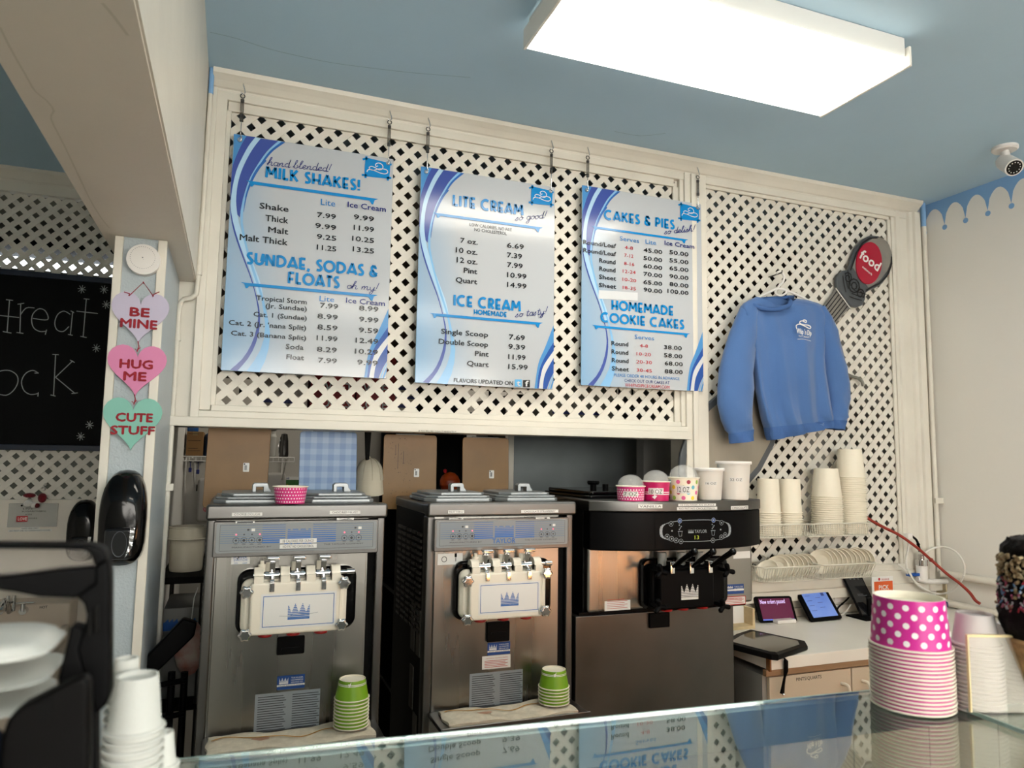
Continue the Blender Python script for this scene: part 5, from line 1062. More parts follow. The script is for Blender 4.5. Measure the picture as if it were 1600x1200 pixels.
quadY(m, a.x, b.x + .028, a.z, b.z - .014, 1.5868, 3); text(m, 'ECOLAB', (a.x + .004, 1.587, b.z - .010), (a.x + .055, 1.587, b.z - .010), .011, 4, .02, off=(0, -.0006, 0)); text(m, 'Sanitizing', (a.x + .005, 1.586, a.z + .016), (a.x + .050, 1.586, a.z + .016), .010, 5, off=(0, -.0006, 0)); text(m, "Wash 'n Walk", (a.x + .005, 1.586, a.z + .003), (a.x + .065, 1.586, a.z + .003), .010, 5, off=(0, -.0006, 0)); t.part('sign_card', m, [M['ink'], M['redink'], M['white'], mat('green print', '#2f6b2a', .5), M['navy'], mat('yellow print', '#b8b23a', .5)])
# keys, cable and hooks under the shelf
t = Thing('key_rack', (-.19, 1.59, 1.62), 'small rack with hanging keys under the left end of the shelf', 'key rack'); t.part('rail', MB().box(-.245 + .05, -.12, 1.585, 1.599, 1.655, 1.665), M['black'])
for k, (x, l) in enumerate(((-.185, .03), (-.165, .05), (-.145, .04))): t.part('key', MB().cyl((x, 1.58, 1.655), (x, 1.58, 1.655 - l), .002, n=6).rbox(x - .008, x + .008, 1.578, 1.584, 1.655 - l - .025, 1.655 - l, .004), M['wplast2'] if k % 2 else M['navy'])
t = Thing('coiled_cable', (-.02, 1.585, 1.61), 'black coiled cable on a hook below the yellow green carton', 'cable'); t.part('coil', MB().tube([(-.028 + .018 * math.cos(a), 1.58 - .002 * a / 6, 1.612 + .055 * math.sin(a)) for a in [k * .35 for k in range(54)]], .0032, 6), M['black']); t.part('hook', MB().cyl((-.028, 1.6, 1.672), (-.028, 1.56, 1.672), .003), M['steel2'])
# white tub behind the first machine and a cart below it
c = onY(292, 855, .22); t = Thing('plastic_tub', (c.x, .22, 1.265), 'round white plastic tub with ribbed rim left of the first machine', 'tub'); r = .062; zz = 1.265; hh = onY(292, 822, .22).z - zz
m = MB().lathe([(.001, 0), (r * .9, 0), (r * .94, .01), (r, hh - .045), (r + .004, hh - .045), (r + .004, hh - .005), (r + .006, hh - .003), (r + .006, hh), (r - .004, hh), (r - .006, .01), (.001, .01)], (c.x, .22, zz), 30)
t.part('tub_wall', m, mat('cream tub plastic', '#c3bca9', .4)); m = MB()
for k in range(30): a = 2 * PI * k / 30; m.box(-.0012, .0012, -(r + .008), -(r + .003), hh - .045, hh - .006); m2 = m
t.part('rim_rib', MB().tube([(c.x + (r + .006) * math.cos(2 * PI * k / 30), .22 + (r + .006) * math.sin(2 * PI * k / 30), zz + hh - .045) for k in range(30)], .0028, 6, closed=True), mat('cream tub plastic', '#c3bca9', .4))
t = Thing('utility_cart', (-.12, .25, 0), 'dark utility cart standing left of the first machine', 'cart'); t.part('top_tray', MB().box(-.19, -.036, .06, .60, 1.24, 1.264), M['blackm'], bevel=.004)
t.part('shelf', MB().box(-.19, -.036, .06, .60, .80, .82), M['blackm'], bevel=.004); t.part('shelf', MB().box(-.19, -.036, .06, .60, .30, .32), M['blackm'], bevel=.004)
for x in (-.18, -.045):
    for y in (.07, .59): t.part('leg', MB().cyl((x, y, 0.0), (x, y, 1.24), .009, n=8), M['steeld'])
t = Thing('storage_box', (-.10, .3, .82), 'grey carton with a blue jagged stripe on the dark cart', 'box'); t.part('carton', MB().box(-.175, -.05, .15, .45, .8205, 1.14), mat('grey carton', '#8c8c88', .7), bevel=.003); m = MB(); quadY(m, -.174, -.06, 1.06, 1.09, .149, 0)
for k in range(7): m.add([(-.17 + k * .015, .149, 1.09), (-.155 + k * .015, .149, 1.09), (-.158 + k * .015, .149, 1.102)], [(0, 1, 2)], 0)
t.part('blue_stripe', m, mat('bright blue print', '#1f5fae', .5))
# chair-like black frame leaning between post and machine
t = Thing('folding_frame', (-.11, -.30, 0), 'black folding frame leaning between the post and the first machine', 'frame')
A, B = onY(213, 1055, -.50), onY(302, 985, -.30); t.part('slanted_bar', MB().prism([(A.x - .02, A.z - .03), (A.x + .01, A.z + .01), (B.x - .03, B.z + .045), (B.x + .01, B.z + .03), (B.x + .005, B.z - .01), (A.x + .03, A.z - .05)], -.34, -.30), M['black'], bevel=.006)
for px0, px1, y in ((240, 232, -.32), (268, 262, -.28), (288, 280, -.24)): a, b = onY(px0, 1060, y), onY(px1, 1200, y); t.part('leg', MB().tube([(a.x, y, a.z + .02), (b.x, y, 0.0)], .011, 8), M['black'])
for z in (1.00, .90): t.part('cross_bar', MB().tube([(-.16, -.32, z), (-.07, -.28, z)], .009, 8), M['black'])
t.part('foot', MB().box(-.17, -.05, -.40, -.20, 0, .02), M['black'])
a = onY(236, 1048, -.345); t.part('rivet', MB().sphere((a.x, -.345, a.z), .005, 8), M['chrome'])
t = Thing('plastic_bag', (-.07, -.05, .9), 'red and white printed bag beside the first machine', 'bag'); m = MB().sphere((-.075, .0, 1.03), .05, 14, sy=.6, sz=1.9); t.part('bag_body', m, mat('red white printed bag', '#9c3026', .4, col2='#b8aea0', vs=14)); t.part('hanging_loop', MB().tube([(-.075, 0, 1.12), (-.07, 0, 1.2), (-.06, 0, 1.235)], .002, 5), M['white'])
# steel cabinet behind the third machine
t = Thing('steel_cabinet', (1.9, .8, 0), 'tall grey stainless cabinet behind the third machine', 'cabinet'); a, b = onY(803, 690, .8), onY(1033, 690, .8); t.part('door', MB().box(a.x, b.x, .80, .83, .1, 2.0), mat('grey galvanised door', '#7d8588', .5, .1, var=.15, vs=4), bevel=.004); t.part('body', MB().box(a.x, b.x + .1, .83, 1.45, .06, 2.05), M['steeld'])
t.part('door_edge', MB().box(a.x - .035, a.x - .002, .79, .84, .08, 2.05), M['paint'], bevel=.003); t.part('door_edge', MB().box(b.x + .002, b.x + .03, .79, .84, .08, 2.05), mat('grey edge', '#9a9a98', .5), bevel=.003)
t.part('feet', MB().box(a.x, b.x, .86, 1.4, 0, .06), M['black'])
a, b = onY(1046, 700, .5), onY(1070, 700, .5); struct('wall_return', MB().box(a.x, 2.02, .45, .52, 0, ZC), mat('grey return wall', '#8c8c8a', .6))
# tall dark shelf unit with goods in the gap
t = Thing('shelving_unit', (1.0, 1.1, 0), 'dark shelving unit in the gap between two clipboards', 'shelves')
for x in (.86, 1.36): t.part('upright', MB().box(x - .012, x + .012, .95, .98, 0, 2.6).box(x - .012, x + .012, 1.45, 1.48, 0, 2.6), M['black'])
for z in (.5, 1.0, 1.50, 1.95, 2.35): t.part('shelf', MB().box(.86, 1.36, .95, 1.48, z - .02, z), M['black'])
t.part('back_sheet', MB().box(.86, 1.36, 1.485, 1.495, 0, 2.6), M['blackm'])
t = Thing('snack_bag', (1.17, 1.1, 1.50), 'orange crinkled bag on the dark shelves', 'bag'); t.part('bag_body', MB().sphere((1.17, 1.10, 1.562), .06, 14, sy=.6, sz=1.0), mat('orange foil bag', '#c2531b', .3, col2='#8b2f12', vs=20, bump=.6, bs=30)); t.part('red_tag', MB().sphere((1.13, 1.06, 1.628), .012, 8), M['redink'])
# boxes stacked high behind the lattices, seen through the holes
redb = mat('red printed carton', '#a3201f', .5, var=.1, vs=5); whb = mat('white carton', '#b9b2a6', .6, var=.08, vs=4); brb = mat('old brown carton', '#6b5128', .8, var=.25, vs=5)
t = Thing('high_shelf', (1.2, .6, 1.86), 'deep storage shelf high up behind the lattice wall', 'shelf'); t.part('board', MB().box(.0, 1.92, .35, .78, 1.84, 1.862), M['dark'])
for x in (.05, .95, 1.85): t.part('hanger_rod', MB().cyl((x, .40, 1.85), (x, .40, ZC), .006, n=8).cyl((x, .75, 1.85), (x, .75, ZC), .006, n=8), M['dark'])
for nm, x0, x1, z0, z1, mt, lab in (('red', .33, .52, 1.8625, 2.10, redb, 'red carton with white print seen through the holes under the MILK SHAKES board'), ('red2', .525, .70, 1.8625, 2.16, redb, 'second red carton seen through the holes left of the LITE CREAM board'), ('w', .12, .32, 1.8625, 2.06, whb, 'white carton glimpsed through the lattice left of the red carton'), ('s', .705, .80, 1.8625, 2.04, whb, 'white and blue striped carton seen through the lattice under the LITE CREAM board'), ('d', 1.45, 1.80, 1.8625, 2.08, mat('pale grey carton', '#8e8a7e', .6), 'pale grey carton seen through the lattice under the CAKES & PIES board')):
    t = Thing('stored_carton', ((x0 + x1) / 2, .5, z0), lab, 'box', 'cartons stored behind the lattice'); t.part('carton', MB().box(x0, x1, .38, .70, z0, z1), mt, bevel=.003); m = MB()
    if nm.startswith('red'):
        text(m, 'SWEET', (x0 + .01, .379, z0 + .12), (x1 - .01, .379, z0 + .12), .04, 0, .03); text(m, 'CONES', (x0 + .01, .379, z0 + .05), (x1 - .02, .379, z0 + .05), .04, 0, .03)
    elif nm == 's':
        for k in range(4): quadY(m, x0, x1, z0 + .02 + k * .04, z0 + .035 + k * .04, .379, 1)
    else: quadY(m, x0 + .02, x1 - .05, z0 + .06, z0 + .075, .379, 1)
    t.part('print', m, [M['white'], M['navy']])
t = Thing('high_shelf', (2.7, .6, 2.1), 'second storage shelf high up behind the right lattice', 'shelf'); t.part('board', MB().box(2.1, 3.4, .35, .80, 2.04, 2.062), M['dark'])
for x in (2.15, 3.35): t.part('hanger_rod', MB().cyl((x, .360, 2.05), (x, .360, ZC), .006, n=8).cyl((x, .785, 2.05), (x, .785, ZC), .006, n=8), M['dark'])
for i, (x0, x1, z1, ww) in enumerate(((2.14, 2.44, 2.42, 'left of the blue sweatshirt'), (2.45, 2.66, 2.48, 'above the white hanger'), (2.70, 3.00, 2.36, 'right of the blue sweatshirt'))):
    t = Thing('stored_carton', ((x0 + x1) / 2, .5, 2.0625), 'old brown carton seen through the right lattice, %s' % ww, 'box', 'cartons stored behind the lattice'); t.part('carton', MB().box(x0, x1, .38, .72, 2.0625, z1), brb, bevel=.003); t.part('tape', MB().box(x0 - .0005, x1 + .0005, .3795, .381, z1 - .06, z1 - .03), mat('brown tape', '#8d7448', .35))
struct('shade_panel_rear', MB().box(2.45, 3.5, .96, 1.02, 0, ZC), mat('dark brown painted shade', '#2b251d', .8))  # added dark sheet, paints the shade behind the right lattice holes
struct('shade_panel_loft', MB().box(-.2, 2.06, .80, .83, 2.06, ZC), mat('brown painted loft shade', '#6b5f4e', .8))  # added brown sheet, paints the upper left lattice holes darker as shade
# ================================================================ LEFT SIDE: blackboard, hearts, dispensers, sink
YB = 1.365
a, b, c, d = onY(0, 432, YB), onY(177, 441, YB), onY(0, 690, YB), onY(155, 700, YB); zt, zb, xr = (a.z + b.z) / 2, (c.z + d.z) / 2, b.x + .10; xl = -1.75
t = Thing('blackboard', ((xl + xr) / 2, YB, zb), 'large blackboard with chalk lettering on the alcove lattice', 'blackboard')
t.part('board', MB().box(xl, xr, YB, YB + .012, zb, zt), mat('black chalkboard', '#050607', .6, var=.3, vs=3, spec=.12)); fm = mat('dark navy frame', '#0f1c30', .4)
for q in ((xl - .02, xr + .02, zt, zt + .028), (xl - .02, xr + .02, zb - .028, zb)): t.part('frame_rail', MB().box(q[0], q[1], YB - .010, YB + .014, q[2], q[3]), fm, bevel=.003)
for q in ((xl - .022, xl), (xr, xr + .022)): t.part('frame_rail', MB().box(q[0], q[1], YB - .010, YB + .014, zb, zt), fm, bevel=.003)
m = MB(); z2 = lambda p: (p[0] / 4, 260 + p[1] / 4); z3 = lambda p: (p[0] / 4, 540 + p[1] / 4)
def chalk(pts, f=None, sm=True, w_=.0042):
    P = [onY(*(f(p) if f else p), YB) for p in pts]; stroke(m, smooth(P, 4) if sm and len(P) > 2 else P, w_, 0, d=.0012)
CK = mat('grey chalk', '#9ba19f', .9)
G2 = [[(60, 835), (45, 1035)], [(38, 833), (82, 838)], [(18, 1032), (72, 1042)], [(-60, 925), (120, 945)], [(130, 860), (125, 1040)], [(110, 862), (152, 855)], [(103, 1038), (147, 1044)], [(130, 925), (165, 885), (216, 885)],
 [(205, 950), (298, 958), (285, 905), (245, 890), (208, 920), (198, 965), (212, 1010), (250, 1032), (287, 1030)], [(292, 1020), (283, 1052)], [(440, 925), (400, 905), (362, 925), (343, 975), (355, 1020), (395, 1032), (432, 1000)], [(455, 905), (440, 1052)], [(442, 903), (463, 915)], [(425, 1050), (455, 1056)],
 [(540, 828), (520, 1066)], [(523, 827), (560, 831)], [(502, 1062), (542, 1070)], [(478, 905), (612, 920)]]
G3 = [[(-40, 190), (0, 160), (60, 156), (105, 185), (112, 230), (85, 280), (40, 310), (-20, 300)], [(240, 172), (205, 155), (160, 175), (135, 225), (150, 280), (190, 305), (238, 300)], [(240, 292), (237, 318)], [(216, 172), (243, 172)], [(348, 55), (335, 312)], [(328, 55), (368, 57)], [(316, 308), (348, 316)], [(455, 95), (345, 200)], [(438, 90), (467, 106)], [(350, 200), (470, 300)], [(447, 300), (487, 295)]]
for G_, f_, cuts in ((G2, z2, (0, 4, 8, 10, 14, 18)), (G3, z3, (0, 1, 4, 11))):
    for c0_, c1_ in zip(cuts[:-1], cuts[1:]):
        m = MB()
        for pts in G_[c0_:c1_]: chalk(pts, f_)
        t.part('chalk_letter', m, CK)
for (x, y) in ((128, 452), (162.5, 452.5), (166, 476), (150.5, 544), (140, 664), (126, 682)):
    m = MB()
    for k in range(4):
        an = k * PI / 4 + .2; r = 6.6; chalk([(x - r * math.cos(an), y - r * math.sin(an)), (x + r * math.cos(an), y + r * math.sin(an))], None, False, .003)
    t.part('chalk_snowflake', m, CK)
# hearts
YP = -.559
def heart_pts(n=40):
    o = []
    for k in range(n):
        a = 2 * PI * k / n; x = 16 * math.sin(a) ** 3; y = 13 * math.cos(a) - 5 * math.cos(2 * a) - 2 * math.cos(3 * a) - math.cos(4 * a); o.append((x / 32, (y + 2.5) / 29))
    return o
gl = mat('red glitter letters', '#9c1526', .5, var=.5, vs=500, bump=.8, bs=900)
for i, (x0, x1, y0, y1, colr, cn, l1, l2) in enumerate(((173, 264, 458, 537, '#b7b1c6', 'lavender', ('BE', 203, 233, 494, 14), ('MINE', 188, 245, 512, 14)), (167, 260, 540, 620, '#cd7ba4', 'pink', ('HUG', 187, 238, 575, 14), ('ME', 193, 228, 594, 14)), (160, 253, 622, 704.5, '#79b5a6', 'mint green', ('CUTE', 181, 238, 658, 13.5), ('STUFF', 173, 241, 678, 13.5)))):
    a, b = onY(x0, (y0 + y1) / 2, YP), onY(x1, (y0 + y1) / 2, YP); zt_, zb_ = onY((x0 + x1) / 2, y0, YP).z, onY((x0 + x1) / 2, y1, YP).z; cx, w_ = (a.x + b.x) / 2, b.x - a.x; H_ = zt_ - zb_
    t = Thing('heart_sign', (cx, YP - .004, zb_), '%s wooden heart reading %s %s, hanging on the post' % (cn, l1[0], l2[0]), 'heart sign', 'three hearts hanging on the post')
    hp = heart_pts(); ys = [p[1] for p in hp]; lo, hi = min(ys), max(ys)
    P = [(cx + x * w_, zb_ + (y - lo) / (hi - lo) * H_) for x, y in hp]; P.reverse()
    t.part('heart_board', MB().prism(P, YP - .008, YP - .002), mat('%s paint' % cn, colr, .5, bump=.2, bs=60), bevel=.001); m = MB()
    for s_, xa, xb, yy, h in (l1, l2): ptext(m, s_, (xa, yy), (xb, yy + 1.2), h, YP - .008, 0, .065, d=.0012)
    t.part('letters', m, gl); m = MB(); rs_ = mat('red string', '#8e1626', .8)
    if i == 0:
        p = [onY(*q, YP - .012) for q in ((202, 462), (224, 441), (239, 462))]; m.tube(p, .0013, 6); m.tube([onY(*q, YP - .012) for q in ((194, 456), (203, 459), (201, 462))], .0013, 6).tube([onY(*q, YP - .012) for q in ((249, 456), (240, 460), (239, 464))], .0013, 6)
        m.cyl((p[1].x, YP - .014, p[1].z), (p[1].x, YP + .004, p[1].z), .0015)
    else:
        q0 = ((215.5, 533), (214, 550)) if i == 1 else ((210, 616), (209, 632)); m.tube([onY(q0[0][0], q0[0][1], YP - .011), onY((q0[0][0] + q0[1][0]) / 2 + 2, (q0[0][1] + q0[1][1]) / 2, YP - .012), onY(*q0[1], YP - .011)], .0014, 6); m.tube([onY(q0[1][0] - 3, q0[1][1] - 5, YP - .011), onY(q0[1][0], q0[1][1] - 2, YP - .012), onY(q0[1][0] + 5, q0[1][1] - 7, YP - .011)], .0012, 6)
    t.part('red_string', m, rs_)
# round detector
a = onY(225, 407, YP); r = (onY(225, 384, YP).z - onY(225, 431, YP).z) / 2
t = Thing('smoke_detector', (a.x, YP, a.z), 'round white smoke detector at the top of the post', 'detector'); t.part('housing', MB().lathe([(.001, -.034), (r * .62, -.034), (r * .80, -.031), (r * .84, -.026), (r, -.014), (r, .014), (.001, .014)], (a.x, YP, a.z), 32, axis='y'), M['wplast2'])
m = MB()
for k in range(36): an = 2 * PI * k / 36; discY(m, a.x + r * .72 * math.cos(an), a.z + r * .72 * math.sin(an), .0010, YP - .0338, 0, 5)
discY(m, a.x, a.z, .0018, YP - .0346, 0, 8); t.part('vent_dots', m, M['inkg'])
# dispensers (black, glossy)
def dispenser(x0, x1, y0, y1, Y, label, out):
    a, b = onY(x0, (y0 + y1) / 2, Y), onY(x1, (y0 + y1) / 2, Y); zt_, zb_ = onY((x0 + x1) / 2, y0, Y).z, onY((x0 + x1) / 2, y1, Y).z; w_ = b.x - a.x; cx = (a.x + b.x) / 2; H_ = zt_ - zb_
    t = Thing('hand_dispenser', (cx, out, zb_), label, 'dispenser', 'black glossy hand dispensers'); D = out - Y
    def sec(f, g, y, zlo, zhi, n=28):
        o = []
        for k in range(n):
            an = 2 * PI * k / n; cxx, s = math.cos(an), math.sin(an); rr = .5
            x = cx + w_ / 2 * f * math.copysign(abs(cxx) ** .75, cxx); z = (zlo + zhi) / 2 + (zhi - zlo) / 2 * math.copysign(abs(s) ** (.85 if s > 0 else .45), s); o.append((x, y, z))
        return o
    L = [sec(.96, 1, out, zb_ + .01, zt_), sec(1, 1, out - .02, zb_, zt_), sec(.98, 1, Y + D * .35, zb_ + .005, zt_ - .01), sec(.86, 1, Y + .006, zb_ + .03, zt_ - .05), sec(.6, 1, Y, zb_ + .06, zt_ - .09)]
    n = 28; m = MB().add(sum(L, []), [(i * n + k, i * n + (k + 1) % n, (i + 1) * n + (k + 1) % n, (i + 1) * n + k) for i in range(4) for k in range(n)] + [tuple(range(4 * n, 5 * n))], 0, True)
    t.part('cover', m, M['blackg'])
    t.part('recess', MB().rbox(cx - w_ * .30, cx + w_ * .30, Y - .012, Y + .01, zb_ + H_ * .10, zb_ + H_ * .42, .012), mat('dark clear smoked plastic', '#15171a', .15), bevel=.003)
    t.part('push_oval', MB().lathe([(.001, -.008), (.6, -.006), (1, 0)], (0, 0, 0), 24, axis='y').xf(Matrix.Translation((cx + w_ * .03, Y - .013, zb_ + H_ * .26)) @ Matrix.Diagonal((w_ * .16, 1, H_ * .13, 1))), mat('dark grey push pad', '#474b50', .4))
    t.part('chrome_flash', MB().prism([(cx + w_ * .16, zb_ + H_ * .12), (cx + w_ * .30, zb_ + H_ * .22), (cx + w_ * .34, zb_ + H_ * .42), (cx + w_ * .24, zb_ + H_ * .42), (cx + w_ * .23, zb_ + H_ * .25)], Y - .016, Y - .010), mat('marbled chrome foil', '#9a9c9e', .15, .9, bump=1, bs=120))
dispenser(149, 225, 735, 890, -.66, 'large glossy black hand dispenser mounted on the front of the post', -.5572)
dispenser(101, 152, 782, 880, 1.30, 'smaller glossy black hand dispenser on the alcove wall', 1.384)
# acrylic notice with a red glitter ornament
YN = 1.383
def PY(x, y, Y=YN): return onY(x, y, Y)
a, b = PY(11, 824), PY(92, 786); t = Thing('acrylic_notice', ((a.x + b.x) / 2, YN, a.z), 'clear acrylic notice on the alcove wall beside the small dispenser', 'sign')
t.part('acrylic_sheet', MB().rbox(a.x, b.x, YN - .004, YN, a.z, b.z, .004), mat('clear acrylic', '#d4d4d0', .1, alpha=.45)); m = MB()
for s_, x0_, x1_, y_ in (('LOVE', 27, 43, 812.5),): q, r_ = PY(26, 815), PY(44, 806); m.box(q.x, r_.x, YN - .008, YN - .0045, q.z, r_.z, 1); ptext(m, s_, (28, 813), (42, 813), 5, YN - .008, 2, .02)
for s_, x0_, x1_, y_ in (('LIVE', 36, 52, 796), ('SUGARFREE', 34, 66, 800), ('COFFEE', 62, 72, 800), ('KISS', 40, 50, 805), ('MORE', 45, 58, 811)): ptext(m, s_, (x0_, y_), (x1_, y_), 2.4, YN - .0045, 0)
t.part('print', m, [M['ink'], M['redink'], M['white']])
for s_, x0_, x1_, y_ in (('CLEAN SHAKE STATION AFTER EACH SHIFT', 14, 80, 822.5), ('HAND SINK ONLY', 34, 60, 826.5), ('DO NOT USE TO CLEAN UNIT TOWEL', 15, 79, 830)):
    q, r_ = PY(x0_ - 2, y_ + 1), PY(x1_ + 2, y_ - 3.2); m = MB().box(q.x, r_.x, YN - .0012, YN + .001, q.z, r_.z, 1); ptext(m, s_, (x0_, y_), (x1_, y_), 2.1, YN - .0012, 0, d=.0006); t.part('tape_label', m, [M['ink'], M['white']])
t = Thing('glitter_ornament', (PY(52, 795).x, YN - .02, PY(52, 798).z), 'red glitter snowman ornament with a hat hanging over the acrylic notice', 'ornament'); rg = mat('red glitter', '#7a1020', .4, var=.6, vs=300, bump=1, bs=500)
p = PY(45, 787, YN - .03); t.part('body', MB().sphere(p, .018, 12, sx=1.3).sphere(PY(53, 789, YN - .03), .016, 12), M['wplast2']); t.part('hat', MB().sphere(PY(46, 774, YN - .03), .020, 12, sx=1.4, sz=.6).sphere(PY(66, 778, YN - .03), .022, 12, sx=.9, sz=1.1).sphere(PY(58, 790, YN - .035), .012, 10), rg)
t.part('pompom', MB().sphere(PY(68, 764, YN - .03), .010, 10).sphere(PY(71, 757, YN - .03), .007, 10), mat('white glitter', '#c9c4bd', .5)); t.part('nose', MB().sphere(PY(34, 790, YN - .04), .005, 8), M['black']); t.part('pin', MB().cyl((p.x, YN, p.z), (p.x, YN - .03, p.z), .002), M['steel2'])
# hand sink
a, b = onY(-60, 975, 1.15), onY(108, 944, 1.15); t = Thing('hand_sink', ((a.x + b.x) / 2, 1.2, b.z - .30), 'cream hand sink with chrome taps in the alcove', 'sink'); sk = mat('cream enamel sink', '#cdbfae', .3)
t.part('splashback', MB().box(a.x, b.x, 1.20, 1.383, b.z - .16, b.z), sk, bevel=.012); t.part('basin', MB().box(a.x, b.x, .88, 1.36, b.z - .30, b.z - .16).box(a.x, a.x + .03, .88, 1.2, b.z - .17, b.z - .10).box(b.x - .03, b.x, .88, 1.2, b.z - .17, b.z - .10).box(a.x, b.x, .88, .91, b.z - .17, b.z - .10), sk, bevel=.01)
for px, s_ in ((0, 1), (36, 1)):
    p = onY(px, 955, 1.17); t.part('tap_handle', MB().cyl((p.x, 1.2, p.z), (p.x, 1.16, p.z), .016, n=12).cyl((p.x, 1.165, p.z), (p.x, 1.165, p.z + .035), .010, n=10).box(p.x - .03, p.x + .045, 1.155, 1.172, p.z + .034, p.z + .042), M['chrome'], bevel=.002)
p = onY(16, 955, 1.17); t.part('spout', MB().tube([(p.x, 1.19, p.z), (p.x, 1.15, p.z), (p.x, 1.12, p.z + .05), (p.x, 1.06, p.z + .07), (p.x, 1.02, p.z + .03)], .010, 10).cyl((p.x - .012, 1.17, p.z), (p.x - .012, 1.17, p.z + .07), .007).cyl((p.x + .012, 1.17, p.z), (p.x + .012, 1.17, p.z + .07), .007), M['chrome'])
m = MB(); ptext(m, 'HOT', (62, 950.5), (74, 950.5), 4, 1.199, 0, .02); t.part('hot_lettering', m, M['ink']); t.part('pedestal', MB().box(a.x + .1, b.x - .1, 1.05, 1.37, 0, b.z - .30), sk)
# ================================================================ RIGHT SIDE: utensil sign, sweatshirt
YU = -.012
hd, bw = onY(1357, 412, YU), onY(1156, 668, YU); ax = (hd - bw); LN = ax.length; ax.normalize(); pv_ = Vector((ax.z, 0, -ax.x))
def ut(s_, q): p = bw + ax * (s_ * LN) + pv_ * q; return (p.x, p.z)
t = Thing('utensil_sign', (bw.x, YU, bw.z - .2), 'giant grey serving spoon sign with a red oval, mounted diagonally behind the sweatshirt', 'wall sign')
up = mat('weathered grey utensil paint', '#8b867c', .35, col2='#6c6c6c', vs=7, stretch=(1, 1, 1)); dk = mat('charcoal outline paint', '#4a4e52', .4)
def outl(prof, k=1.0): return [ut(s_, q * k) for s_, q in prof] + [ut(s_, -q * k) for s_, q in reversed(prof)]
bowl = [(-.36, .03), (-.33, .10), (-.27, .16), (-.18, .205), (-.06, .215), (.06, .19), (.16, .13), (.22, .07)]
t.part('spoon_bowl_rim', MB().prism(outl(bowl)[::-1], YU - .018, YU), dk, bevel=.006)
inn = [(s_ * .90 - .008, q * .85) for s_, q in bowl]; t.part('spoon_bowl', MB().prism(outl(inn)[::-1], YU - .020, YU - .017), mat('brushed taupe bowl paint', '#7d766a', .35, .2, col2='#9a9284', vs=5, stretch=(1, 1, .4), bump=.2))
neck = [(.18, .09), (.26, .055), (.34, .04), (.55, .045), (.74, .060), (.80, .072), (.83, .085)]
t.part('handle_shaft', MB().prism(outl(neck)[::-1], YU - .015, YU), up, bevel=.004)
m = MB()
for q in (-.048, -.03, -.012, .006, .024, .042):
    P = [ut(s_, q * (.8 + (s_ - .3) * .6)) for s_ in (.28, .4, .5, .6, .7, .79)]; stroke(m, [(x, YU - .0155, z) for x, z in P], .006, 0, d=.0012)
t.part('shaft_grooves', m, M['ink'])
col_ = [(.79, .09), (.82, .108), (.85, .10), (.875, .08), (.90, .088), (.93, .105), (.98, .122), (1.04, .122), (1.09, .10), (1.12, .065), (1.135, .02)]
t.part('handle_head', MB().prism(outl([(.77, .06)] + col_)[::-1], YU - .022, YU), dk, bevel=.006)
t.part('head_field', MB().prism(outl([(s_, q * .8) for s_, q in col_[4:]])[::-1], YU - .024, YU - .021), up)
m = MB()
for sg in (-1, 1):
    stroke(m, [(x, YU - .0245, z) for x, z in [ut(s_, sg * q) for s_, q in ((.88, .07), (.92, .085), (.96, .105), (1.02, .113), (1.07, .098), (1.105, .065))]], .008, 0, d=.0012)
    stroke(m, [(x, YU - .0245, z) for x, z in [ut(.845 + .026 * math.sin(k * .8) * (1 - k / 16), sg * (.055 + .028 * math.cos(k * .8) * (1 - k / 16))) for k in range(12)]], .006, 0, d=.0012)
    for k in range(3): stroke(m, [(x, YU - .0245, z) for x, z in [ut(.79 + .02 * k, sg * .015), ut(.805 + .02 * k, sg * .045), ut(.83 + .02 * k, sg * .085)]], .005, 0, d=.0012)
stroke(m, [(x, YU - .0245, z) for x, z in [ut(.845 + .03 * math.sin(k * .6), .035 * math.cos(k * .6)) for k in range(12)]], .007, 0, d=.0012)
stroke(m, [(x, YU - .0245, z) for x, z in [ut(.845 + .016 * math.sin(k * .9), .018 * math.cos(k * .9)) for k in range(8)]], .006, 0, d=.0012)
t.part('scrollwork', m, M['ink']); t.part('grey_scrollwork', MB().lathe([(.001, -.004), (.045, -.002), (.05, 0)], (ut(.845, 0)[0], YU - .022, ut(.845, 0)[1]), 20, axis='y'), up)
rc = onY(1358, 411, YU - .028); ra, rb_ = .085, .118
P = [(rc.x + ra * math.cos(2 * PI * k / 32) * math.cos(.35) - rb_ * math.sin(2 * PI * k / 32) * math.sin(-.35) * 1, rc.z + ra * math.cos(2 * PI * k / 32) * math.sin(-.35) * 1 + rb_ * math.sin(2 * PI * k / 32) * math.cos(.35)) for k in range(32)]
t.part('red_oval', MB().prism(P[::-1], YU - .030, YU - .022), mat('crimson enamel', '#a3102f', .3), bevel=.002); m = MB()
A, B = onY(1342, 402, YU - .0305), onY(1371, 424, YU - .0305); U = Vector((.55, 0, .83)); text(m, 'food', A, B, .058, 0, .035, up=U); A, B = onY(1347, 418, YU - .0305), onY(1362, 431, YU - .0305); text(m, 'network', A, B, .014, 0, .02, up=U); t.part('lettering', m, M['white'])
p0_, p1_ = ut(.765, -.07), ut(.755, .07); t.part('hanging_wire', MB().tube([(p0_[0], YU - .02, p0_[1]), (p1_[0], YU - .026, p1_[1])], .003, 6), M['wplast2'])
hk = [onY(x, y, YU - .02) for x, y in ((1300, 573), (1316, 581), (1330, 588), (1341, 591), (1347, 596), (1349, 603))]
t = Thing('metal_bracket', (hk[0].x, YU - .02, hk[0].z), 'thin grey metal hook sticking out right of the sweatshirt', 'bracket'); t.part('arm', MB().tube([(hk[0].x - .03, 0.0, hk[0].z + .005)] + [tuple(p) for p in hk], .0085, 10), mat('dull zinc', '#84847f', .4, .7))
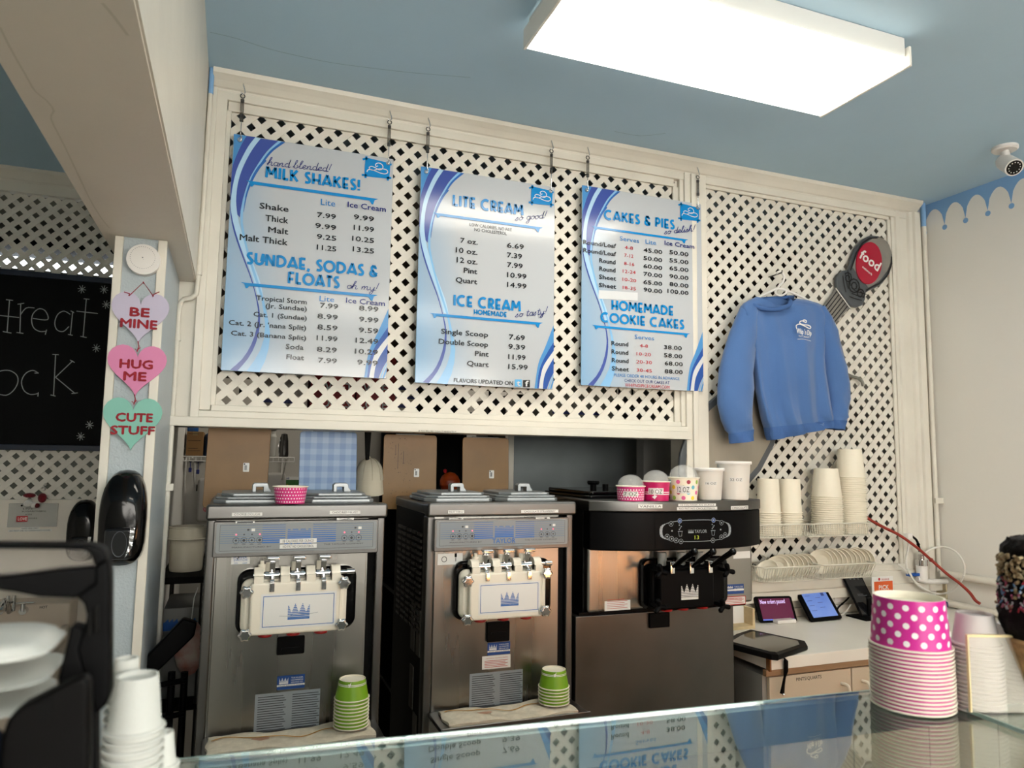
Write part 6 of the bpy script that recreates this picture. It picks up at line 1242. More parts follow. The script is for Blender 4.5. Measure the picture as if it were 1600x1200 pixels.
# hanger
fab = mat('cornflower blue sweatshirt fleece', '#466a9f', .9, var=.06, vs=5, bump=.5, bs=350, sheen=.3)
def hp(x, y, Y=-.085): return onY(x, y, Y)
t = Thing('coat_hanger', tuple(hp(1218, 455)), 'white plastic hanger holding the blue sweatshirt', 'hanger'); m = MB()
m.tube(smooth([hp(1213, 427), hp(1219, 424.5), hp(1225, 432), hp(1223, 441), hp(1217, 447), hp(1215, 452)], 5), .0058, 10)
m.tube(smooth([hp(1168, 476), hp(1183, 466), hp(1201, 457), hp(1215, 451), hp(1232, 455), hp(1250, 463), hp(1276, 476)], 5), .0058, 10)
m.tube(smooth([hp(1213, 452), hp(1212, 459), hp(1220, 462), hp(1228, 458), hp(1228, 453)], 5), .0050, 8)
t.part('hanger_frame', m, M['wplast2']); q = hp(1219, 424.5); t.part('wall_hook', MB().cyl((q.x, -.005, q.z - .008), (q.x, q.y - .01, q.z - .008), .003).tube([(q.x, q.y - .012, q.z - .008), (q.x, q.y - .014, q.z + .004)], .003, 6), M['steel2'])
t = Thing('sweatshirt', tuple(hp(1235, 690)), 'cornflower blue crewneck sweatshirt with white chest logo hanging on the right lattice', 'sweatshirt')
def loft(secs, n, close=True, mi=0):
    m = MB(); vs = sum(secs, []); k = len(secs); m.add(vs, [(i * n + j, i * n + (j + 1) % n, (i + 1) * n + (j + 1) % n, (i + 1) * n + j) for i in range(k - 1) for j in range(n)], mi, True)
    return m
rows = [(464, 1181, 1243, .030), (469, 1170, 1262, .034), (474, 1162, 1277, .038), (480, 1158, 1287, .042), (492, 1160, 1294, .048), (510, 1164, 1296, .054), (535, 1170, 1295, .060), (560, 1175, 1291, .062), (585, 1180, 1290, .064), (610, 1183, 1291, .066), (635, 1188, 1292, .068), (655, 1192, 1294, .070), (668, 1196, 1297, .068), (672, 1198, 1298, .062), (680, 1199, 1300, .062), (688, 1201, 1301, .060)]
n = 56; secs = []; YC_ = -.095
for i, (y, xa, xb, dp) in enumerate(rows):
    v = i / (len(rows) - 1); sec = []; tl = max(0, (v - .3)) * 1.0
    for k in range(n):
        an = 2 * PI * k / n; cx_, sy = math.cos(an), math.sin(an); u = (cx_ + 1) / 2; px = xa + (xb - xa) * u; py = y - (22 * v ** 3) * u * (1 if v > .4 else .6)
        if i < 4: py = y + (15 if sy < 0 else 0) * (1 - abs(cx_) ** 1.6) * (4 - i) / 4 + (5 * max(0, u - .5) if i == 0 else 0)
        p = onY(px, py, YC_); fold = .020 * v * math.sin(u * 21 + 1.6 * math.sin(v * 3)) + .010 * v * math.sin(u * 43 + 2) + .009 * math.sin(u * 9 + v * 6) + .006 * math.sin(u * 5 - v * 14)
        if i >= 13: fold *= .75
        p.y = YC_ + dp * math.copysign(abs(sy) ** .7, sy) * .85 - (fold if sy < 0 else 0); sec.append(tuple(p))
    secs.append(sec)
t.part('body', loft(secs, n), fab)
inner = [[(x, y + (.006 if y < YC_ else -.006), z) for x, y, z in secs[-1]], [(x, y * .9 + YC_ * .1, z + .03) for x, y, z in secs[-1]]]
t.part('hem_inside', loft(inner, n), fab)
# ribbed hem and collar
sc = [secs[-3], secs[-2], secs[-1]]; m = MB()
def puff(sec, g, c_): return [(c_[0] + (x - c_[0]) * (1 + g * .2), c_[1] + (y - c_[1]) * (1 + g), z) for x, y, z in sec]
cc = (onY(1248, 680, YC_).x, YC_); m = loft([puff(secs[-4], .02, cc), puff(secs[-3], .12, cc), puff(secs[-2], .10, cc), puff(secs[-1], .04, cc)], n); t.part('hem_band', m, mat('blue ribbed knit', '#3f6298', .9, bump=.9, bs=500, stretch=(1, 1, .1)))
col = []
for k in range(30):
    an = 2 * PI * k / 30; px = 1212 + 31 * math.cos(an); py = 466.5 - 2.5 * math.cos(an) + (17 * max(0, -math.sin(an)) ** .9 if math.sin(an) < 0 else -3 * math.sin(an)); p = onY(px, py, YC_ - .012 if math.sin(an) > 0 else YC_ - .045); p.y = YC_ - .004 + .046 * math.sin(an); col.append(tuple(p))
t.part('collar', MB().tube(col, .0105, 8, closed=True), mat('blue ribbed knit', '#3f6298', .9))
def sleeve(pts, nm, sgn):
    n2 = 24; ss = []; L_ = len(pts)
    for i, (px, py, hw, dep) in enumerate(pts):
        sec = []
        a = pts[max(0, i - 1)]; b = pts[min(L_ - 1, i + 1)]; dx_, dy_ = b[0] - a[0], b[1] - a[1]; q = math.hypot(dx_, dy_); nx_, ny_ = -dy_ / q, dx_ / q
        for k in range(n2):
            an = 2 * PI * k / n2; w_ = hw * math.cos(an); p = onY(px + nx_ * w_, py + ny_ * w_, YC_ - .035 * i / L_); f = .010 * math.sin(i * 1.7 + 3 * an) + .006 * math.sin(i * 3.1 + 5 * an); p.y += (dep + f) * math.sin(an); sec.append(tuple(p))
        ss.append(sec)
    return loft(ss, n2), ss
lf = [(1172, 481, 13, .03), (1166, 500, 16, .040), (1160, 525, 20, .046), (1155, 552, 23, .05), (1151, 580, 25, .052), (1149, 606, 26.5, .052), (1148, 630, 26, .05), (1151, 652, 23, .048), (1155, 668, 19.5, .044), (1157, 674, 18, .038), (1158, 683, 17.5, .038), (1159, 691, 17.5, .036)]
m, ss = sleeve(lf, 'l', -1); t.part('sleeve', m, fab); m = loft([puff(s_, .05, (sum(p[0] for p in s_) / len(s_), sum(p[1] for p in s_) / len(s_))) for s_ in ss[-3:]], 24); t.part('cuff', m, mat('blue ribbed knit', '#3f6298', .9))
rt = [(1277, 481, 10, .03), (1285, 498, 11, .040), (1292, 520, 12.5, .046), (1299, 548, 13.5, .048), (1304, 576, 14.5, .05), (1308, 602, 15, .05), (1310, 625, 14.5, .048), (1310, 642, 13, .044), (1309, 652, 11.5, .040), (1308, 657, 11, .036), (1308, 664, 11, .036), (1307, 671, 11, .034)]
m, ss = sleeve(rt, 'r', 1); t.part('sleeve', m, fab); m = loft([puff(s_, .05, (sum(p[0] for p in s_) / len(s_), sum(p[1] for p in s_) / len(s_))) for s_ in ss[-3:]], 24); t.part('cuff', m, mat('blue ribbed knit', '#3f6298', .9))
# chest logo, following the front of the cloth
YL = YC_ - .070
m = MB(); S = lambda pts, w_: stroke(m, smooth([onY(x, y, YL) for x, y in pts], 4), w_, 0, d=.0004)
S([(1245, 514), (1244, 509), (1248, 506.5), (1254, 508), (1260, 511), (1265, 513.5), (1266.5, 510.5), (1262, 508), (1256, 507.5), (1250, 505.5), (1250, 502.5), (1254, 501.5), (1259, 504), (1260, 501.5), (1257, 500), (1254.5, 501), (1256, 503)], .0048)
A, B = onY(1244.5, 520.5, YL), onY(1267.5, 524.5, YL); text(m, "Whip 'n Dip", A, B, .026, 0, .02, up=(0.1, 0, 1), off=(0, -.0006, 0)); A, B = onY(1248, 526, YL), onY(1264, 528.5, YL); text(m, 'ICE CREAM', A, B, .008, 0, 0, off=(0, -.0006, 0)); S([(1246, 530), (1256, 530), (1267, 533)], .0016)
t.part('chest_logo', m, M['white'])
# ================================================================ BASKETS, CUP STACKS AND BOWLS ON THE RIGHT LATTICE
WR = mat('white coated wire', '#d8d4c6', .4)
def basket(x0, x1, z0, z1, label, d=.16, flare=.0, step=.0135):
    t = Thing('wire_basket', ((x0 + x1) / 2, -.02, z0), label, 'basket', 'white wire baskets on the lattice'); yb, yf = -.020, -.020 - d
    t.part('rim_wire', MB().tube([(x0, yb, z1), (x0, yf - flare, z1), (x1, yf - flare, z1), (x1, yb, z1)], .0034, 6, closed=True), WR)
    t.part('base_wire', MB().tube([(x0 + .01, yb, z0), (x0 + .01, yf, z0), (x1 - .01, yf, z0), (x1 - .01, yb, z0)], .0030, 6, closed=True), WR)
    m = MB(); k = int((x1 - x0) / step)
    for i in range(k + 1):
        u = i / k; xa, xb = x0 + (x1 - x0) * u, x0 + .01 + (x1 - x0 - .02) * u; m.tube([(xa, yf - flare, z1), (xb, yf, z0), (xb, yb, z0), (xa, yb, z1)], .0019, 4)
    k = int(d / step)
    for i in range(1, k):
        y = yb - d * i / k; m.tube([(x0, y, z1), (x0 + .01, y, z0), (x1 - .01, y, z0), (x1, y, z1)], .0019, 4)
    t.part('wire_grid', m, WR, kind='stuff'); t.part('hanging_hook', MB().tube([((x0 + x1) / 2, yb, z1), ((x0 + x1) / 2, yb, z1 + .02), ((x0 + x1) / 2, .002, z1 + .025)], .0028, 6), WR); return t
zA0, zA1 = onY(1260, 838, -.16).z, onY(1260, 818.5, -.16).z
xa, xm, xb = onY(1176, 830, -.16).x, onY(1255, 830, -.16).x, onY(1356, 830, -.16).x
basket(xa - .03, xm - .004, zA0, zA1, 'upper left white wire basket holding two cup stacks'); basket(xm + .004, xb, zA0, zA1, 'upper right white wire basket holding the two taller cup stacks')
zB0, zB1 = onY(1260, 905, -.15).z, onY(1260, 882, -.15).z
xa2, xm2, xb2 = onY(1190, 900, -.15).x, onY(1273, 900, -.15).x, onY(1357, 900, -.15).x
basket(xa2 - .02, xm2 - .012, zB0, zB1, 'lower left white wire basket with leaning white bowls', .15, .03); basket(xm2 + .012, xb2, zB0, zB1, 'lower right white wire basket with a row of white bowls', .15, .03)
def stk(px, ytop, yrim, wt, wr, pitch, where, gname):
    c = onY(px, ytop, -.10); sc = (onY(px + 10, ytop, -.10).x - onY(px, ytop, -.10).x) / 10; f = .86; rb, rt = wt / 2 * sc * f, wr / 2 * sc * f - .002
    h = c.z - onY(px, yrim, -.10).z; base = zA0 + .003; n = int(round((c.z - h - base) / pitch)) + 1; pitch = (c.z - h - base) / (n - 1)
    stack((c.x, -.10, base), n, pitch, rb, rt, h, [M['wcup'], M['wcup']], 'white paper cup', where, gname, rim=.0040)
stk(1200, 748, 801, 30, 34.5, .0098, 'first white lattice stack', 'white cups in the upper baskets, first stack')
stk(1233.5, 748.5, 801, 29, 33, .0098, 'second white lattice stack', 'white cups in the upper baskets, second stack')
stk(1290.5, 732, 776, 32, 41, .0100, 'third white lattice stack', 'white cups in the upper baskets, third stack')
stk(1327.5, 702, 746, 31, 38.5, .0100, 'fourth, tallest lattice stack', 'white cups in the upper baskets, tallest stack')
# bowls standing on edge
bm = None
def bowl(x, y, z, lean, tilt, r, label, grp):
    global bm
    if bm is None:
        m = MB().lathe([(.001, .0), (.6, .02), (.86, .16), (1.0, .34), (1.02, .36), (.98, .37), (.82, .19), (.55, .045), (.001, .03)], n=32); m.v = [(z_, y_, -x_) for x_, y_, z_ in m.v]; o = mk('bowl', m, M['wcup'], (0, 0, 0)); bm = o.data
    else: o = bpy.data.objects.new('bowl', bm); COL.objects.link(o)
    o.location = (x, y, z); o.scale = (r, r, r); o.rotation_euler = (0, lean, tilt); tag(o, label, 'bowl', grp)
rB = onY(1290, 861, -.09).z - onY(1290, 898, -.09).z; rB = rB / 2
xs0 = onY(1272, 880, -.09).x; xs1 = onY(1352, 880, -.09).x - .03
for i in range(10): bowl(xs0 + .03 + (xs1 - xs0 - .03) * i / 9, -.105, onY(1290, 877, -.10).z + .002 * (i % 3), PI + .12 - .015 * i, .62, rB * (1 + .012 * (i % 3)), 'white bowl in the lower right basket, %s from the left' % ORD[i].replace('topmost', 'first'), 'white bowls in the lower right basket')
for i in range(6): bowl(onY(1222 + i * 7.6, 885, -.09).x, -.10, onY(1240, 883, -.10).z, PI + .14 - .02 * i, .62, rB * .9, 'white bowl in the lower left basket, %s from the left of the upright ones' % ORD[i].replace('topmost', 'first'), 'white bowls in the lower left basket')
bowl(onY(1198, 892, -.09).x, -.10, onY(1198, 893, -.10).z, PI + .70, .5, rB * .9, 'white bowl lying tilted at the left end of the lower left basket', 'leaning white bowls'); bowl(onY(1212, 888, -.09).x, -.105, onY(1212, 887, -.10).z, PI + .45, .55, rB * .9, 'second tilted white bowl, between the leaning one and the upright row', 'leaning white bowls')
# ================================================================ RIGHT COUNTER
ZW = .975
f0, f1 = onZ(1207, 1030, ZW), onZ(1390, 1007, ZW); YFr = (f0.y + f1.y) / 2; X0 = f0.x
lam = mat('white laminate worktop', '#e4e0d6', .4, var=.05, vs=3); cabm = mat('cream cabinet laminate', '#cdbfa9', .45, var=.04, vs=4)
t = Thing('worktop', (2.8, -.25, .93), 'long white laminate worktop along the lattice wall, chipped at its left corner', 'worktop'); t.part('slab', MB().box(X0, XR - .002, YFr, -.004, .93, ZW), lam, bevel=.002); t.part('chipped_edge', MB().box(X0 - .001, X0 + .006, YFr - .0015, YFr + .02, .925, ZW - .002), mat('bare chipboard', '#8a5a35', .9, var=.4, vs=60)); t.part('wood_strip', MB().box(X0 - .01, XR - .01, YFr + .008, YFr + .03, .905, .929), mat('bare wood strip', '#9c7c5c', .6, var=.15, vs=20, stretch=(.1, 1, 1)), bevel=.003); t.part('rear_upstand', MB().box(X0, XR - .01, -.018, -.002, ZW + .0005, ZW + .04), lam, bevel=.003)
t = Thing('base_cabinet', (2.8, -.25, 0), 'cream base cabinet under the white worktop, with white pull handles', 'cabinet'); t.part('carcass', MB().box(X0 - .008, XR - .01, YFr + .035, -.004, .08, .905), mat('grey cabinet side', '#8b8a86', .5)); t.part('plinth', MB().box(X0 + .03, XR - .01, YFr + .09, -.01, 0, .08), M['black'])
xd = onY(1327, 1045, YFr + .02).x; w_ = xd - X0; xs = X0 + .012; i = 0
while xs < XR - .1:
    xe = min(xs + w_ - .006, XR - .02); zt_ = .898; d = t.part('door', MB().box(xs, xe, YFr + .018, YFr + .034, .10, zt_), cabm, bevel=.002)
    hx = xe - .05 if i == 0 else xs + .05; t.part('handle', MB().tube(smooth([(hx, YFr + .018, .845), (hx + .004, YFr - .012, .842), (hx + .008, YFr - .018, .80), (hx + .004, YFr - .012, .758), (hx, YFr + .018, .755)], 4), .0065, 8), M['wplast'], parent=d)
    if i == 0: m = MB(); A, B = onY(1244, 1061, YFr + .018), onY(1283.5, 1059.5, YFr + .018); A.z = B.z; text(m, 'PINTS/QUARTS', A, B, .013, 0, .01); t.part('door_lettering', m, M['ink'], parent=d)
    xs = xe + .006; i += 1
# tablets and card reader
def slab(corn, th, nm, label, cat, scr=None, group=None):
    TL, TR, BR, BL = corn; N = (TR - TL).cross(BL - TL).normalized()
    if N.y > 0: N = -N
    B_ = (BL + BR) / 2; t = Thing(nm, tuple(B_), label, cat, group); uv = lambda u, v, d: TL + (TR - TL) * u + (BL - TL) * v + N * d
    def plate(u0, v0, u1, v1, d0, d1, n=4, r=.06):
        P = []
        for (cu, cv, a0) in ((u1 - r, v1 - r * 1.3, 0), (u0 + r, v1 - r * 1.3, 90), (u0 + r, v0 + r * 1.3, 180), (u1 - r, v0 + r * 1.3, 270)):
            for k in range(n + 1): a = math.radians(a0 + 90 * k / n); P.append((cu + r * math.cos(a), cv + r * 1.3 * math.sin(a)))
        k = len(P); m = MB(); vs = [uv(u, v, d0) for u, v in P] + [uv(u, v, d1) for u, v in P]; m.add(vs, [tuple(range(k - 1, -1, -1)), tuple(range(k, 2 * k))] + [(i, (i + 1) % k, (i + 1) % k + k, i + k) for i in range(k)]); return m
    t.part('case', plate(0, 0, 1, 1, -th, 0), M['black'], bevel=.002); return t, uv, plate, N
def corners(bl, br, tl, tr, tilt):
    BL, BR = onZ(*bl, ZW + .006), onZ(*br, ZW + .006); y = min(-.03, (BL.y + BR.y) / 2 + tilt); return [onY(*tl, y), onY(*tr, y), BR, BL]
t, uv, plate, N = slab(corners((1188, 973), (1251, 969), (1178, 932), (1236, 931), .05), .010, 'tablet', 'black tablet with a dark red screen reading New orders paused, in a small stand', 'tablet')
t.part('screen', plate(.09, .09, .93, .90, .0002, .0008, r=.01), mat('maroon lit screen', '#4a1230', .2, emit=.55)); m = MB(); A, B = uv(.12, .30, .001), uv(.78, .28, .001); text(m, 'New orders paused', A, B, .020, 0, .01, up=uv(0, 0, 0) - uv(0, 1, 0), off=tuple(N * .0006)); m.add([uv(.09, .88, .0012), uv(.93, .88, .0012), uv(.93, .93, .0012), uv(.09, .93, .0012)], [(0, 1, 2, 3)], 1); t.part('screen_text', m, [mat('pale pink screen text', '#b9a3d6', .3, emit=.8), mat('blue screen bar', '#4d5fb0', .3, emit=.6)])
q = uv(.6, 1, .0); t.part('stand', MB().box(q.x - .055, q.x + .05, q.y - .030, q.y + .03, ZW + .0005, ZW + .016), M['wplast2'], bevel=.003)
t, uv, plate, N = slab(corners((1268, 971), (1314, 965), (1243, 923), (1291, 919), .10), .012, 'tablet', 'black tablet with a pale blue screen, middle of the three screens on the worktop', 'tablet')
scr = mat('pale blue lit screen', '#5470b4', .2, emit=.45, col2='#6f86b8', vs=9); t.part('screen', plate(.12, .10, .90, .90, .0002, .0008, r=.01), scr); m = MB()
for k in range(7): m.add([uv(.18 + .3 * (k % 2), .2 + .08 * k, .0014), uv(.34 + .3 * (k % 2), .2 + .08 * k, .0014), uv(.34 + .3 * (k % 2), .215 + .08 * k, .0014), uv(.18 + .3 * (k % 2), .215 + .08 * k, .0014)], [(0, 1, 2, 3)], 0)
m.add([uv(.70, .14, .0014), uv(.80, .14, .0014), uv(.80, .24, .0014), uv(.70, .24, .0014)], [(0, 1, 2, 3)], 0); t.part('screen_marks', m, mat('dark blue screen marks', '#2c3f78', .3, emit=.3))
c_ = corners((1347, 964), (1377, 961), (1314, 895), (1343.5, 894), .12); t, uv, plate, N = slab(c_, .008, 'tablet', 'tall dark tablet leaning on a black stand beside the PICK card', 'tablet')
t.part('screen', plate(.06, .05, .94, .95, .0002, .0006, r=.01), mat('dark glass screen', '#15171a', .12)); m = MB(); 
for k in range(3): m.add([uv(.28 + .2 * k, .14, .001), uv(.36 + .2 * k, .14, .001), uv(.36 + .2 * k, .165, .001), uv(.28 + .2 * k, .165, .001)], [(0, 1, 2, 3)], 0)
for k in range(2): m.add([uv(.3, .50 + .03 * k, .001), uv(.62 + .15 * k, .50 + .03 * k, .001), uv(.62 + .15 * k, .508 + .03 * k, .001), uv(.3, .508 + .03 * k, .001)], [(0, 1, 2, 3)], 0)
t.part('screen_marks', m, mat('dim grey screen marks', '#55585d', .4)); q = uv(.5, 1, 0); t.part('stand', MB().box(q.x - .10, q.x + .03, q.y - .06, q.y + .06, ZW + .0005, ZW + .008).box(q.x - .02, q.x + .02, q.y + .0, q.y + .012, ZW + .004, ZW + .09), M['black'], bevel=.002)
# flat tablet with lanyard
P = [onZ(x, y, ZW + .02) for x, y in ((1150, 990), (1172, 983), (1258, 1001), (1262, 1008), (1216, 1024), (1205, 1023), (1128, 1003))]; P = [(p.x, p.y) for p in P][::-1]
cxx, cyy = sum(p[0] for p in P) / 7, sum(p[1] for p in P) / 7
def inset(k): return [(cxx + (x - cxx) * k, cyy + (y - cyy) * k) for x, y in P]
area2 = sum(P[i][0] * P[(i + 1) % 7][1] - P[(i + 1) % 7][0] * P[i][1] for i in range(7)); fixo = (lambda l: l if area2 > 0 else l[::-1])
t = Thing('rugged_tablet', (cxx, cyy, ZW), 'rugged black tablet lying flat on the worktop corner with a lanyard hanging down', 'tablet'); t.part('case', MB().prismz(fixo(inset(1)), ZW + .001, ZW + .02), M['black'], bevel=.005); t.part('screen', MB().prismz(fixo(inset(.80)), ZW + .0195, ZW + .0215), mat('grey reflective tablet glass', '#55554e', .06))
t.part('corner_guard', MB().prismz(fixo([(cxx + (x - cxx) * 1.04, cyy + (y - cyy) * 1.04) for x, y in P][:3] + [(cxx + (x - cxx) * .8, cyy + (y - cyy) * .8) for x, y in P[:3]][::-1]), ZW + .002, ZW + .0235), M['blackm'], bevel=.003)
ln = [onY(x, y, YFr - .012) for x, y in ((1226, 1029), (1228, 1033), (1228, 1048), (1226, 1058), (1224, 1070), (1222, 1084))]; t.part('lanyard', MB().tube([(ln[0].x, YFr + .02, ZW + .006)] + ln, .006, 8, rs=[.002, .003, .009, .009, .005, .006, .009]), M['black']); t.part('lanyard_clip', MB().sphere(ln[5] + Vector((0, -.008, 0)), .006, 8), M['chrome'])
# card with PICK
A, B = onZ(1364, 955, ZW), onY(1395, 901, onZ(1364, 955, ZW).y); yq = -.11; A, B = onY(1363.5, 950, yq), onY(1395, 900, yq)
t = Thing('counter_card', ((A.x + B.x) / 2, yq, ZW), 'small white and orange card reading PICK behind the pink cups', 'sign'); t.part('card', MB().box(A.x, B.x, yq, yq + .003, ZW + .001, B.z), M['white']); m = MB(); q = onY(1365.5, 909, yq); r_ = onY(1394.5, 909, yq); quadY(m, q.x, r_.x, ZW + .03, q.z, yq - .0006, 0); ptext(m, 'PICK', (1373, 920.5), (1388.5, 921), 7, yq, 1, .03, d=.0014); ptext(m, 'GRUBHUB', (1377, 906.5), (1389, 906.5), 3, yq, 2, .02, d=.0010); q = onY(1373.5, 905, yq); discY(m, q.x, q.z, .007, yq - .001, 2); t.part('print', m, [mat('orange print', '#cf5a28', .5), M['white'], M['redink']])
# wooden napkin box beside the third machine, blue box at the wall
A, B = onY(1150, 976, -.12), onY(1170, 948, -.12); t = Thing('wooden_frame_box', ((A.x + B.x) / 2, -.12, ZW), 'pale wooden box half hidden behind the wide machine', 'box'); t.part('side', MB().box(B.x - .012, B.x, -.16, -.08, ZW + .0005, B.z), mat('pale pine', '#c9b48c', .6, var=.15, vs=20)); t.part('base', MB().box(A.x - .08, B.x - .012, -.16, -.08, ZW + .0005, ZW + .014), mat('pale pine', '#c9b48c', .6)); t.part('lining', MB().box(A.x - .08, B.x - .012, -.10, -.08, ZW + .014, B.z), M['white'])
A, B = onZ(1471, 958, ZW), onZ(1505, 962, ZW); t = Thing('blue_pack', ((A.x + B.x) / 2, min(A.y, -.06), ZW), 'small dark blue pack at the right end of the worktop', 'pack'); t.part('wrapper', MB().rbox(3.36, 3.47, -.10, -.05, ZW + .001, ZW + .035, .008), mat('dark blue wrapper', '#1b2d6b', .35), bevel=.003); t.part('white_print', MB().box(3.40, 3.42, -.1008, -.0995, ZW + .01, ZW + .027), M['white'])
# outlet plates, valve, cables
q = onX(1465, 927, XR - .004); t = Thing('outlet_plate', (XR, q.y, q.z - .055), 'beige electrical outlet plate under the pipes in the corner', 'outlet'); t.part('plate', MB().box(XR - .012, XR - .0005, q.y - .055, q.y + .04, q.z - .075, q.z + .075), mat('beige outlet plastic', '#c9bf9f', .4), bevel=.003); t.part('socket', MB().cyl((XR - .016, q.y, q.z - .02), (XR - .011, q.y, q.z - .02), .016, n=14), mat('beige outlet plastic', '#c9bf9f', .4))
A, B = onY(1303, 935, -.004), onY(1316, 952, -.004); t = Thing('outlet_plate', ((A.x + B.x) / 2, -.004, B.z), 'white outlet plate on the wall between the tablets', 'outlet'); t.part('plate', MB().rbox(A.x, B.x, -.008, -.0005, max(B.z, ZW + .05), A.z + .04, .006), M['wplast2']); t.part('socket', MB().rbox(A.x + .012, B.x - .012, -.011, -.008, ZW + .07, A.z + .02, .004), M['wplast'])
q = onY(1440, 885, -.07); t = Thing('shutoff_valve', (q.x, -.07, q.z - .06), 'white valve fitting with metal collar at the corner end of the pipes', 'valve'); t.part('valve_body', MB().cyl((q.x, -.07, q.z - .07), (q.x, -.07, q.z + .005), .026, n=16), M['wplast2']); t.part('metal_collar', MB().cyl((q.x, -.07, q.z + .005), (q.x, -.07, q.z + .035), .030, n=12).cyl((q.x, -.07, q.z + .035), (q.x, -.07, q.z + .06), .014, n=12), M['chrome']); t.part('blue_lever', MB().box(q.x - .10, q.x - .03, -.085, -.06, q.z - .045, q.z - .030), mat('blue lever', '#1c4f9e', .4), bevel=.003); t.part('elbow', MB().tube([(q.x - .035, -.07, q.z - .06), (q.x + .02, -.07, q.z - .075), (XR - .04, -.085, q.z - .08)], .012, 8), M['wplast2'])
def both(x, y, d=.05):
    p = onX(x, y, XR - d); return p if p.y < -d * .6 else onY(x, y, -d)
def cable(nm, pts, r, mt, label, d=.05, extra=None):
    P = smooth([both(x, y, d) for x, y in pts], 5); t = Thing(nm, tuple(P[0]), label, 'cable'); t.part('cable_run', MB().tube(P, r, 8), mt)
    t.part('cable_clip', MB().sphere(P[len(P) // 2], r * 1.5, 8), mt); return t
cable('red_cable', [(1348, 804), (1364, 815), (1383, 825), (1405, 836), (1432, 855), (1455, 875), (1480, 897), (1500, 912), (1515, 926), (1524, 938), (1531, 943)], .0075, mat('dark red cable', '#8c2a1c', .5), 'dark red cable sagging from the lattice across the right corner', .10)
wc = mat('white cable sheath', '#d6d4cc', .4)
cable('white_cable', [(1402, 881), (1412, 889), (1424, 903), (1441, 919), (1460, 930), (1476, 947), (1490, 958), (1505, 966), (1515, 972)], .0052, wc, 'white cable running from a lattice hole down past the beige outlet', .07)
cable('white_cable', [(1418, 888), (1430, 910), (1447, 922), (1467, 928), (1485, 924), (1500, 910), (1507, 892), (1503, 874), (1490, 860), (1472, 854.5), (1455, 858), (1444, 865)], .0052, wc, 'white cable looped in a big circle in the right corner', .085)
cable('thin_white_cable', [(1420, 839), (1419, 855), (1416, 875), (1417, 890)], .0045, wc, 'thin white cable hanging down the right casing from a white box', .075)
cable('black_plug_cable', [(1425, 838), (1432, 844), (1436, 855), (1437, 862)], .006, M['black'], 'short black cable dropping into the valve fitting', .075)
q = onY(1421, 838, -.075); t = Thing('cable_box', (q.x, -.075, q.z), 'tiny white cable box on the right casing', 'cable box'); t.part('box', MB().rbox(q.x - .02, q.x + .012, -.085, -.057, q.z - .012, q.z + .014, .003), M['wplast2'])
cable('black_cable', [(1336, 918), (1325, 935), (1311, 948), (1307, 955)], .004, M['black'], 'thin black cable behind the middle tablet', .03)
cable('charger_cable', [(1300, 965), (1312, 962), (1322, 955), (1330, 945)], .004, wc, 'white charging lead coiled between the tablets', .06)
# ================================================================ FOREGROUND DISPLAY CASE
ZG = 1.385; ang = math.radians(-3.6); ca, sa = math.cos(ang), math.sin(ang); OG = onZ(270, 1187, ZG)
def gp(x, y, z): return (OG.x + x * ca - y * sa, OG.y + x * sa + y * ca, z)     # x along the far edge, y towards the wall
def gbox(m, x0, x1, y0, y1, z0, z1): 
    k = len(m.v); m.box(x0, x1, y0, y1, z0, z1); m.v = m.v[:k] + [gp(*v) for v in m.v[k:]]; return m
t = Thing('display_case', gp(1.0, -.4, 0), 'glass topped ice cream display case in the foreground', 'display case')
tg = mat('greenish plate glass', '#dbe9e6', .012, trans=1.0, ior=1.52); ss = mat('case stainless frame', '#9aa0a0', .35, 1.0)
t.part('top_glass', gbox(MB(), -.04, 2.6, -1.0, 0, ZG - .010, ZG), tg)
t.part('glass_edge', gbox(MB(), -.04, 2.6, .0005, .004, ZG - .011, ZG - .0005), mat('frosted green glass edge', '#9fc4bd', .5, trans=.3))
t.part('far_frame', gbox(MB(), -.04, 2.6, -.014, .002, ZG - .06, ZG - .013), ss)
t.part('case_body', gbox(gbox(gbox(gbox(MB(), -.04, 2.6, -.02, .0, 0.0, .985), -.04, 2.6, -1.0, -.98, 0, .9), -.06, -.04, -1.0, 0, 0, ZG - .012), -.04, 2.6, -.98, -.02, .02, .9), mat('case inner liner', '#8d9694', .45))
t.part('sliding_door', gbox(gbox(MB(), .0, 1.32, -.012, -.008, .99, ZG - .062), 1.28, 2.58, -.006, -.002, .99, ZG - .062), mat('clear door glass', '#f2f6f4', .02, alpha=.16))
t.part('light_divider', gbox(MB(), 1.266, 1.280, -.97, -.03, .9, ZG - .02), mat('case inner liner', '#8d9694', .45))  # added unseen divider, keeps the warm light out of the left part
t.part('warm_lamp', gbox(MB(), 1.32, 2.45, -.16, -.10, ZG - .05, ZG - .025), mat('warm case strip lamp', '#ffb070', .4, emit=WARM * .25))
t.part('warm_reflection_tube', MB().cyl(gp(1.30, -.045, 1.09), gp(2.45, -.045, 1.09), .022, n=10), mat('added warm tube glow', '#ffad6c', .4, emit=WARM))  # added tube, placed for the warm reflection in the third machine's steel
t.part('lamp_shade', gbox(MB(), 1.30, 2.47, -.17, -.09, ZG - .024, ZG - .014), ss)
t.part('warm_reflector', gbox(MB(), 1.285, 2.56, -.972, -.955, .92, ZG - .05), mat('cream reflector panel', '#d8cdb8', .5))  # added unseen cream panel, brightens the warm light in the case
t.part('inner_shelf', gbox(MB(), .0, 2.55, -.94, -.06, 1.02, 1.03), mat('pale case deck', '#a6aaa4', .35, .3))
TUBC = ['#d9c6a3', '#c58b9a', '#7a5236', '#cfd3b8', '#e0d9c8', '#96684a', '#b8c9cf', '#d8b56b']
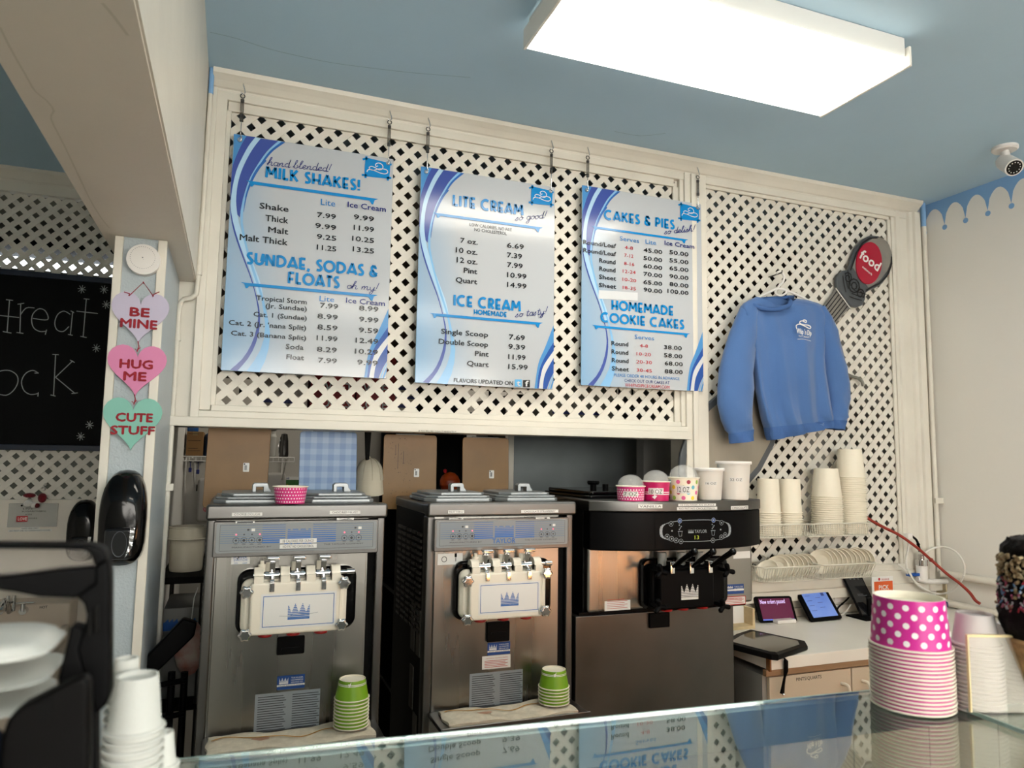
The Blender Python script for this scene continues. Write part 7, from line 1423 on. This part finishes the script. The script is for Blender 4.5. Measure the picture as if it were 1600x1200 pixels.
for i in range(8):
    for j in range(2):
        x0, y0 = .05 + i * .31, -.90 + j * .42; q = gp(x0 + .14, y0 + .18, .905); tt = Thing('ice_cream_tub', q, 'ice cream tub inside the case, %s along its %s row' % (ORD[i].replace('topmost', 'first'), ('near', 'far')[j]), 'tub', 'ice cream tubs in the case')
        tt.part('pan', gbox(MB(), x0, x0 + .28, y0, y0 + .37, 1.031, 1.13), ss, bevel=.006); m = MB(); nx = 8
        vs = [gp(x0 + .012 + .256 * a_ / nx, y0 + .012 + .346 * b_ / nx, 1.1305 + .018 * abs(math.sin(a_ * 1.7 + i) * math.sin(b_ * 1.3 + j)) * (0 < a_ < nx and 0 < b_ < nx)) for a_ in range(nx + 1) for b_ in range(nx + 1)]; m.add(vs, [(a_ * (nx + 1) + b_, (a_ + 1) * (nx + 1) + b_, (a_ + 1) * (nx + 1) + b_ + 1, a_ * (nx + 1) + b_ + 1) for a_ in range(nx) for b_ in range(nx)], 0, True); tt.part('ice_cream', m, mat('ice cream %d' % ((i + j * 3) % 8), TUBC[(i + j * 3) % 8], .6, bump=.6, bs=60))
# seam between glass panes and upright guard on the right
a, b = onZ(1512, 1113, ZG + .001), onZ(1640, 1163, ZG + .001); t = Thing('glass_pane', ((a.x + b.x) / 2, (a.y + b.y) / 2, ZG), 'second glass pane with a green edge lying on the case at the right', 'glass'); dn = (b - a).normalized(); nn = Vector((-dn.y, dn.x, 0))
if nn.x < 0: nn = -nn
Q = [a, b + dn * .3, b + dn * .3 + nn * .5, a + nn * .5]; pz = [(p.x, p.y) for p in Q]; ar = sum(pz[i][0] * pz[(i + 1) % 4][1] - pz[(i + 1) % 4][0] * pz[i][1] for i in range(4)); pz = pz if ar > 0 else pz[::-1]
t.part('pane', MB().prismz(pz, ZG + .0008, ZG + .0058), tg); e = MB(); e.prismz([(a.x, a.y), (b.x + dn.x * .3, b.y + dn.y * .3), (b.x + dn.x * .3 - nn.x * .0015, b.y + dn.y * .3 - nn.y * .0015), (a.x - nn.x * .0015, a.y - nn.y * .0015)], ZG + .001, ZG + .006); t.part('green_edge', e, mat('frosted green glass edge', '#7fa79c', .5, trans=.3))
# ---------------------------------------------------------------- pink cup stack
a, b = onZ(1367, 1109, ZG), onZ(1486, 1111, ZG); cx, cy = (a.x + b.x) / 2, (a.y + b.y) / 2 - .012; dist = (Vector((cx, cy, ZG)) - CAM).dot(FF); R_ = 122 / FPX * dist / 2
cx, cy = onZ(1426, 1103, ZG).x, onZ(1426, 1103, ZG).y
top = onY(1420, 931, cy).z; rim1 = onY(1425, 992, cy - R_ * .7).z; hP = .064; n = 17; pit = (top - hP - ZG - .0015) / (n - 1); rbP, rtP = R_ * .86, R_ * .955
def pinkdots():
    m = MB(); N_ = 15
    for r_ in range(5):
        for k in range(N_):
            an = 2 * PI * (k + .5 * (r_ % 2)) / N_; z = .010 + r_ * .0112; rr = rtP + (rbP - rtP) * z / hP + .0004
            m.add([(rr * math.cos(an + .0041 / rr * math.cos(2 * PI * q / 10)), rr * math.sin(an + .0041 / rr * math.cos(2 * PI * q / 10)), z + .0041 * math.sin(2 * PI * q / 10)) for q in range(10)], [tuple(range(10))], 0)
    return m
pc = cup_mesh(rbP, rtP, hP, True, rim=.0024); rec = MB().lathe([(rbP - .0015, hP - .0002), (rbP - .003, hP - .008), (.001, hP - .0085)], n=28)
# recessed foot: rebuild profile so that the upside-down base shows a pale sunken disc
pr = [(.001, .010), (rbP - .003, .010), (rbP - .0022, .0), (rbP, 0), (rtP, hP - .0026), (rtP + .0026, hP - .0026), (rtP + .0033, hP - .0012), (rtP + .0022, hP), (rtP - .0012, hP - .001), (rbP - .004, .012), (.001, .012)]; pc = MB().lathe(pr, n=32, mis=[1, 1, 1, 0, 1, 1, 1, 1, 1, 1]); pc.v = [(x, -y, hP - z) for x, y, z in pc.v]
_cm = cup_mesh
cup_mesh = lambda *a_, **k_: MB().merge(pc)
stack((cx, cy, ZG + .0015), n, pit, rbP, rtP, hP, [PLUM, M['wcup']], 'pink paper cup', 'tall pink stack in the foreground', 'pink dotted cups on the display case', extra=pinkdots, mesh=MB().merge(pc), rnd=.0006)
cup_mesh = _cm
# translucent portion cup stacks on the right
por = mat('translucent white portion cup', '#d9d2cf', .35, trans=.12, ior=1.2)
def portion(px_, ytop, ybase, w_top, w_rim, label, mt=por, hfrac=.052, z0=ZG, pitch=.0052, Y=None):
    global cup_mesh
    b_ = onZ(px_, ybase, z0) if Y is None else onY(px_, ybase, Y); d_ = (b_ - CAM).dot(FF); sc = d_ / FPX; rb, rt = w_top / 2 * sc, w_rim / 2 * sc; topz = onY(px_, ytop, b_.y).z; h_ = hfrac; n_ = max(2, int((topz - z0 - h_) / pitch) + 1); n_ = min(n_, 36); pt = (topz - z0 - h_ - .001) / (n_ - 1)
    stack((b_.x, b_.y, z0 + .001), n_, pt, rb, rt, h_, [mt, mt], 'small white portion cup', label, label)
portion(1530, 957, 1108, 52, 66, 'translucent stack beside the pink cups', hfrac=.040)
portion(1500, 1016, 1086, 34, 42, 'short stack behind the pink cups', hfrac=.024)
portion(1592, 975, 1096, 50, 60, 'stack behind the chocolate cone', hfrac=.036)
# acrylic cone holder and chocolate dipped cone
acr = mat('clear acrylic sheet', '#efe9d8', .05, alpha=.22); a = onZ(1517, 1114, ZG + .007); t = Thing('acrylic_guard', (a.x + .1, a.y, ZG), 'clear acrylic stand with glowing edges in the lower right corner', 'stand')
d1 = Vector((1, -.35, 0)).normalized(); zt_ = onY(1508, 996, a.y).z; w1 = .30
def vq(m, A, D, w_, z0, z1, th):
    N_ = Vector((-D.y, D.x, 0)); P = [A, A + D * w_, A + D * w_ + N_ * th, A + N_ * th]; m.prismz([(p.x, p.y) for p in P], z0, z1)
m = MB(); vq(m, a, d1, w1, ZG + .0075, zt_, .003); t.part('front_sheet', m, acr); m = MB(); vq(m, a, d1, .002, ZG + .0075, zt_, .004); vq(m, a, d1, w1, zt_, zt_ + .003, .004); t.part('bright_edges', m, mat('pale yellow acrylic edge', '#e6d3a0', .3))
q = onZ(1617, 1130, ZG + .008); yC = q.y + .02; cc_ = onY(1624, 930, yC); kx = (cc_ - CAM).dot(FF) / FPX
t = Thing('dipped_cone', (cc_.x, yC, ZG + .008), 'waffle cone dipped in dark chocolate with a band of nuts and sprinkles', 'cone'); zz = lambda y: onY(1605, y, yC).z
t.part('waffle_cone', MB().lathe([(.004, ZG + .008), (.010, ZG + .010), (48 * kx, zz(1005)), (46 * kx, zz(1000)), (.008, ZG + .03)], (cc_.x, yC, 0), 24), mat('waffle', '#b08a5a', .7, var=.3, vs=90, bump=1.5, bs=120))
ch = mat('dark chocolate', '#0b0706', .6, spec=.15, bump=1.0, bs=150); m = MB(); n = 40; prf = [(20, 838), (38, 843), (46, 855), (49, 880), (52, 905), (54, 935), (55, 958), (51, 985), (44, 1000), (41, 1008)]; vs = []; k2 = []
for i in range(28):
    u = i / 27 * (len(prf) - 1); j = min(int(u), len(prf) - 2); f = u - j; r_, y_ = prf[j][0] + (prf[j + 1][0] - prf[j][0]) * f, prf[j][1] + (prf[j + 1][1] - prf[j][1]) * f
    for k in range(n): an = 2 * PI * k / n; rr = r_ * kx * (1 + .05 * math.sin(k * 2.3 + i * 1.1) + .05 * random.uniform(-1, 1)); vs.append((cc_.x + rr * math.cos(an), yC + rr * math.sin(an), zz(y_) + random.uniform(-.0012, .0012)))
m.add(vs, [(i * n + (k + 1) % n, i * n + k, (i + 1) * n + k, (i + 1) * n + (k + 1) % n) for i in range(27) for k in range(n)] + [tuple(range(n))], 0, True); t.part('chocolate_coat', m, ch)
m = MB(); sm_ = [mat('sprinkle ' + c_, h_, .5) for c_, h_ in (('nut', '#7d6747'), ('nut pale', '#a08e6c'), ('pink', '#9c4a68'), ('white', '#9c9ca0'), ('red', '#8c2230'), ('blue', '#52789c'))]
for k in range(520):
    y_ = random.uniform(868, 955); an = random.uniform(PI * .75, PI * 2.1); r_ = (50 + (y_ - 868) / 87 * 5) * kx * 1.03; c = Vector((cc_.x + r_ * math.cos(an), yC + r_ * math.sin(an), zz(y_))); col = random.choice((0, 0, 1, 1)) if y_ < 905 else random.choice((0, 2, 3, 4, 5, 3)); e_ = Vector((random.uniform(-1, 1), random.uniform(-.4, .4), random.uniform(-1, 1))).normalized() * .0032
    m.cyl(c - e_, c + e_, .0022 if col < 2 else .0012, n=5, mi=col)
t.part('nuts_and_sprinkles', m, sm_, kind='stuff')
# ---------------------------------------------------------------- left foreground: lid organiser, foam trays, cup stacks
foam = mat('white foam', '#cfd0ca', .7, bump=.2, bs=200)
portion(200, 1056, 1290, 62, 78, 'largest foam stack beside the organiser', foam, .046, pitch=.0072)
portion(183, 1029, 1262, 34, 44, 'foam stack half behind the organiser', foam, .040, pitch=.0072)
portion(248, 1144, 1262, 30, 42, 'lowest foam stack nearest the glass', foam, .030, pitch=.0060)
YO = -2.30
def op(pts, y0, y1, name, mt, t, bev=.002):
    P = [onY(x, y, YO) for x, y in pts]; P = [(p.x, p.z) for p in P]; ar = sum(P[i][0] * P[(i + 1) % len(P)][1] - P[(i + 1) % len(P)][0] * P[i][1] for i in range(len(P))); P = P if ar > 0 else P[::-1]
    return t.part(name, MB().prism(P, YO + y0, YO + y1), mt, bevel=bev)
bl = mat('soft black organiser plastic', '#030304', .55, spec=.12)
t = Thing('lid_organizer', (onY(80, 1200, YO).x, YO, ZG), 'black plastic lid organiser in the near left corner with rounded openings', 'organiser')
op([(-60, 850), (140, 851), (160, 858), (168, 874), (148, 885), (140, 864), (130, 859), (-60, 857)], 0, .02, 'top_rail', bl, t)
op([(148, 885), (168, 874), (171, 900), (171, 1085), (166, 1102), (150, 1118), (120, 1015), (131, 984), (135, 962), (130, 942), (118, 935), (148, 912)], 0, .02, 'right_upright', bl, t)
op([(-60, 906), (30, 899), (90, 890), (150, 886), (150, 912), (120, 936), (60, 934), (20, 926), (-60, 916)], 0.001, .019, 'middle_band', bl, t)
op([(-60, 857), (130, 859), (140, 864), (148, 886), (90, 890), (30, 899), (-60, 906)], .008, .011, 'smoked_window', mat('smoky clear plastic', '#8d8780', .15, alpha=.35), t, 0)
op([(110, 978), (131, 984), (122, 1014), (150, 1118), (150, 1300), (90, 1300), (90, 1060)], .001, .018, 'lower_upright', bl, t)
fp = mat('brown black front bin', '#060505', .5, spec=.12)
P1 = [(38, 1110), (48, 1080), (70, 1062), (105, 1045), (150, 1022), (162, 1030), (160, 1300), (20, 1300)]
op(P1, -.05, -.035, 'front_bin', fp, t, .004); op([(90, 1062), (97, 1055), (110, 1052), (112, 1068), (104, 1080), (92, 1088)], -.0512, -.049, 'painted_grip_hole', M['blackm'], t, 0)  # shade inside the grip hole painted as a flat black inset
op([(-60, 1102), (34, 1102), (38, 1112), (22, 1300), (-60, 1300)], -.055, -.036, 'navy_bin', mat('dark navy bin', '#0c131f', .5, spec=.2), t, .004)
for (x0_, x1_, y0_, y1_) in ((139, 145, 952, 990), (149, 155, 944, 985)): op([(x0_, y0_ + 5), (x1_, y0_), (x1_, y1_), (x0_, y1_ + 5)], -.004, .002, 'upright_rib', M['dark'], t, .001)
t.part('organizer_floor', MB().box(onY(-60, 1200, YO).x, onY(160, 1200, YO).x, YO - .05, YO + .14, ZG + .001, ZG + .006), bl)
for i, (ya_, yb_, xr_) in enumerate(((964, 1022, 106), (1019, 1062, 103), (1059, 1104, 90))):
    Y0_, Y1_ = YO - .030, YO + .060; top_, bot_ = onY(50, ya_, Y1_).z, onY(50, yb_, Y0_ + .02).z; xr2 = onY(xr_, ya_, Y1_ - .02).x; xl2 = xr2 - .135; cx2, cy2, hx2, hy2 = (xl2 + xr2) / 2, (Y0_ + Y1_) / 2, (xr2 - xl2) / 2, (Y1_ - Y0_) / 2
    t = Thing('foam_tray', (cx2, cy2, bot_), '%s of the three nested white foam trays in the organiser' % ('topmost', 'middle one', 'lowest')[i], 'tray', 'foam trays in the organiser'); L = []; H2 = top_ - bot_; nn2 = 40
    for g, f in ((-.020, .0), (.0, .0), (.001, .10), (-.001, .14), (-.004, .55), (-.010, .82), (-.018, .94), (-.030, 1.0), (-.045, 1.0)):
        L.append([(cx2 + (hx2 + g) * math.copysign(abs(math.cos(2 * PI * k / nn2)) ** .45, math.cos(2 * PI * k / nn2)), cy2 + (hy2 + g * .7) * math.copysign(abs(math.sin(2 * PI * k / nn2)) ** .45, math.sin(2 * PI * k / nn2)), bot_ + H2 * f) for k in range(nn2)])
    m = MB().add(sum(L, []), [(i_ * nn2 + j, i_ * nn2 + (j + 1) % nn2, (i_ + 1) * nn2 + (j + 1) % nn2, (i_ + 1) * nn2 + j) for i_ in range(len(L) - 1) for j in range(nn2)], 0, True); m.add(L[-1], [tuple(range(nn2))], 0); m.add(L[0], [tuple(range(nn2 - 1, -1, -1))], 0); t.part('tray_shell', m, foam)
